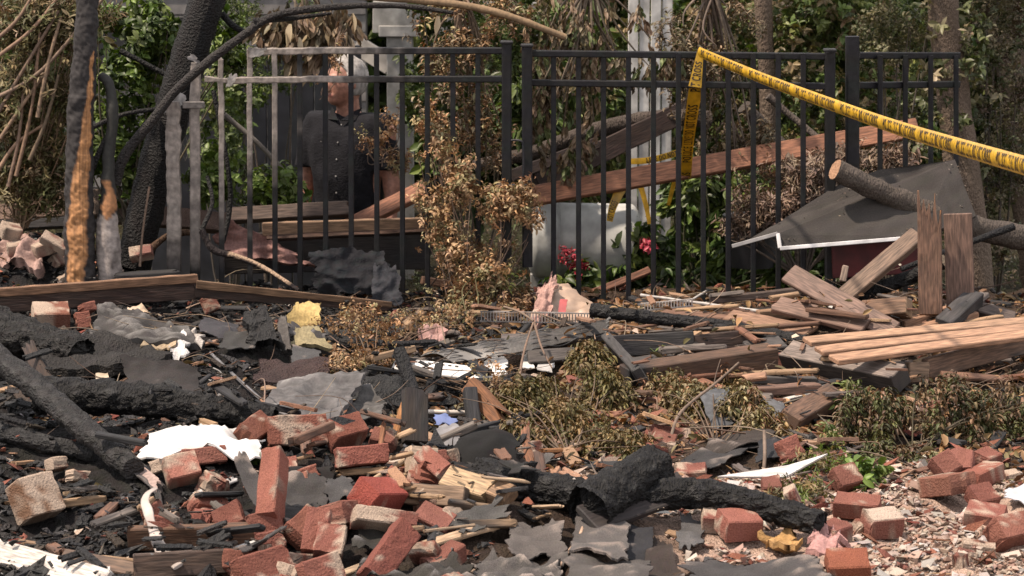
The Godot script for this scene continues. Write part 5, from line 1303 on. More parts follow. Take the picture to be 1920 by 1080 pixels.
	for g in [[P(900, 593, 0.75), P(1150, 598, 0.75), 0.045, Color(0.34, 0.31, 0.29), "sooty slatted plastic grille strip before the tan sack"], [P(1195, 577, 0.55), P(1300, 567, 0.5), 0.032, Color(0.55, 0.5, 0.46), "short white slatted grille strip along the fence foot"]]:
		var ge := settle([g[0], g[1]], -g[2] * 0.5)
		g[0] = ge[0]; g[1] = ge[1]
		var gr := thing("grille_strip", g[4], "grille", g[0])
		for side in 2:
			var rb := MB.new()
			var off := Vector3(0, g[2] * (1 - 2 * side) * 0.5, 0)
			bar(rb, g[0] + off, g[1] + off, 0.006, 0.008, Vector3(0, 0, 1), g[3], {"cols": 2, "rough": 0.0006, "step": 0.05, "chamfer": 0.001})
			part(gr, "rail", rb, M.vinyl)
		var ncell := int((g[1] - g[0]).length() / 0.0135)
		for k in ncell:
			var q: Vector3 = g[0].lerp(g[1], (k + 0.5) / ncell)
			var sb := MB.new()
			bar(sb, q - Vector3(0, g[2] * 0.46, 0), q + Vector3(0, g[2] * 0.46, 0), 0.0055, 0.012, Vector3(0, 0, 1), vary(g[3], 0.25), {"cols": 1, "rough": 0.0, "step": 0.1, "chamfer": 0.0005})
			part(gr, "slat", sb, M.vinyl)


func netting(c: Array, label: String) -> void:
	var mb := MB.new()
	c = settle(c, -0.04)
	var top := smooth_path([c[0], c[1], c[2]], 26)
	var bot := smooth_path([c[5], c[4], c[3]], 26)
	var n := top.size()
	var rows := 7
	for i in n:
		for j in rows:
			var s := float(j) / (rows - 1)
			var p: Vector3 = top[i].lerp(bot[i], s) + Vector3(0, 0.025 * sin(s * PI) + 0.01 * sin(i * 0.5), 0)
			if i < n - 1:
				var q: Vector3 = top[i + 1].lerp(bot[i + 1], s) + Vector3(0, 0.025 * sin(s * PI) + 0.01 * sin((i + 1) * 0.5), 0)
				for h in 2: limb(mb, [p.lerp(q, h * 0.5), p.lerp(q, h * 0.5 + 0.5)], 0.0028, 0.0028, Color(0.07, 0.068, 0.066), {"sides": 3, "rough": 0.0})
			if j < rows - 1:
				for h in 3:
					var t2: Vector3 = top[i].lerp(top[mini(i + 1, n - 1)], h / 3.0).lerp(bot[i].lerp(bot[mini(i + 1, n - 1)], h / 3.0), float(j + 1) / (rows - 1))
					var t1: Vector3 = top[i].lerp(top[mini(i + 1, n - 1)], h / 3.0).lerp(bot[i].lerp(bot[mini(i + 1, n - 1)], h / 3.0), s)
					t1.y += 0.025 * sin(s * PI); t2.y += 0.025 * sin(float(j + 1) / (rows - 1) * PI)
					limb(mb, [t1, t2], 0.0024, 0.0024, Color(0.11, 0.105, 0.1), {"sides": 3, "rough": 0.0})
	single("plastic_netting", mb, M.vinyl, false, label, "netting")

# ---------- the metal gate and fence ----------
func fence_bar(parent: Node3D, called: String, A: Vector3, B: Vector3, w: float, d: float, heat_a: float, heat_b: float, droop := 0.0) -> void:
	var mb := MB.new()
	var n := maxi(6, int((B - A).length() / 0.035))
	var axis := (B - A).normalized()
	var side := Vector3.BACK.cross(axis).normalized()
	var start := 0
	var h := [Vector2(-1, 1), Vector2(-0.7, 1.25), Vector2(0.7, 1.25), Vector2(1, 1), Vector2(1, -1), Vector2(-1, -1)]
	var off := Vector3(R(0, 50), R(0, 50), 0)
	for i in n + 1:
		var s := float(i) / n
		var p := A.lerp(B, s)
		var heat := lerpf(heat_a, heat_b, s)
		var nn := nz.get_noise_3dv(p * 250 + off)
		var n2 := nf.get_noise_3dv(p * 1000 + off)
		var melt := maxf(0.0, heat - 0.55) * 0.022
		p += side * (nn * melt) + Vector3(0, droop * s * s, nn * melt)
		for q in h:
			var wob := 1.0 + n2 * melt * 22.0
			var pos: Vector3 = p + side * (q.x * w / 2 * wob) + Vector3(0, 0, q.y * d / 2 * 0.8)
			var k := Color(0.015, 0.0155, 0.017).lerp(Color(0.36, 0.315, 0.28), smoothstep(0.25, 0.75, heat + nn * 0.35 + n2 * 0.12))
			k = k * (1.0 + 0.25 * n2)
			k.a = 1
			mb.vert(pos, k)
	var K := h.size()
	for i in n:
		for j in K:
			var a := i * K + j
			var b := i * K + (j + 1) % K
			mb.quad(a, a + K, b + K, b)
	for e in 2:
		var r := 0 if e == 0 else n * K
		var c := mb.vert(A if e == 0 else B + Vector3(0, droop, 0), mb.c[r])
		for j in K:
			if e == 0: mb.tri(c, r + j, r + (j + 1) % K)
			else: mb.tri(c, r + (j + 1) % K, r + j)
	part(parent, called, mb, M.metal)

func make_fence() -> void:
	# the left leaf: scorched silver and melted at its hinge end
	var g := thing("metal_gate", "black metal gate leaf, its hinge end melted and scorched silver", "gate", P(650, 585, 0.0))
	fence_bar(g, "top_rail", P(468, 95, 0), P(944, 95, 0), 0.031, 0.03, 1.25, -0.25)
	fence_bar(g, "middle_rail", P(424, 149, 0), P(944, 148, 0), 0.031, 0.03, 1.3, -0.3)
	fence_bar(g, "melted_rail_stub", P(384, 150, 0), P(428, 152, 0), 0.024, 0.025, 1.3, 1.2)
	fence_bar(g, "hinge_stile", P(366, 592, 0), P(366, 118, 0), 0.046, 0.045, 0.25, 0.95)
	fence_bar(g, "latch_stile", P(950, 500, 0), P(950, 82, 0), 0.047, 0.045, -0.3, -0.3)
	var tops := [[416, 112, 1.2], [469, 92, 1.05], [516, 100, 0.85], [563, 100, 0.4], [611, 100, 0.1], [659, 100, 0], [707, 100, 0], [755, 100, 0], [802, 100, 0], [850, 100, 0], [897, 100, 0]]
	for t in tops:
		fence_bar(g, "picket", P(t[0], 590, 0), P(t[0] - 1, t[1], 0), 0.0245, 0.022, 0.12 if t[2] > 0.3 else -0.2, t[2] - 0.1)
	var lip := MB.new()
	sheet(lip, [P(466, 108, 0.02), P(468, 88, 0.02), P(500, 90, 0.02), P(492, 104, 0.02)], 8, 5, 0.006, 5, 0.004, 0.1, Color(0.36, 0.34, 0.32))
	part(g, "melted_metal", lip, M.metal, true)
	lip = MB.new()
	sheet(lip, [P(422, 165, 0.02), P(430, 140, 0.02), P(445, 142, 0.02), P(436, 160, 0.02)], 8, 5, 0.008, 6, 0.004, 0.2, Color(0.36, 0.34, 0.32))
	part(g, "melted_metal", lip, M.metal, true)
	lip = MB.new()
	sheet(lip, [P(352, 112, 0.02), P(356, 100, 0.02), P(368, 106, 0.02), P(376, 122, 0.02)], 8, 5, 0.006, 6, 0.005, 0.15, Color(0.36, 0.34, 0.33))
	part(g, "melted_metal", lip, M.metal, true)
	fence_bar(g, "curled_picket", P(415, 116, 0), P(406, 108, 0.0), 0.02, 0.02, 1.2, 1.2)
	# latch
	var hn := MB.new()
	limb(hn, smooth_path([P(959, 263, 0.03), P(975, 264, 0.05), P(981, 275, 0.05), P(981, 330, 0.05), P(975, 345, 0.04)], 5), 0.006, 0.006, Color(0.025, 0.026, 0.03), {"rough": 0.0, "sides": 6})
	part(g, "latch_handle", hn, M.metal, true)
	var lb := MB.new()
	bar(lb, P(930, 348, 0.03), P(1000, 350, 0.03), 0.02, 0.02, Vector3(0, 0, 1), Color(0.025, 0.026, 0.03), {"cols": 2, "rough": 0.0})
	part(g, "latch_bar", lb, M.metal)
	# hinge post
	var hp := thing("hinge_post", "stubby gate post burnt silver with a torn open top", "gate post", P(325, 590, 0.02))
	fence_bar(hp, "post", P(326, 592, 0.02), P(327, 190, 0.02), 0.064, 0.06, 0.15, 1.5)
	var rag := MB.new()
	sheet(rag, [P(308, 210, 0.03), P(318, 175, 0.0), P(345, 172, 0.0), P(344, 205, 0.04)], 9, 9, 0.012, 6, 0.004, 0.18, Color(0.33, 0.31, 0.295))
	part(hp, "melted_metal", rag, M.metal, true)
	var hb := MB.new()
	bar(hb, P(342, 197, 0.055), P(384, 197, 0.055), 0.034, 0.012, Vector3(0, 0, 1), Color(0.22, 0.2, 0.19), {"cols": 2, "rough": 0.001})
	var hinge := part(hp, "hinge_plate", hb, M.metal)
	var bt := MB.new()
	limb(bt, [P(382, 198, 0.06), P(382, 198, 0.075)], 0.008, 0.008, Color(0.08, 0.075, 0.07), {"sides": 10, "rough": 0})
	part(hinge, "bolt", bt, M.metal)
	# the standing fence
	var f := thing("metal_fence", "straight black metal fence panel right of the gate latch", "fence", P(1270, 585, -0.03))
	fence_bar(f, "latch_post", P(989, 500, 0), P(988, 88, 0), 0.049, 0.048, -0.3, -0.3)
	fence_bar(f, "top_rail", P(998, 100, -0.02), P(1560, 106, -0.06), 0.031, 0.03, -0.3, -0.3)
	fence_bar(f, "middle_rail", P(998, 155, -0.02), P(1560, 162, -0.06), 0.031, 0.03, -0.3, -0.3)
	fence_bar(f, "end_post", P(1556, 560, -0.06), P(1556, 97, -0.06), 0.048, 0.048, -0.3, -0.3)
	for q in [[950, 82], [988, 88], [1556, 97]]:
		var cp := MB.new()
		var c := P(q[0], q[1] - 3, 0)
		bar(cp, c - Vector3(0.03, 0, 0), c + Vector3(0.03, 0, 0), 0.06, 0.014, Vector3.UP, Color(0.03, 0.031, 0.034), {"cols": 2, "rough": 0.0, "step": 0.1})
		part(g if q[0] == 950 else f, "post_cap", cp, M.metal)
	for k in 11:
		var x := 1038.0 + k * 46.8
		fence_bar(f, "picket", P(x, 582, -0.03), P(x, 100, -0.03), 0.0245, 0.022, -0.25, -0.25)
	var f2 := thing("corner_fence", "further black fence run behind the ivy trunk", "fence", P(1660, 440, -0.2))
	fence_bar(f2, "corner_post", P(1598, 560, -0.1), P(1598, 68, -0.1), 0.062, 0.06, -0.3, -0.3)
	fence_bar(f2, "top_rail", P(1612, 104, -0.15), P(1800, 104, -0.6), 0.031, 0.03, -0.3, -0.3)
	fence_bar(f2, "middle_rail", P(1612, 160, -0.15), P(1800, 158, -0.6), 0.031, 0.03, -0.3, -0.3)
	for k in 4:
		var x := 1650.0 + k * 47.5
		fence_bar(f2, "picket", P(x, 560, -0.2 - k * 0.12), P(x, 104, -0.2 - k * 0.12), 0.0235, 0.022, -0.25, -0.25)

# ---------- police tape ----------
func tape_piece(called: String, pts: Array, wide: Array, w0: float, w1: float, arch: float, text: String, start: float, label: String, squeeze := 1.0) -> void:
	var o := thing(called, label, "barrier tape", pts[0])
	var path := smooth_path(pts, 14)
	var n := path.size()
	var dirs := []
	var lens := [0.0]
	for i in n:
		var t := float(i) / (n - 1) * (wide.size() - 1)
		var a: Vector3 = wide[mini(int(t), wide.size() - 1)]
		var b: Vector3 = wide[mini(int(t) + 1, wide.size() - 1)]
		dirs.append(a.lerp(b, t - int(t)).normalized())
		if i > 0: lens.append(lens[i - 1] + (path[i] - path[i - 1]).length())
	var total: float = lens[n - 1]
	var at := func(s: float, u: float, lift: float) -> Vector3:
		s = clampf(s, 0, total - 1e-4)
		var k := 0
		while k < n - 2 and lens[k + 1] < s: k += 1
		var q: float = (s - lens[k]) / maxf(lens[k + 1] - lens[k], 1e-6)
		var p: Vector3 = path[k].lerp(path[k + 1], q)
		var sd: Vector3 = dirs[k].lerp(dirs[k + 1], q).normalized()
		var ax: Vector3 = (path[k + 1] - path[k]).normalized()
		sd = (sd - ax * sd.dot(ax)).normalized()
		var nn := ax.cross(sd)
		if nn.dot(EYE - p) < 0: nn = -nn
		var w := lerpf(w0, w1, s / total)
		return p + sd * (u * w) + nn * (arch * w * (1 - 4 * u * u) + lift)
	var mb := MB.new()
	var cs := 8
	var m := maxi(int(total / 0.02), 8)
	for i in m + 1:
		for j in cs + 1:
			mb.vert(at.call(total * i / m, float(j) / cs - 0.5, 0.0), Color(0.72, 0.43, 0.03) * (1.0 + 0.12 * nz.get_noise_2d(i * 20.0, j * 30.0)))
	for i in m:
		for j in cs:
			var a := i * (cs + 1) + j
			mb.quad(a, a + 1, a + cs + 2, a + cs + 1)
	part(o, "ribbon", mb, M.tape, true)
	# the print
	var tm := TextMesh.new()
	var sf := SystemFont.new()
	sf.font_names = PackedStringArray(["Droid Sans"])
	sf.font_weight = 700
	tm.font = sf
	tm.font_size = 64
	tm.pixel_size = 0.01
	tm.depth = 0.0
	tm.curve_step = 4.0
	tm.text = text
	var arr := tm.get_mesh_arrays()
	var pv: PackedVector3Array = arr[Mesh.ARRAY_VERTEX]
	var pi: PackedInt32Array = arr[Mesh.ARRAY_INDEX] if arr[Mesh.ARRAY_INDEX] != null else PackedInt32Array(range(pv.size()))
	if pv.is_empty(): return
	var lo := pv[0]
	var hi := pv[0]
	for p in pv: lo = lo.min(p); hi = hi.max(p)
	var hgt := hi.y - lo.y
	var scale := 0.66 * w0 / hgt * squeeze
	var tx := MB.new()
	var s0 := start
	var period := (hi.x - lo.x) * scale + 0.09
	while s0 < total:
		var first := tx.v.size()
		for p in pv:
			var s: float = s0 + (p.x - lo.x) * scale
			tx.vert(at.call(s, (p.y - lo.y) / hgt * 0.78 - 0.39, 0.0012), Color(0.012, 0.011, 0.01))
		for k in range(0, pi.size(), 3):
			var sx: float = s0 + (maxf(pv[pi[k]].x, maxf(pv[pi[k + 1]].x, pv[pi[k + 2]].x)) - lo.x) * scale
			if sx < total and s0 + (minf(pv[pi[k]].x, minf(pv[pi[k + 1]].x, pv[pi[k + 2]].x)) - lo.x) * scale > 0.0:
				tx.ix.append(first + pi[k]); tx.ix.append(first + pi[k + 1]); tx.ix.append(first + pi[k + 2])
		s0 += period
	if tx.ix.size(): part(o, "lettering", tx, M.ink)

func make_tape() -> void:
	var line := "POLICE LINE DO NOT CROSS"
	tape_piece("police_tape", [P(1312, 98, 0.05), P(1430, 147, 0.9), P(1560, 196, 1.9), P(1700, 245, 3.1), P(1960, 322, 5.4)], [Vector3(0, 1, 0.35), Vector3(0, 1, 0.2)], 0.05, 0.06, 0.2, line, 0.04, "yellow police tape stretched from the fence rail toward the viewer")
	tape_piece("police_tape", [P(1303, 163, 0.045), P(1309, 125, 0.045), P(1313, 97, 0.045)], [Vector3(-1, 0, 0)], 0.062, 0.03, 0.06, "T CROSS", 0.004, "yellow tape end folded over the top rail, reading T CROSS", 0.56)
	tape_piece("police_tape", [P(1286, 334, -0.75), P(1290, 270, -0.5), P(1297, 215, -0.2), P(1305, 160, -0.05)], [Vector3(-1, 0, 0)], 0.052, 0.064, 0.05, line, -0.55, "yellow tape tail hanging behind the middle rail to the red-brown plank")
	tape_piece("police_tape", [P(1143, 415, -0.7), P(1150, 385, -0.7), P(1166, 350, -0.72)], [Vector3(-1, 0, 0)], 0.03, 0.055, 0.05, "NOT CROSS", 0.0, "short yellow tape tail under the plank beside the white tank", 0.75)
	tape_piece("police_tape", [P(1175, 303, -1.0), P(1225, 299, -1.0), P(1290, 280, -1.05)], [Vector3(0, 1, 0)], 0.03, 0.035, 0.02, "LINE DO NOT CROSS", 0.1, "thin yellow tape strip crossing the pale siding above the plank")
	tape_piece("police_tape", [P(1218, 420, -0.9), P(1210, 380, -0.9), P(1197, 335, -0.9)], [Vector3(-1, 0, 0)], 0.02, 0.03, 0.02, "POLICE", 5.0, "narrow yellow tape tail before the pale siding")
	tape_piece("police_tape", [P(1253, 385, -0.9), P(1262, 350, -0.9), P(1270, 325, -0.9)], [Vector3(-1, 0, 0.4)], 0.02, 0.028, 0.02, "POLICE", 5.0, "narrow yellow tape tail in the leaves behind the tape's hanging end")

# ---------- the person behind the gate ----------
func make_person() -> void:
	var top := P(652, 110, -1.25)
	var feet := Vector3(top.x, top.y - 1.76, top.z)
	var o := thing("person", "grey-haired person in a dark short-sleeved button shirt behind the gate", "person", feet)
	var yaw := -0.35
	var put := func(mb: MB) -> MB:
		for i in mb.v.size(): mb.v[i] = feet + mb.v[i].rotated(Vector3.UP, yaw)
		return mb
	var skin := Color(0.46, 0.225, 0.16)
	var bones := []
	for s in [-1.0, 1.0]:
		bones.append([Vector3(s * 0.09, 0.92, 0), Vector3(s * 0.10, 0.5, 0.01), 0.088, 0.06])
		bones.append([Vector3(s * 0.10, 0.5, 0.01), Vector3(s * 0.10, 0.09, -0.02), 0.058, 0.042])
		bones.append([Vector3(s * 0.10, 0.05, -0.03), Vector3(s * 0.12, 0.04, 0.15), 0.045, 0.035])
		bones.append([Vector3(s * 0.16, 1.42, 0), Vector3(s * 0.20, 1.38, 0), 0.06, 0.062])
		bones.append([Vector3(s * 0.20, 1.39, 0), Vector3(s * 0.235, 1.12, -0.01), 0.052, 0.043])
		bones.append([Vector3(s * 0.235, 1.12, -0.01), Vector3(s * 0.25, 0.87, 0.05), 0.042, 0.029])
		bones.append([Vector3(s * 0.25, 0.87, 0.05), Vector3(s * 0.25, 0.79, 0.065), 0.03, 0.034])
		for k in 4: bones.append([Vector3(s * 0.25, 0.79, 0.042 + k * 0.017), Vector3(s * 0.245, 0.70 + absf(k - 1.5) * 0.008, 0.05 + k * 0.016), 0.010, 0.008])
		bones.append([Vector3(s * 0.245, 0.83, 0.085), Vector3(s * 0.232, 0.765, 0.115), 0.012, 0.009])
	bones.append([Vector3(0, 1.45, -0.01), Vector3(0, 1.56, 0.01), 0.062, 0.058])
	var torso := func(p: Vector3) -> float:
		var q := Vector3(p.x * 0.95, p.y, p.z * 1.12)
		var d: float = capsule(q, Vector3(0, 0.98, 0), Vector3(0, 1.16, 0.02), 0.155, 0.165)
		d = smin(d, capsule(q, Vector3(-0.055, 1.32, 0), Vector3(0.055, 1.32, 0), 0.14, 0.14), 0.08)
		return smin(d, capsule(q, Vector3(-0.13, 1.42, -0.005), Vector3(0.13, 1.42, -0.005), 0.055, 0.055), 0.05)
	var body := func(p: Vector3) -> float:
		var d: float = torso.call(p)
		for b in bones:
			if p.y > maxf(b[0].y, b[1].y) + 0.16 or p.y < minf(b[0].y, b[1].y) - 0.16: continue
			if b[0].x * p.x < -0.01: continue
			d = smin(d, capsule(p, b[0], b[1], b[2], b[3]), 0.02 if b[2] > 0.02 else 0.006)
		return d
	var head := func(p: Vector3) -> float:
		var q := p - Vector3(0, 1.645, 0.02)
		var d: float = (q * Vector3(1.28, 0.9, 1.02)).length() - 0.103
		d = smin(d, capsule(q, Vector3(0, -0.05, 0.03), Vector3(0, -0.085, 0.065), 0.055, 0.032), 0.04)
		d = smin(d, capsule(q, Vector3(0, 0.005, 0.095), Vector3(0, -0.035, 0.115), 0.009, 0.014), 0.015)
		d = smin(d, capsule(q, Vector3(-0.02, -0.065, 0.092), Vector3(0.02, -0.065, 0.092), 0.008, 0.008), 0.008)
		for s in [-1.0, 1.0]:
			d = maxf(d, -((q - Vector3(s * 0.032, 0.012, 0.112)).length() - 0.017))
			d = smin(d, (q - Vector3(s * 0.032, 0.012, 0.088)).length() - 0.014, 0.004)
			d = smin(d, capsule(q, Vector3(s * 0.015, 0.032, 0.098), Vector3(s * 0.05, 0.032, 0.085), 0.007, 0.006), 0.01)
			d = smin(d, capsule(q, Vector3(s * 0.08, 0.02, -0.01), Vector3(s * 0.082, -0.025, 0.0), 0.015, 0.01), 0.008)
		return smin(d, capsule(p, Vector3(0, 1.45, -0.01), Vector3(0, 1.56, 0.01), 0.058, 0.055), 0.03)
	var mb := MB.new()
	nets(mb, body, Vector3(-0.36, -0.02, -0.22), Vector3(0.36, 1.56, 0.26), 0.016, func(p): return skin)
	var turn_head := mb.v.size()
	nets(mb, head, Vector3(-0.12, 1.48, -0.13), Vector3(0.12, 1.78, 0.17), 0.006, func(p): return (Color(0.42, 0.15, 0.11) if absf(p.y - 1.58) < 0.008 and p.z > 0.1 and absf(p.x) < 0.025 else skin * (1.0 + 0.3 * smoothstep(0.09, 0.13, p.z))))
	for i in range(turn_head, mb.v.size()): mb.v[i] = mb.v[i].rotated(Vector3.UP, -0.55)
	part(o, "body", put.call(mb), M.skin, true)
	var shirt := func(p: Vector3) -> float:
		var d: float = torso.call(p) - 0.018
		for s in [-1.0, 1.0]:
			d = smin(d, capsule(p, Vector3(s * 0.16, 1.425, 0), Vector3(s * 0.24, 1.13, -0.01), 0.082, 0.078), 0.03)
		d += 0.013 * nz.get_noise_3d(p.x * 420 + p.y * 150, p.y * 170 - p.x * 120, p.z * 300)
		d = maxf(d, 0.9 - p.y)
		if absf(p.x) > 0.165: d = maxf(d, 1.2 - p.y)
		return maxf(d, p.y - 1.485 + 0.25 * maxf(0.0, p.z - 0.03))
	mb = MB.new()
	nets(mb, shirt, Vector3(-0.36, 0.88, -0.24), Vector3(0.36, 1.52, 0.26), 0.013, func(p): return Color(0.019, 0.0195, 0.023))
	var sh := part(o, "shirt", put.call(mb), M.cloth, true)
	var hairf := func(p: Vector3) -> float:
		var q := p - Vector3(0, 1.66, 0.005)
		var d: float = (q * Vector3(1.2, 0.92, 0.98)).length() - 0.113 + 0.006 * nz.get_noise_3d(p.x * 900, p.y * 300, p.z * 900)
		d = maxf(d, p.z - 0.055 - maxf(0.0, (p.y - 1.70)) * 0.55)
		return maxf(d, 1.575 - p.y)
	mb = MB.new()
	nets(mb, hairf, Vector3(-0.13, 1.55, -0.14), Vector3(0.13, 1.8, 0.14), 0.007, func(p): return Color(0.48, 0.45, 0.42) * (1.0 + 0.5 * nf.get_noise_3d(p.x * 3000, p.y * 400, p.z * 3000)))
	for i in mb.v.size(): mb.v[i] = mb.v[i].rotated(Vector3.UP, -0.55)
	part(o, "hair", put.call(mb), M.cloth, true)
	var legs := func(p: Vector3) -> float:
		var d := 9.0
		for b in bones:
			if b[0].y < 0.95 and b[2] > 0.05: d = minf(d, capsule(p, b[0], b[1], b[2] + 0.02, b[3] + 0.025))
		d = smin(d, capsule(p, Vector3(-0.06, 0.94, 0), Vector3(0.06, 0.94, 0), 0.135, 0.135), 0.06)
		return maxf(maxf(d, p.y - 0.99), 0.07 - p.y)
	mb = MB.new()
	nets(mb, legs, Vector3(-0.26, 0.04, -0.2), Vector3(0.26, 1.02, 0.2), 0.018, func(p): return Color(0.03, 0.032, 0.04))
	part(o, "trousers", put.call(mb), M.cloth, true)
	for s in [-1.0, 1.0]:
		mb = MB.new()
		sheet(mb, [Vector3(s * 0.006, 1.455, 0.115), Vector3(s * 0.075, 1.455, 0.085), Vector3(s * 0.085, 1.515, 0.02), Vector3(s * 0.05, 1.495, 0.06)], 6, 5, 0.003, 4, 0.006, 0.0, Color(0.014, 0.0145, 0.017))
		part(sh, "collar", put.call(mb), M.cloth, true)
		mb = MB.new()
		limb(mb, [Vector3(s * 0.095, 1.345, 0.128), Vector3(s * 0.095, 1.345, 0.135)], 0.0048, 0.003, WHITE * 0.45, {"sides": 8, "rough": 0})
		part(sh, "pocket_button", put.call(mb), M.vinyl)
	for k in 5:
		mb = MB.new()
		var y := 1.43 - k * 0.085
		var z := 0.0
		for st in 60:
			if shirt.call(Vector3(0.004, y, z)) > 0: break
			z += 0.004
		limb(mb, [Vector3(0.004, y, z), Vector3(0.004, y, z + 0.005)], 0.005, 0.003, WHITE * 0.5, {"sides": 8, "rough": 0})
		part(sh, "button", put.call(mb), M.vinyl)

# ---------- burnt trunks ----------
func make_trunks() -> void:
	var t := thing("burnt_tree", "thick black burnt trunk leaning away behind the hinge post", "tree", P(255, 480, -0.25))
	var mb := MB.new()
	limb(mb, smooth_path([P(250, 500, -0.25), P(285, 350, -0.27), P(335, 170, -0.3), P(388, 0, -0.35), P(450, -220, -0.4)], 10), 0.088, 0.085, Color(0.016, 0.015, 0.015), {"rough": 0.07, "sides": 18, "freq": 8})
	part(t, "trunk", mb, M.char, true)
	t = thing("split_tree", "burnt trunk split open to orange wood, before the vines", "tree", P(148, 535, 0.25))
	mb = MB.new()
	var fn := func(s: float, a: float, n: float) -> Color:
		# the split side faces the street and winds a little
		var mid := lerpf(1.95, 0.9, smoothstep(0.08, 0.62, s)) + 0.25 * nz.get_noise_1d(s * 300.0)
		var half := (0.62 + 0.14 * sin(s * 9.0)) * (1.0 - smoothstep(0.35, 0.68, s) * 0.75) + 0.2 * nz.get_noise_2d(s * 900.0, 40.0 if a > mid else 9.0)
		if s < 0.03 or s > 0.66: half = -1.0
		var da := absf(wrapf(a - mid, -PI, PI))
		if da < half:
			var fibre := 1.0 + 0.55 * nz.get_noise_2d(a * 420.0, s * 160.0) + 0.3 * n
			return (Color(0.48, 0.235, 0.095) * fibre).lerp(Color(0.1, 0.05, 0.03), smoothstep(0.72, 1.0, da / half) * 0.8)
		return Color(0.026, 0.022, 0.021)
	limb(mb, smooth_path([P(150, 545, 0.25), P(150, 440, 0.24), P(148, 330, 0.22), P(152, 200, 0.2), P(160, 90, 0.18), P(166, -20, 0.16), P(180, -160, 0.12)], 40), 0.075, 0.045, Color.BLACK, {"rough": 0.1, "sides": 72, "freq": 7, "fn": fn})
	part(t, "trunk", mb, M.stem, true)
	t = thing("burnt_sapling", "thin burnt stem arching up from a white scorched base", "tree", P(205, 525, 0.22))
	mb = MB.new()
	var fn2 := func(s: float, a: float, n: float) -> Color:
		return Color(0.40, 0.35, 0.32).lerp(Color(0.12, 0.1, 0.09), smoothstep(0.1, 0.45, n + 0.3 * nz.get_noise_2d(s * 700.0, a * 30.0))) if s < 0.27 + 0.06 * nz.get_noise_1d(a * 25.0) else (Color(0.4, 0.19, 0.08) if s < 0.42 and absf(wrapf(a - 1.6, -PI, PI)) < 0.6 + n else Color(0.03, 0.028, 0.027))
	limb(mb, smooth_path([P(206, 530, 0.22), P(202, 440, 0.22), P(203, 380, 0.21), P(204, 300, 0.2), P(211, 215, 0.19), P(205, 160, 0.17), P(188, 142, 0.15)], 12), 0.062, 0.024, Color.BLACK, {"rough": 0.12, "sides": 18, "freq": 7, "fn": fn2, "rad": func(s): return lerpf(0.057, 0.034, smoothstep(0.08, 0.55, s)) - 0.012 * s})
	part(t, "trunk", mb, M.stem, true)
	mb = MB.new()
	limb(mb, smooth_path([P(168, 330, 0.2), P(180, 300, 0.2), P(198, 260, 0.2)], 6), 0.014, 0.012, Color(0.03, 0.028, 0.027), {"rough": 0.1})
	part(t, "branch", mb, M.char, true)
	log_of("burnt_branch", [P(216, 345, 0.15), P(235, 290, 0.15), P(290, 220, 0.14), P(330, 170, 0.13), P(400, 108, 0.12), P(465, 60, 0.1)], 0.026, 0.02, "burnt branch bowing over the gate hinge from the stems", Color(0.055, 0.048, 0.045), {"rough": 0.1, "per": 8, "sides": 12}, "char", "branch")
	log_of("burnt_branch", [P(465, 60, 0.1), P(520, 28, 0.08), P(640, 12, 0.05), P(760, 12, 0.0), P(850, 24, 0.0)], 0.022, 0.01, "thin burnt branch tip trailing along the top toward the column", Color(0.05, 0.043, 0.04), {"rough": 0.1, "per": 8, "sides": 10}, "char", "branch")
	log_of("burnt_branch", [P(475, 40, 0.1), P(540, 35, 0.05), P(620, 25, 0.0)], 0.016, 0.008, "second burnt branch forking beside the trailing tip", Color(0.03, 0.028, 0.027), {"rough": 0.12, "per": 6, "sides": 10}, "char", "branch")
	log_of("bare_branch", [P(640, -10, -0.2), P(760, -2, -0.25), P(880, 12, -0.3), P(960, 32, -0.3), P(1060, 70, -0.35)], 0.02, 0.016, "pale bare branch above the gate, reaching to the latch", Color(0.3, 0.2, 0.11), {"rough": 0.08, "per": 7}, "stem", "branch")
	log_of("burnt_branch", [P(415, 25, -0.4), P(440, 50, -0.4), P(500, 85, -0.5), P(560, 120, -0.6)], 0.018, 0.01, "dark branch fork coming off the leaning burnt trunk", Color(0.02, 0.02, 0.02), {"rough": 0.1, "per": 6}, "char", "branch")
	log_of("burnt_branch", [P(170, 240, 0.0), P(230, 215, -0.1), P(290, 205, -0.2)], 0.012, 0.01, "short burnt branch bridging split trunk and leaning trunk", Color(0.035, 0.032, 0.03), {"rough": 0.1, "per": 6}, "char", "branch")
	log_of("burnt_branch", [P(225, 95, -0.5), P(270, 118, -0.5), P(320, 145, -0.5)], 0.014, 0.012, "dark twig branch before the grey siding", Color(0.02, 0.02, 0.02), {"rough": 0.1, "per": 6}, "char", "branch")
	# tan canes at the far left
	var canes := [[-20, 85, 30, 40, 62, -10], [-10, 185, 80, 130, 195, -5], [-20, 240, 50, 120, 110, 20], [-10, 110, 60, 55, 120, -20], [30, 330, 60, 200, 75, 60], [0, 260, 40, 200, 90, 130], [55, 300, 85, 230, 110, 140], [15, 350, 35, 260, 45, 160], [70, 220, 90, 120, 115, 30], [-10, 330, 30, 270, 80, 235]]
	for c in canes:
		log_of("dead_cane", [P(c[0], c[1], -0.1), P(c[2], c[3], -0.12), P(c[4], c[5], -0.15)], 0.010, 0.007, "tan dead cane hanging in the dry vines by the split trunk", vary(Color(0.25, 0.165, 0.11), 0.25), {"rough": 0.05, "per": 5}, "stem", "cane", "dead canes in the dry vines")

# ---------- plants ----------
func plant(called: String, label: String, category: String, at: Vector3, group := "") -> Node3D:
	return thing(called, label, category, at, group)

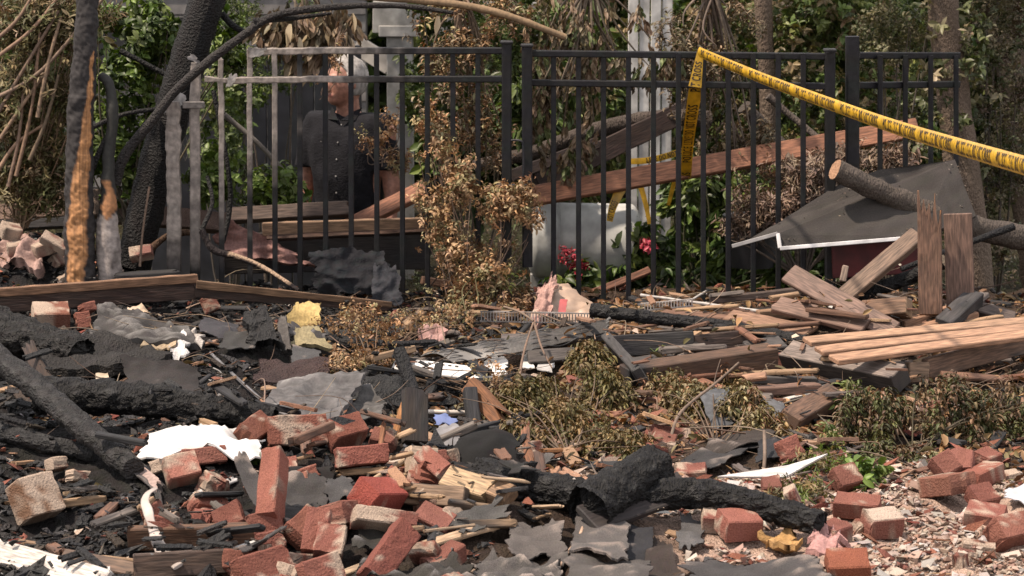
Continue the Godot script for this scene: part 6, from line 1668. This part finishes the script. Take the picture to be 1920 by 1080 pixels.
func stems_to(o: Node3D, base: Vector3, tips: Array, r: float, col: Color) -> void:
	var mb := MB.new()
	for t in tips:
		var mid: Vector3 = base.lerp(t, 0.5) + jit(0.06)
		limb(mb, smooth_path([base + jit(0.03), mid, t], 5), r, r * 0.35, vary(col, 0.2), {"sides": 5, "rough": 0.08})
	part(o, "stems", mb, M.stem, true)

func bush(called: String, label: String, category: String, base: Vector3, blobs: Array, sp: Mesh, m: Material, pal: Array, stemcol: Color, o := {}) -> Node3D:
	var r := plant(called, label, category, base, o.get("group", ""))
	var xf := []
	var cols := []
	var tips := []
	for b in blobs:
		var g := cloud(b[0], b[1], b[2], pal, o.get("lo", 0.7), o.get("hi", 1.3), o.get("gap", -0.05), o.get("freq", 2.2), o.get("hang", false))
		xf.append_array(g[0]); cols.append_array(g[1])
		for k in int(o.get("stems", 5)):
			tips.append(b[0] + jit(0.8) * b[1])
	stems_to(r, base, tips, o.get("r", 0.008), stemcol)
	many(r, "foliage", sp, m, xf, cols)
	return r

func px_blob(px: float, py: float, z: float, rx: float, ry: float, rz: float, n: int) -> Array:
	var c := P(px, py, z)
	var k := (EYE - c).length() / LENS
	if z > 0.25: c = G(px, py, ry * k * 0.45)
	return [c, Vector3(rx * k, ry * k, rz), n]

func make_plants() -> void:
	var dry := sprig("dry")
	var dry2 := sprig("dry")
	var broad := sprig("broad")
	var wilt := sprig("wilt")
	var fine := sprig("fine")
	var hang := sprig("hang")
	var browns := [Color(0.36, 0.22, 0.11), Color(0.29, 0.17, 0.08), Color(0.42, 0.29, 0.16), Color(0.22, 0.13, 0.07), Color(0.28, 0.24, 0.12)]
	var duns := [Color(0.2, 0.15, 0.085), Color(0.15, 0.11, 0.06), Color(0.26, 0.2, 0.12), Color(0.10, 0.085, 0.045), Color(0.14, 0.1, 0.06)]
	var olives := [Color(0.15, 0.125, 0.045), Color(0.19, 0.14, 0.055), Color(0.115, 0.10, 0.035), Color(0.24, 0.17, 0.075), Color(0.10, 0.095, 0.03)]
	var greens := [Color(0.085, 0.13, 0.025), Color(0.06, 0.10, 0.022), Color(0.12, 0.17, 0.035), Color(0.045, 0.07, 0.018)]
	var fresh := [Color(0.13, 0.2, 0.035), Color(0.1, 0.165, 0.03), Color(0.16, 0.22, 0.06)]
	# the dry bush at the gate
	bush("dry_bush", "rust brown dead bush grown through the gate beside the latch", "bush", G(900, 590), [
		px_blob(900, 430, 0.12, 110, 130, 0.12, 270), px_blob(825, 340, 0.08, 65, 70, 0.12, 110), px_blob(880, 500, 0.15, 110, 80, 0.12, 190), px_blob(815, 260, -0.15, 40, 70, 0.12, 90), px_blob(960, 410, 0.14, 50, 60, 0.08, 130), px_blob(920, 560, 0.25, 100, 60, 0.15, 220)],
		dry, M.dry, browns, Color(0.15, 0.1, 0.07), {"stems": 9, "lo": 0.4, "hi": 0.85, "gap": 0.06, "freq": 3.0, "r": 0.005})
	bush("dry_bush", "thin dead twig with rust leaves before the shirted person's arm", "bush", P(720, 300, -0.1), [px_blob(700, 270, -0.1, 30, 25, 0.05, 22), px_blob(745, 290, -0.1, 25, 50, 0.05, 40), px_blob(740, 240, -0.1, 25, 25, 0.05, 16)], dry, M.dry, browns, Color(0.15, 0.1, 0.07), {"stems": 3, "lo": 0.4, "hi": 0.7, "r": 0.004, "gap": -0.3})
	bush("dry_bush", "dead leaf spray hanging before the person's face", "bush", P(640, 60, -0.25), [px_blob(632, 115, -0.2, 15, 30, 0.05, 9), px_blob(600, 180, -0.2, 20, 30, 0.05, 12)], dry, M.dry, browns, Color(0.15, 0.1, 0.07), {"stems": 3, "lo": 0.4, "hi": 0.7, "r": 0.004, "gap": -0.3})
	bush("hanging_vine", "dun dead vine hanging above the melted rail", "vine", P(560, -30, -0.35), [px_blob(560, 50, -0.35, 90, 55, 0.1, 70), px_blob(610, 30, -0.4, 60, 30, 0.1, 50)], hang, M.dry, duns, Color(0.2, 0.15, 0.1), {"hang": true, "lo": 0.6, "hi": 1.1, "gap": -0.1})
	bush("hanging_vine", "brown dead vine curtain between the white column and the latch posts", "vine", P(860, -30, -0.5), [px_blob(855, 170, -0.5, 80, 120, 0.15, 210), px_blob(880, 60, -0.5, 120, 60, 0.15, 150), px_blob(920, 280, -0.5, 50, 70, 0.12, 80)], dry2, M.dry, browns + duns, Color(0.17, 0.12, 0.08), {"stems": 6, "lo": 0.5, "hi": 1.0, "hang": true, "gap": 0.0, "freq": 3})
	bush("hanging_vine", "dun leafy vine drooping over the fence beyond the latch", "vine", P(1100, -40, -0.6), [px_blob(1100, 60, -0.6, 130, 90, 0.15, 170), px_blob(1060, 220, -0.6, 70, 110, 0.12, 170), px_blob(1200, 90, -0.7, 90, 60, 0.15, 200), px_blob(1020, 170, -0.5, 30, 80, 0.1, 80)], hang, M.dry, duns + [Color(0.09, 0.12, 0.04), Color(0.12, 0.15, 0.05)], Color(0.17, 0.13, 0.09), {"stems": 6, "hang": true, "gap": 0.03, "lo": 0.35, "hi": 0.65})
	bush("hanging_vine", "dry vine tangle behind the hanging tape", "vine", P(1330, -20, -0.9), [px_blob(1330, 80, -0.9, 110, 80, 0.15, 150), px_blob(1380, 280, -1.0, 70, 90, 0.15, 190), px_blob(1300, 200, -1.0, 60, 60, 0.12, 90)], dry2, M.dry, duns, Color(0.16, 0.12, 0.09), {"stems": 7, "lo": 0.5, "hi": 1.0, "hang": true, "gap": 0.0})
	bush("hanging_vine", "tangled straw-coloured vines around the tan canes", "vine", P(40, 420, -0.3), [px_blob(50, 200, -0.3, 100, 200, 0.15, 700), px_blob(60, 350, -0.3, 90, 70, 0.15, 240), px_blob(110, 50, -0.25, 90, 60, 0.1, 200)], fine, M.dry, [Color(0.2, 0.16, 0.075), Color(0.15, 0.13, 0.05), Color(0.1, 0.1, 0.035), Color(0.27, 0.2, 0.12), Color(0.08, 0.09, 0.03)], Color(0.27, 0.18, 0.11), {"stems": 22, "lo": 0.7, "hi": 1.5, "r": 0.005, "gap": -0.08})
	bush("green_vine", "green leafy vine between the split trunk and leaning trunk", "vine", P(240, 430, -0.7), [px_blob(250, 100, -0.8, 90, 100, 0.15, 360), px_blob(230, 280, -0.8, 90, 110, 0.15, 260), px_blob(430, 80, -0.7, 50, 60, 0.15, 90)], broad, M.green, greens + fresh, Color(0.1, 0.08, 0.05), {"stems": 6, "lo": 0.4, "hi": 0.8, "gap": 0.0, "freq": 3})
	bush("green_vine", "bright green leaves low behind the scorched gate bars", "plant", P(500, 400, -0.9), [px_blob(510, 365, -0.9, 60, 45, 0.15, 110), px_blob(400, 340, -0.9, 50, 50, 0.15, 90)], broad, M.green, fresh, Color(0.1, 0.12, 0.05), {"lo": 0.4, "hi": 0.8, "gap": -0.1})
	# wilted foliage thrown over the rubble
	bush("wilted_shrub", "olive wilted shrub slumped in the middle of the rubble", "shrub", G(1060, 860), [px_blob(1090, 740, 2.1, 90, 70, 0.15, 300), px_blob(1040, 800, 2.6, 110, 60, 0.2, 290), px_blob(1105, 690, 1.9, 45, 60, 0.1, 170), px_blob(970, 760, 2.4, 60, 60, 0.12, 180), px_blob(1150, 840, 2.9, 80, 40, 0.15, 170)], wilt, M.dry, olives, Color(0.12, 0.08, 0.05), {"stems": 4, "lo": 0.35, "hi": 0.85, "gap": 0.0, "freq": 3.5, "hang": true, "r": 0.004})
	bush("wilted_shrub", "olive wilted shrub before the thick brown beam", "shrub", G(1340, 850), [px_blob(1300, 760, 2.3, 80, 55, 0.15, 290), px_blob(1375, 700, 1.85, 35, 50, 0.1, 110), px_blob(1390, 770, 2.3, 45, 60, 0.12, 150), px_blob(1250, 720, 2.0, 50, 40, 0.12, 110), px_blob(1430, 800, 2.6, 50, 40, 0.12, 110)], wilt, M.dry, olives + browns.slice(3, 5), Color(0.12, 0.08, 0.05), {"stems": 3, "lo": 0.45, "hi": 0.85, "gap": -0.02, "freq": 3.5, "hang": true, "r": 0.004})
	bush("wilted_shrub", "dark green wilted mass hanging below the wooden deck piece", "shrub", G(1720, 850), [px_blob(1640, 790, 2.3, 75, 70, 0.15, 170), px_blob(1780, 780, 2.2, 90, 80, 0.15, 190), px_blob(1890, 785, 2.3, 70, 85, 0.15, 160), px_blob(1700, 850, 2.8, 100, 30, 0.2, 150)], wilt, M.dry, [Color(0.075, 0.088, 0.028), Color(0.10, 0.11, 0.035), Color(0.05, 0.052, 0.02), Color(0.14, 0.105, 0.045), Color(0.18, 0.12, 0.065), Color(0.1, 0.065, 0.035)], Color(0.13, 0.1, 0.06), {"stems": 5, "lo": 0.4, "hi": 0.85, "gap": 0.05, "freq": 3.5, "hang": true, "r": 0.0035})
	bush("leaf_litter", "rust leaves on broken twigs before the slotted white trim", "twigs", G(700, 690), [px_blob(690, 630, 1.1, 110, 50, 0.25, 170), px_blob(640, 690, 1.6, 50, 40, 0.12, 50), px_blob(720, 680, 1.6, 60, 40, 0.12, 60), px_blob(930, 740, 2.2, 50, 60, 0.12, 70), px_blob(820, 610, 1.0, 80, 30, 0.2, 80)], dry, M.dry, browns, Color(0.16, 0.1, 0.06), {"stems": 12, "lo": 0.35, "hi": 0.65, "gap": -0.02, "freq": 4, "r": 0.004})
	bush("green_sprig", "yellow-green fresh sprig at the dead bush's foot", "plant", G(870, 610), [px_blob(875, 580, 0.5, 50, 22, 0.08, 45), px_blob(920, 520, 0.2, 40, 25, 0.06, 18)], wilt, M.green, [Color(0.2, 0.22, 0.06), Color(0.16, 0.2, 0.05), Color(0.24, 0.22, 0.08)], Color(0.12, 0.12, 0.05), {"lo": 0.45, "hi": 0.8, "gap": -0.4, "r": 0.004})
	bush("green_sprig", "bright green seedling among bricks on the pale mortar", "plant", G(1622, 925), [px_blob(1622, 900, 3.55, 28, 18, 0.06, 20)], broad, M.green, fresh, Color(0.1, 0.14, 0.04), {"lo": 0.5, "hi": 0.8, "gap": -1.0, "r": 0.003, "stems": 3})
	bush("green_sprig", "low green weed patch above the charred log's tip", "plant", G(1510, 945), [px_blob(1500, 933, 3.75, 50, 18, 0.1, 55), px_blob(1540, 880, 3.3, 50, 20, 0.1, 40)], fine, M.green, fresh + olives, Color(0.1, 0.14, 0.04), {"lo": 0.5, "hi": 0.9, "gap": -0.5, "r": 0.003})
	bush("green_sprig", "tiny green sprout inside the burnt box", "plant", G(1235, 680), [px_blob(1238, 668, 1.55, 14, 8, 0.03, 7)], broad, M.green, fresh, Color(0.1, 0.14, 0.04), {"lo": 0.3, "hi": 0.5, "gap": -1.0, "r": 0.002, "stems": 2})
	bush("green_sprig", "tiny green sprout beside the upright brick", "plant", G(482, 880), [px_blob(482, 862, 3.5, 10, 18, 0.03, 8)], broad, M.green, fresh, Color(0.1, 0.14, 0.04), {"lo": 0.3, "hi": 0.6, "gap": -1.0, "r": 0.002, "stems": 2})
	bush("green_sprig", "green weeds standing in front of the wilted green mass", "plant", G(1590, 830), [px_blob(1600, 760, 2.4, 30, 60, 0.08, 36), px_blob(1560, 820, 2.7, 25, 40, 0.08, 20)], wilt, M.green, [Color(0.12, 0.16, 0.04), Color(0.16, 0.18, 0.06)], Color(0.12, 0.14, 0.05), {"lo": 0.4, "hi": 0.8, "gap": -1.0, "r": 0.003})
	var lf := MB.new()
	var lb := settle([P(158, 832, 3.4), P(160, 895, 3.75)])
	leaf(lf, lb[0], Vector3(-0.05, -1, 0.1), 0.1, 0.045, 0.3, Color(0.3, 0.38, 0.13), 6)
	single("large_leaf", lf, M.green, true, "single big yellow-green leaf hanging over the dark hollow", "leaf")
	# behind the fence on the right
	bush("brown_shrub", "grey-brown dead shrub behind the dark roof sheet", "shrub", P(1500, 520, -0.4), [px_blob(1480, 370, -0.45, 80, 60, 0.15, 330), px_blob(1600, 322, -0.45, 110, 25, 0.12, 200), px_blob(1520, 350, -0.5, 50, 35, 0.12, 120), px_blob(1400, 420, -0.5, 40, 40, 0.1, 80)], fine, M.dry, [Color(0.16, 0.11, 0.075), Color(0.2, 0.145, 0.1), Color(0.11, 0.08, 0.055), Color(0.24, 0.18, 0.13)], Color(0.12, 0.09, 0.07), {"stems": 7, "lo": 0.8, "hi": 1.4, "gap": -0.05, "freq": 3})
	bush("flower_plant", "leafy green plant with red flowers before the white tank", "plant", P(1150, 560, -1.3), [px_blob(1140, 510, -1.3, 70, 45, 0.12, 120), px_blob(1225, 500, -1.3, 60, 65, 0.15, 150), px_blob(1075, 545, -1.2, 50, 22, 0.1, 40)], broad, M.green, greens + [Color(0.06, 0.11, 0.02)], Color(0.08, 0.1, 0.04), {"stems": 6, "lo": 0.6, "hi": 1.1, "gap": -0.1})
	var red := []
	var redc := []
	for c in [[1066, 485, 16, 20], [1090, 505, 12, 18], [1212, 465, 8, 10]]:
		var g := cloud(P(c[0], c[1], -1.12), Vector3(c[2], c[3], c[2]) / 380.0, 9, [Color(0.36, 0.03, 0.05), Color(0.42, 0.06, 0.09)], 0.3, 0.5, -1.0)
		red.append_array(g[0]); redc.append_array(g[1])
	var fp := find_child("flower_plant", false, false)
	many(fp, "flowers", broad, M.green, red, redc)
	bush("green_bush", "fresh green bush behind the fence pickets by the tape", "bush", P(1320, 560, -1.6), [px_blob(1335, 420, -1.7, 80, 130, 0.25, 380), px_blob(1290, 330, -1.7, 40, 60, 0.2, 100), px_blob(1400, 500, -1.5, 90, 70, 0.2, 260), px_blob(1520, 490, -1.0, 90, 50, 0.2, 260)], hang, M.green, greens + [Color(0.08, 0.13, 0.03)], Color(0.08, 0.08, 0.04), {"stems": 8, "lo": 0.5, "hi": 1.0, "gap": -0.05})
	bush("green_bush", "pale green bush seen between the latch and the dead bush", "bush", P(930, 420, -1.6), [px_blob(900, 280, -1.7, 90, 100, 0.2, 230), px_blob(1030, 270, -1.5, 45, 60, 0.15, 90), px_blob(970, 200, -1.4, 40, 70, 0.15, 90)], hang, M.green, greens + [Color(0.1, 0.13, 0.055)], Color(0.1, 0.08, 0.05), {"stems": 6, "lo": 0.7, "hi": 1.3, "gap": 0.0})
	# stray dead leaves hanging at the top
	for h in [[535, 75], [560, 85], [545, 60], [660, 40], [820, 45]]:
		lf = MB.new()
		leaf(lf, P(h[0], h[1] - 15, -0.2), Vector3(R(-0.2, 0.2), -1, 0.1), 0.09, 0.04, 0.4, vary(Color(0.4, 0.33, 0.22), 0.1), 6)
		single("dead_leaf", lf, M.dry, true, "large curled dead leaf hanging above the melted rail", "leaf", "large dead leaves above the melted rail")

# ---------- the yard behind ----------
func make_yard() -> void:
	var broad := sprig("broad")
	var hang := sprig("hang")
	var fine := sprig("fine")
	var dryk := sprig("dry")
	var ivy := sprig("ivy")
	# grey house with lap siding
	var hs := thing("grey_house", "grey house with lap siding and a dark window behind the green vine", "house", Vector3(-3.0, -0.67, -7.5))
	var wall := MB.new()
	bar(wall, Vector3(-6.0, 1.2, -7.62), Vector3(-1.05, 1.2, -7.62), 3.8, 0.2, Vector3.BACK, Color(0.12, 0.11, 0.105), {"rough": 0.0, "step": 1.0})
	part(hs, "wall", wall, M.paint)
	for k in 16:
		var y := -0.45 + k * 0.125
		var sb := MB.new()
		bar(sb, Vector3(-6.0, y, -7.49), Vector3(-1.05, y, -7.49), 0.135, 0.02, Vector3(0, 0.12, 1), vary(Color(0.2, 0.19, 0.18), 0.06), {"rough": 0.0, "step": 1.0, "cols": 2})
		part(hs, "siding_board", sb, M.paint)
	var wd := MB.new()
	bar(wd, Vector3(-2.6, 0.35, -7.44), Vector3(-2.6, 0.85, -7.44), 0.9, 0.06, Vector3.BACK, Color(0.02, 0.02, 0.022), {"rough": 0.0, "cols": 2})
	part(hs, "window", wd, M.paint)
	# dark garage front behind the person
	var gar := thing("dark_shed", "dark grey shed front behind the person in the shirt", "shed", Vector3(-1.7, -0.67, -4.2))
	for k in 9:
		var gb := MB.new()
		var x := -2.15 + k * 0.145
		bar(gb, Vector3(x, -0.67, -4.2), Vector3(x, 0.9, -4.2), 0.14, 0.05, Vector3.BACK, vary(Color(0.035, 0.036, 0.042), 0.08), {"rough": 0.0, "step": 0.4, "cols": 2})
		part(gar, "board", gb, M.paint)
	# porch of the white house
	var po := thing("white_porch", "white porch column and beam of the house behind the gate", "porch", Vector3(-0.9, -0.67, -5.0))
	var c0 := P(750, 60, -5.0)
	var col := MB.new()
	bar(col, Vector3(c0.x, -0.67, -5.0), Vector3(c0.x, 1.0, -5.0), 0.165, 0.165, Vector3.BACK, Color(0.50, 0.48, 0.44), {"rough": 0.0, "step": 0.5, "cols": 2})
	part(po, "column", col, M.paint)
	col = MB.new()
	var cb := P(750, 56, -5.0)
	bar(col, cb - Vector3(0.13, 0, 0), cb + Vector3(0.13, 0, 0), 0.24, 0.07, Vector3.UP, Color(0.52, 0.5, 0.46), {"rough": 0.0, "cols": 2})
	part(po, "capital", col, M.paint)
	col = MB.new()
	var bm := P(860, 40, -5.0)
	bar(col, P(700, 30, -5.0), P(1010, 36, -5.0), 0.22, 0.2, Vector3.UP, Color(0.42, 0.4, 0.36), {"rough": 0.0, "cols": 2, "step": 0.5})
	part(po, "beam", col, M.paint)
	col = MB.new()
	bar(col, P(670, 85, -5.3), P(735, 125, -5.2), 0.12, 0.08, Vector3.BACK, Color(0.4, 0.37, 0.33), {"rough": 0.0, "cols": 2, "step": 0.5})
	part(po, "rafter_end", col, M.paint)
	# pale siding of the shed behind the tape
	var sd := thing("pale_shed", "pale vertical siding of a shed behind the hanging tape", "shed", P(1215, 590, -2.6))
	for k in 4:
		var x := 1184.0 + k * 21.0
		var p0 := P(x, 560, -2.6)
		var vb := MB.new()
		bar(vb, Vector3(p0.x, -0.67, -2.6 - 0.01 * (k % 2)), Vector3(p0.x, 1.55, -2.6 - 0.01 * (k % 2)), 0.056, 0.03, Vector3.BACK, vary(Color(0.62, 0.60, 0.56), 0.06), {"rough": 0.0, "step": 0.5, "cols": 2})
		part(sd, "siding_board", vb, M.paint)
	# white tank
	var tk := thing("white_tank", "white rounded metal tank under the leaning plank", "tank", P(1100, 560, -1.45))
	var tb := MB.new()
	var tc := P(1095, 452, -1.45)
	var rr := 0.2
	var prof := []
	for k in 9:
		var a := PI / 2 * k / 8.0
		prof.append([tc + Vector3(-0.24 - 0.07 * cos(a), 0, -0.03), maxf(0.01, rr * sin(a))])
	for k in range(8, -1, -1):
		var a := PI / 2 * k / 8.0
		prof.append([tc + Vector3(0.24 + 0.07 * cos(a), 0, 0.03), maxf(0.01, rr * sin(a))])
	var sides := 28
	for i in prof.size():
		for j in sides:
			var a := TAU * j / sides
			tb.vert(prof[i][0] + Vector3(0, cos(a), sin(a)) * prof[i][1], Color(0.58, 0.585, 0.555))
	for i in prof.size() - 1:
		for j in sides:
			var j2 := (j + 1) % sides
			tb.quad(i * sides + j, i * sides + j2, (i + 1) * sides + j2, (i + 1) * sides + j)
	part(tk, "shell", tb, M.paint, true)
	for s in [-1, 1]:
		var lg := MB.new()
		var q: Vector3 = tc + Vector3(0.18 * s, -0.17, 0)
		bar(lg, q, Vector3(q.x, ground(q.x, q.z) - 0.02, q.z), 0.06, 0.2, Vector3.RIGHT, Color(0.4, 0.4, 0.38), {"cols": 2, "rough": 0})
		part(tk, "leg", lg, M.paint)
	for k in 2:
		var wl := MB.new()
		var bc: Vector3 = tc + Vector3(-0.03 + 0.2 * k - 0.1, 0, 0)
		limb(wl, [bc, bc + Vector3(0.006, 0, 0)], rr + 0.003, rr + 0.003, Color(0.5, 0.51, 0.48), {"sides": 28, "rough": 0})
		part(tk, "weld_seam", wl, M.paint, true)
	# dark plastic pot behind the pickets
	var pot := MB.new()
	var pp := P(1410, 425, -0.9)
	limb(pot, [pp + Vector3(0, -0.2, 0), pp + Vector3(0, 0.06, 0)], 0.12, 0.15, Color(0.015, 0.015, 0.016), {"sides": 20, "rough": 0})
	single("plastic_tub", pot, M.paint, true, "black plastic tub half hidden behind the roof sheet's tip", "tub")
	# wire mesh fence at the left
	var wm := MB.new()
	for k in 22:
		var x := 190.0 + k * 9.0
		for d in [-1.0, 1.0]:
			var pts := []
			for q in 9: pts.append(P(x + d * ((q % 2) * 9.0 - 4.5), 110 + q * 24, -1.9))
			limb(wm, pts, 0.0016, 0.0016, Color(0.12, 0.11, 0.10), {"sides": 3, "rough": 0})
	single("wire_fence", wm, M.metal, true, "rusty wire mesh fence before the grey siding", "wire fence")
	# trees with crowns over the yard
	var trees := [
		[1772, 45, 1806, 330, -1.9, 0.085, 0.105, "thick grey-brown trunk wrapped in ivy near the fence corner", 0.9],
		[1430, -20, 1452, 420, -3.2, 0.055, 0.06, "slim pale trunk behind the fence end", 0.6],
		[1880, -20, 1935, 400, -3.4, 0.1, 0.12, "dark ivy-covered trunk at the picture's edge", 0.9],
		[1060, -60, 1075, 420, -6.0, 0.06, 0.08, "dark thin trunk above the latch posts", 0.5],
		[1660, -40, 1680, 420, -4.5, 0.06, 0.07, "shaded trunk between the fence corner and the ivy trunk", 0.4],
		[30, -30, 20, 400, -3.5, 0.07, 0.09, "shaded trunk behind the tan canes", 0.5]]
	for t in trees:
		var top := P(t[0], t[1], t[4])
		var bot := P(t[2], t[3], t[4])
		var dirn := (top - bot).normalized()
		var base := bot - dirn * ((bot.y + 0.75) / maxf(dirn.y, 0.2))
		var tip := top + dirn * 2.6 + Vector3(0, 0.4, 0)
		var tr := thing("yard_tree", t[7], "tree", base)
		var tb2 := MB.new()
		limb(tb2, smooth_path([base, bot, top, top + dirn * 1.2, tip], 8), t[6], t[5] * 0.7, Color(0.24, 0.18, 0.135), {"rough": 0.1, "sides": 14, "freq": 6})
		part(tr, "trunk", tb2, M.bark, true)
		var br := MB.new()
		for k in 5:
			var q := tip + Vector3(R(-1.2, 1.2), R(-0.2, 0.9), R(-1.0, 0.8))
			limb(br, smooth_path([tip - dirn * R(0.2, 1.2), tip.lerp(q, 0.5) + jit(0.1), q], 5), t[5] * 0.4, 0.01, Color(0.14, 0.11, 0.085), {"sides": 6})
		part(tr, "limbs", br, M.bark, true)
		var g := cloud(tip + Vector3(0, 0.3, -0.4), Vector3(1.9, 0.9, 1.5), int(650 * t[8]), [Color(0.05, 0.085, 0.02), Color(0.035, 0.06, 0.016), Color(0.07, 0.1, 0.03)], 1.2, 2.2, -0.15, 0.8)
		many(tr, "crown", broad, M.green, g[0], g[1])
		if t[8] >= 0.9:
			var iv := cloud(bot.lerp(top, 0.6), Vector3(0.24, 0.85, 0.2), 150, [Color(0.1, 0.11, 0.045), Color(0.17, 0.16, 0.085), Color(0.06, 0.075, 0.025), Color(0.22, 0.19, 0.11)], 0.5, 0.9, 0.0, 3.0)
			many(tr, "ivy", broad, M.green, iv[0], iv[1])
	# hedges and dark shrubs that close the view
	var deep := [Color(0.07, 0.105, 0.025), Color(0.1, 0.14, 0.035), Color(0.14, 0.17, 0.05), Color(0.05, 0.075, 0.02)]
	var mixed := deep + [Color(0.16, 0.13, 0.06), Color(0.22, 0.17, 0.09)]
	var shr := [
		[60, 150, -3.2, 150, 260, 0.4, 900, "deep green shrub behind the straw-coloured vines", mixed],
		[500, 80, -3.0, 110, 130, 0.3, 330, "deep green shrub above the dark shed", deep],
		[430, 250, -2.6, 80, 130, 0.3, 190, "sparse green shrub at the side of the dark shed", deep],
		[880, 140, -3.6, 130, 240, 0.4, 800, "deep green shrub right of the white porch column", deep],
		[1080, 170, -3.8, 130, 260, 0.4, 850, "dark shrub behind the drooping dun vine", mixed],
		[1330, 130, -4.2, 170, 240, 0.4, 950, "dark shrub behind the dry vine tangle", mixed],
		[1540, 180, -3.4, 130, 250, 0.4, 950, "dark green shrub behind the fence end posts", mixed],
		[1670, 150, -3.9, 80, 260, 0.4, 600, "olive shrub beside the thick ivy trunk", mixed],
		[1870, 200, -2.2, 90, 320, 0.3, 900, "ivy thicket at the right picture edge", [Color(0.09, 0.085, 0.04), Color(0.14, 0.125, 0.07), Color(0.05, 0.06, 0.022), Color(0.19, 0.16, 0.1), Color(0.06, 0.04, 0.025)]],
		[1680, 70, -2.0, 80, 55, 0.2, 200, "pale ivy tufts above the fence corner", [Color(0.14, 0.13, 0.06), Color(0.2, 0.18, 0.1), Color(0.08, 0.09, 0.03)]],
		[1450, 440, -2.6, 140, 130, 0.3, 420, "low green shrub under the slanting grey limb", deep]]
	for s in shr:
		var b := px_blob(s[0], s[1], s[2], s[3], s[4], s[5], int(s[6] * 1.25))
		var base := Vector3(b[0].x, ground(b[0].x, b[0].z), b[0].z)
		bush("yard_shrub", s[7], "shrub", base, [b], [hang, broad, dryk][int(s[0]) % 3] if s[0] < 1600 else [dryk, ivy][int(s[0]) % 2], M.green, s[8], Color(0.09, 0.07, 0.05), {"stems": 7, "lo": 0.42, "hi": 0.8, "gap": 0.02, "r": 0.009, "freq": 1.6})
	# tall hedge closing the yard
	var xf := []
	var cols := []
	for i in 9000:
		var p := Vector3(R(-7, 7), R(-0.8, 2.2), R(-10.5, -8.6))
		if p.x < -0.9 and p.x > -6.2 and p.z > -9.0: continue
		xf.append(Transform3D(Basis.from_euler(Vector3(R(-1, 1), R(0, TAU), R(-1, 1))).scaled(Vector3.ONE * R(1.5, 2.6)), p))
		cols.append(vary(deep[rng.randi() % 4], 0.3))
	var hd := many(self, "hedge", hang, M.green, xf, cols)
	tag(hd, "dark green hedge closing the far side of the yard", "hedge", "", "stuff")
	xf = []; cols = []
	for i in 5000:
		var z := R(-7.5, -0.9)
		var x := R(-0.19, 0.19) * (14.8 - z)
		var p := Vector3(x, ground(x, z) + 0.01, z)
		xf.append(Transform3D(Basis.from_euler(Vector3(R(-0.5, 0.5), R(0, TAU), R(-0.5, 0.5))).scaled(Vector3.ONE * R(0.6, 1.3)), p))
		cols.append(vary([Color(0.07, 0.09, 0.03), Color(0.1, 0.09, 0.04), Color(0.12, 0.08, 0.045)][rng.randi() % 3], 0.3))
	var uc := many(self, "ground_cover", fine, M.green, xf, cols)
	tag(uc, "low weeds and dead leaves covering the yard floor", "ground cover", "", "stuff")

func _ready() -> void:
	rng.seed = 4711
	nz.seed = 11; nz.frequency = 0.02; nz.fractal_octaves = 3
	nf.seed = 23; nf.frequency = 0.02; nf.fractal_octaves = 2
	setup()
	make_materials()
	make_ground()
	make_yard()
	make_trunks()
	make_fence()
	make_person()
	make_tape()
	make_boards()
	make_logs()
	make_bricks()
	make_sheets()
	make_plants()
	make_scraps()
	make_debris()
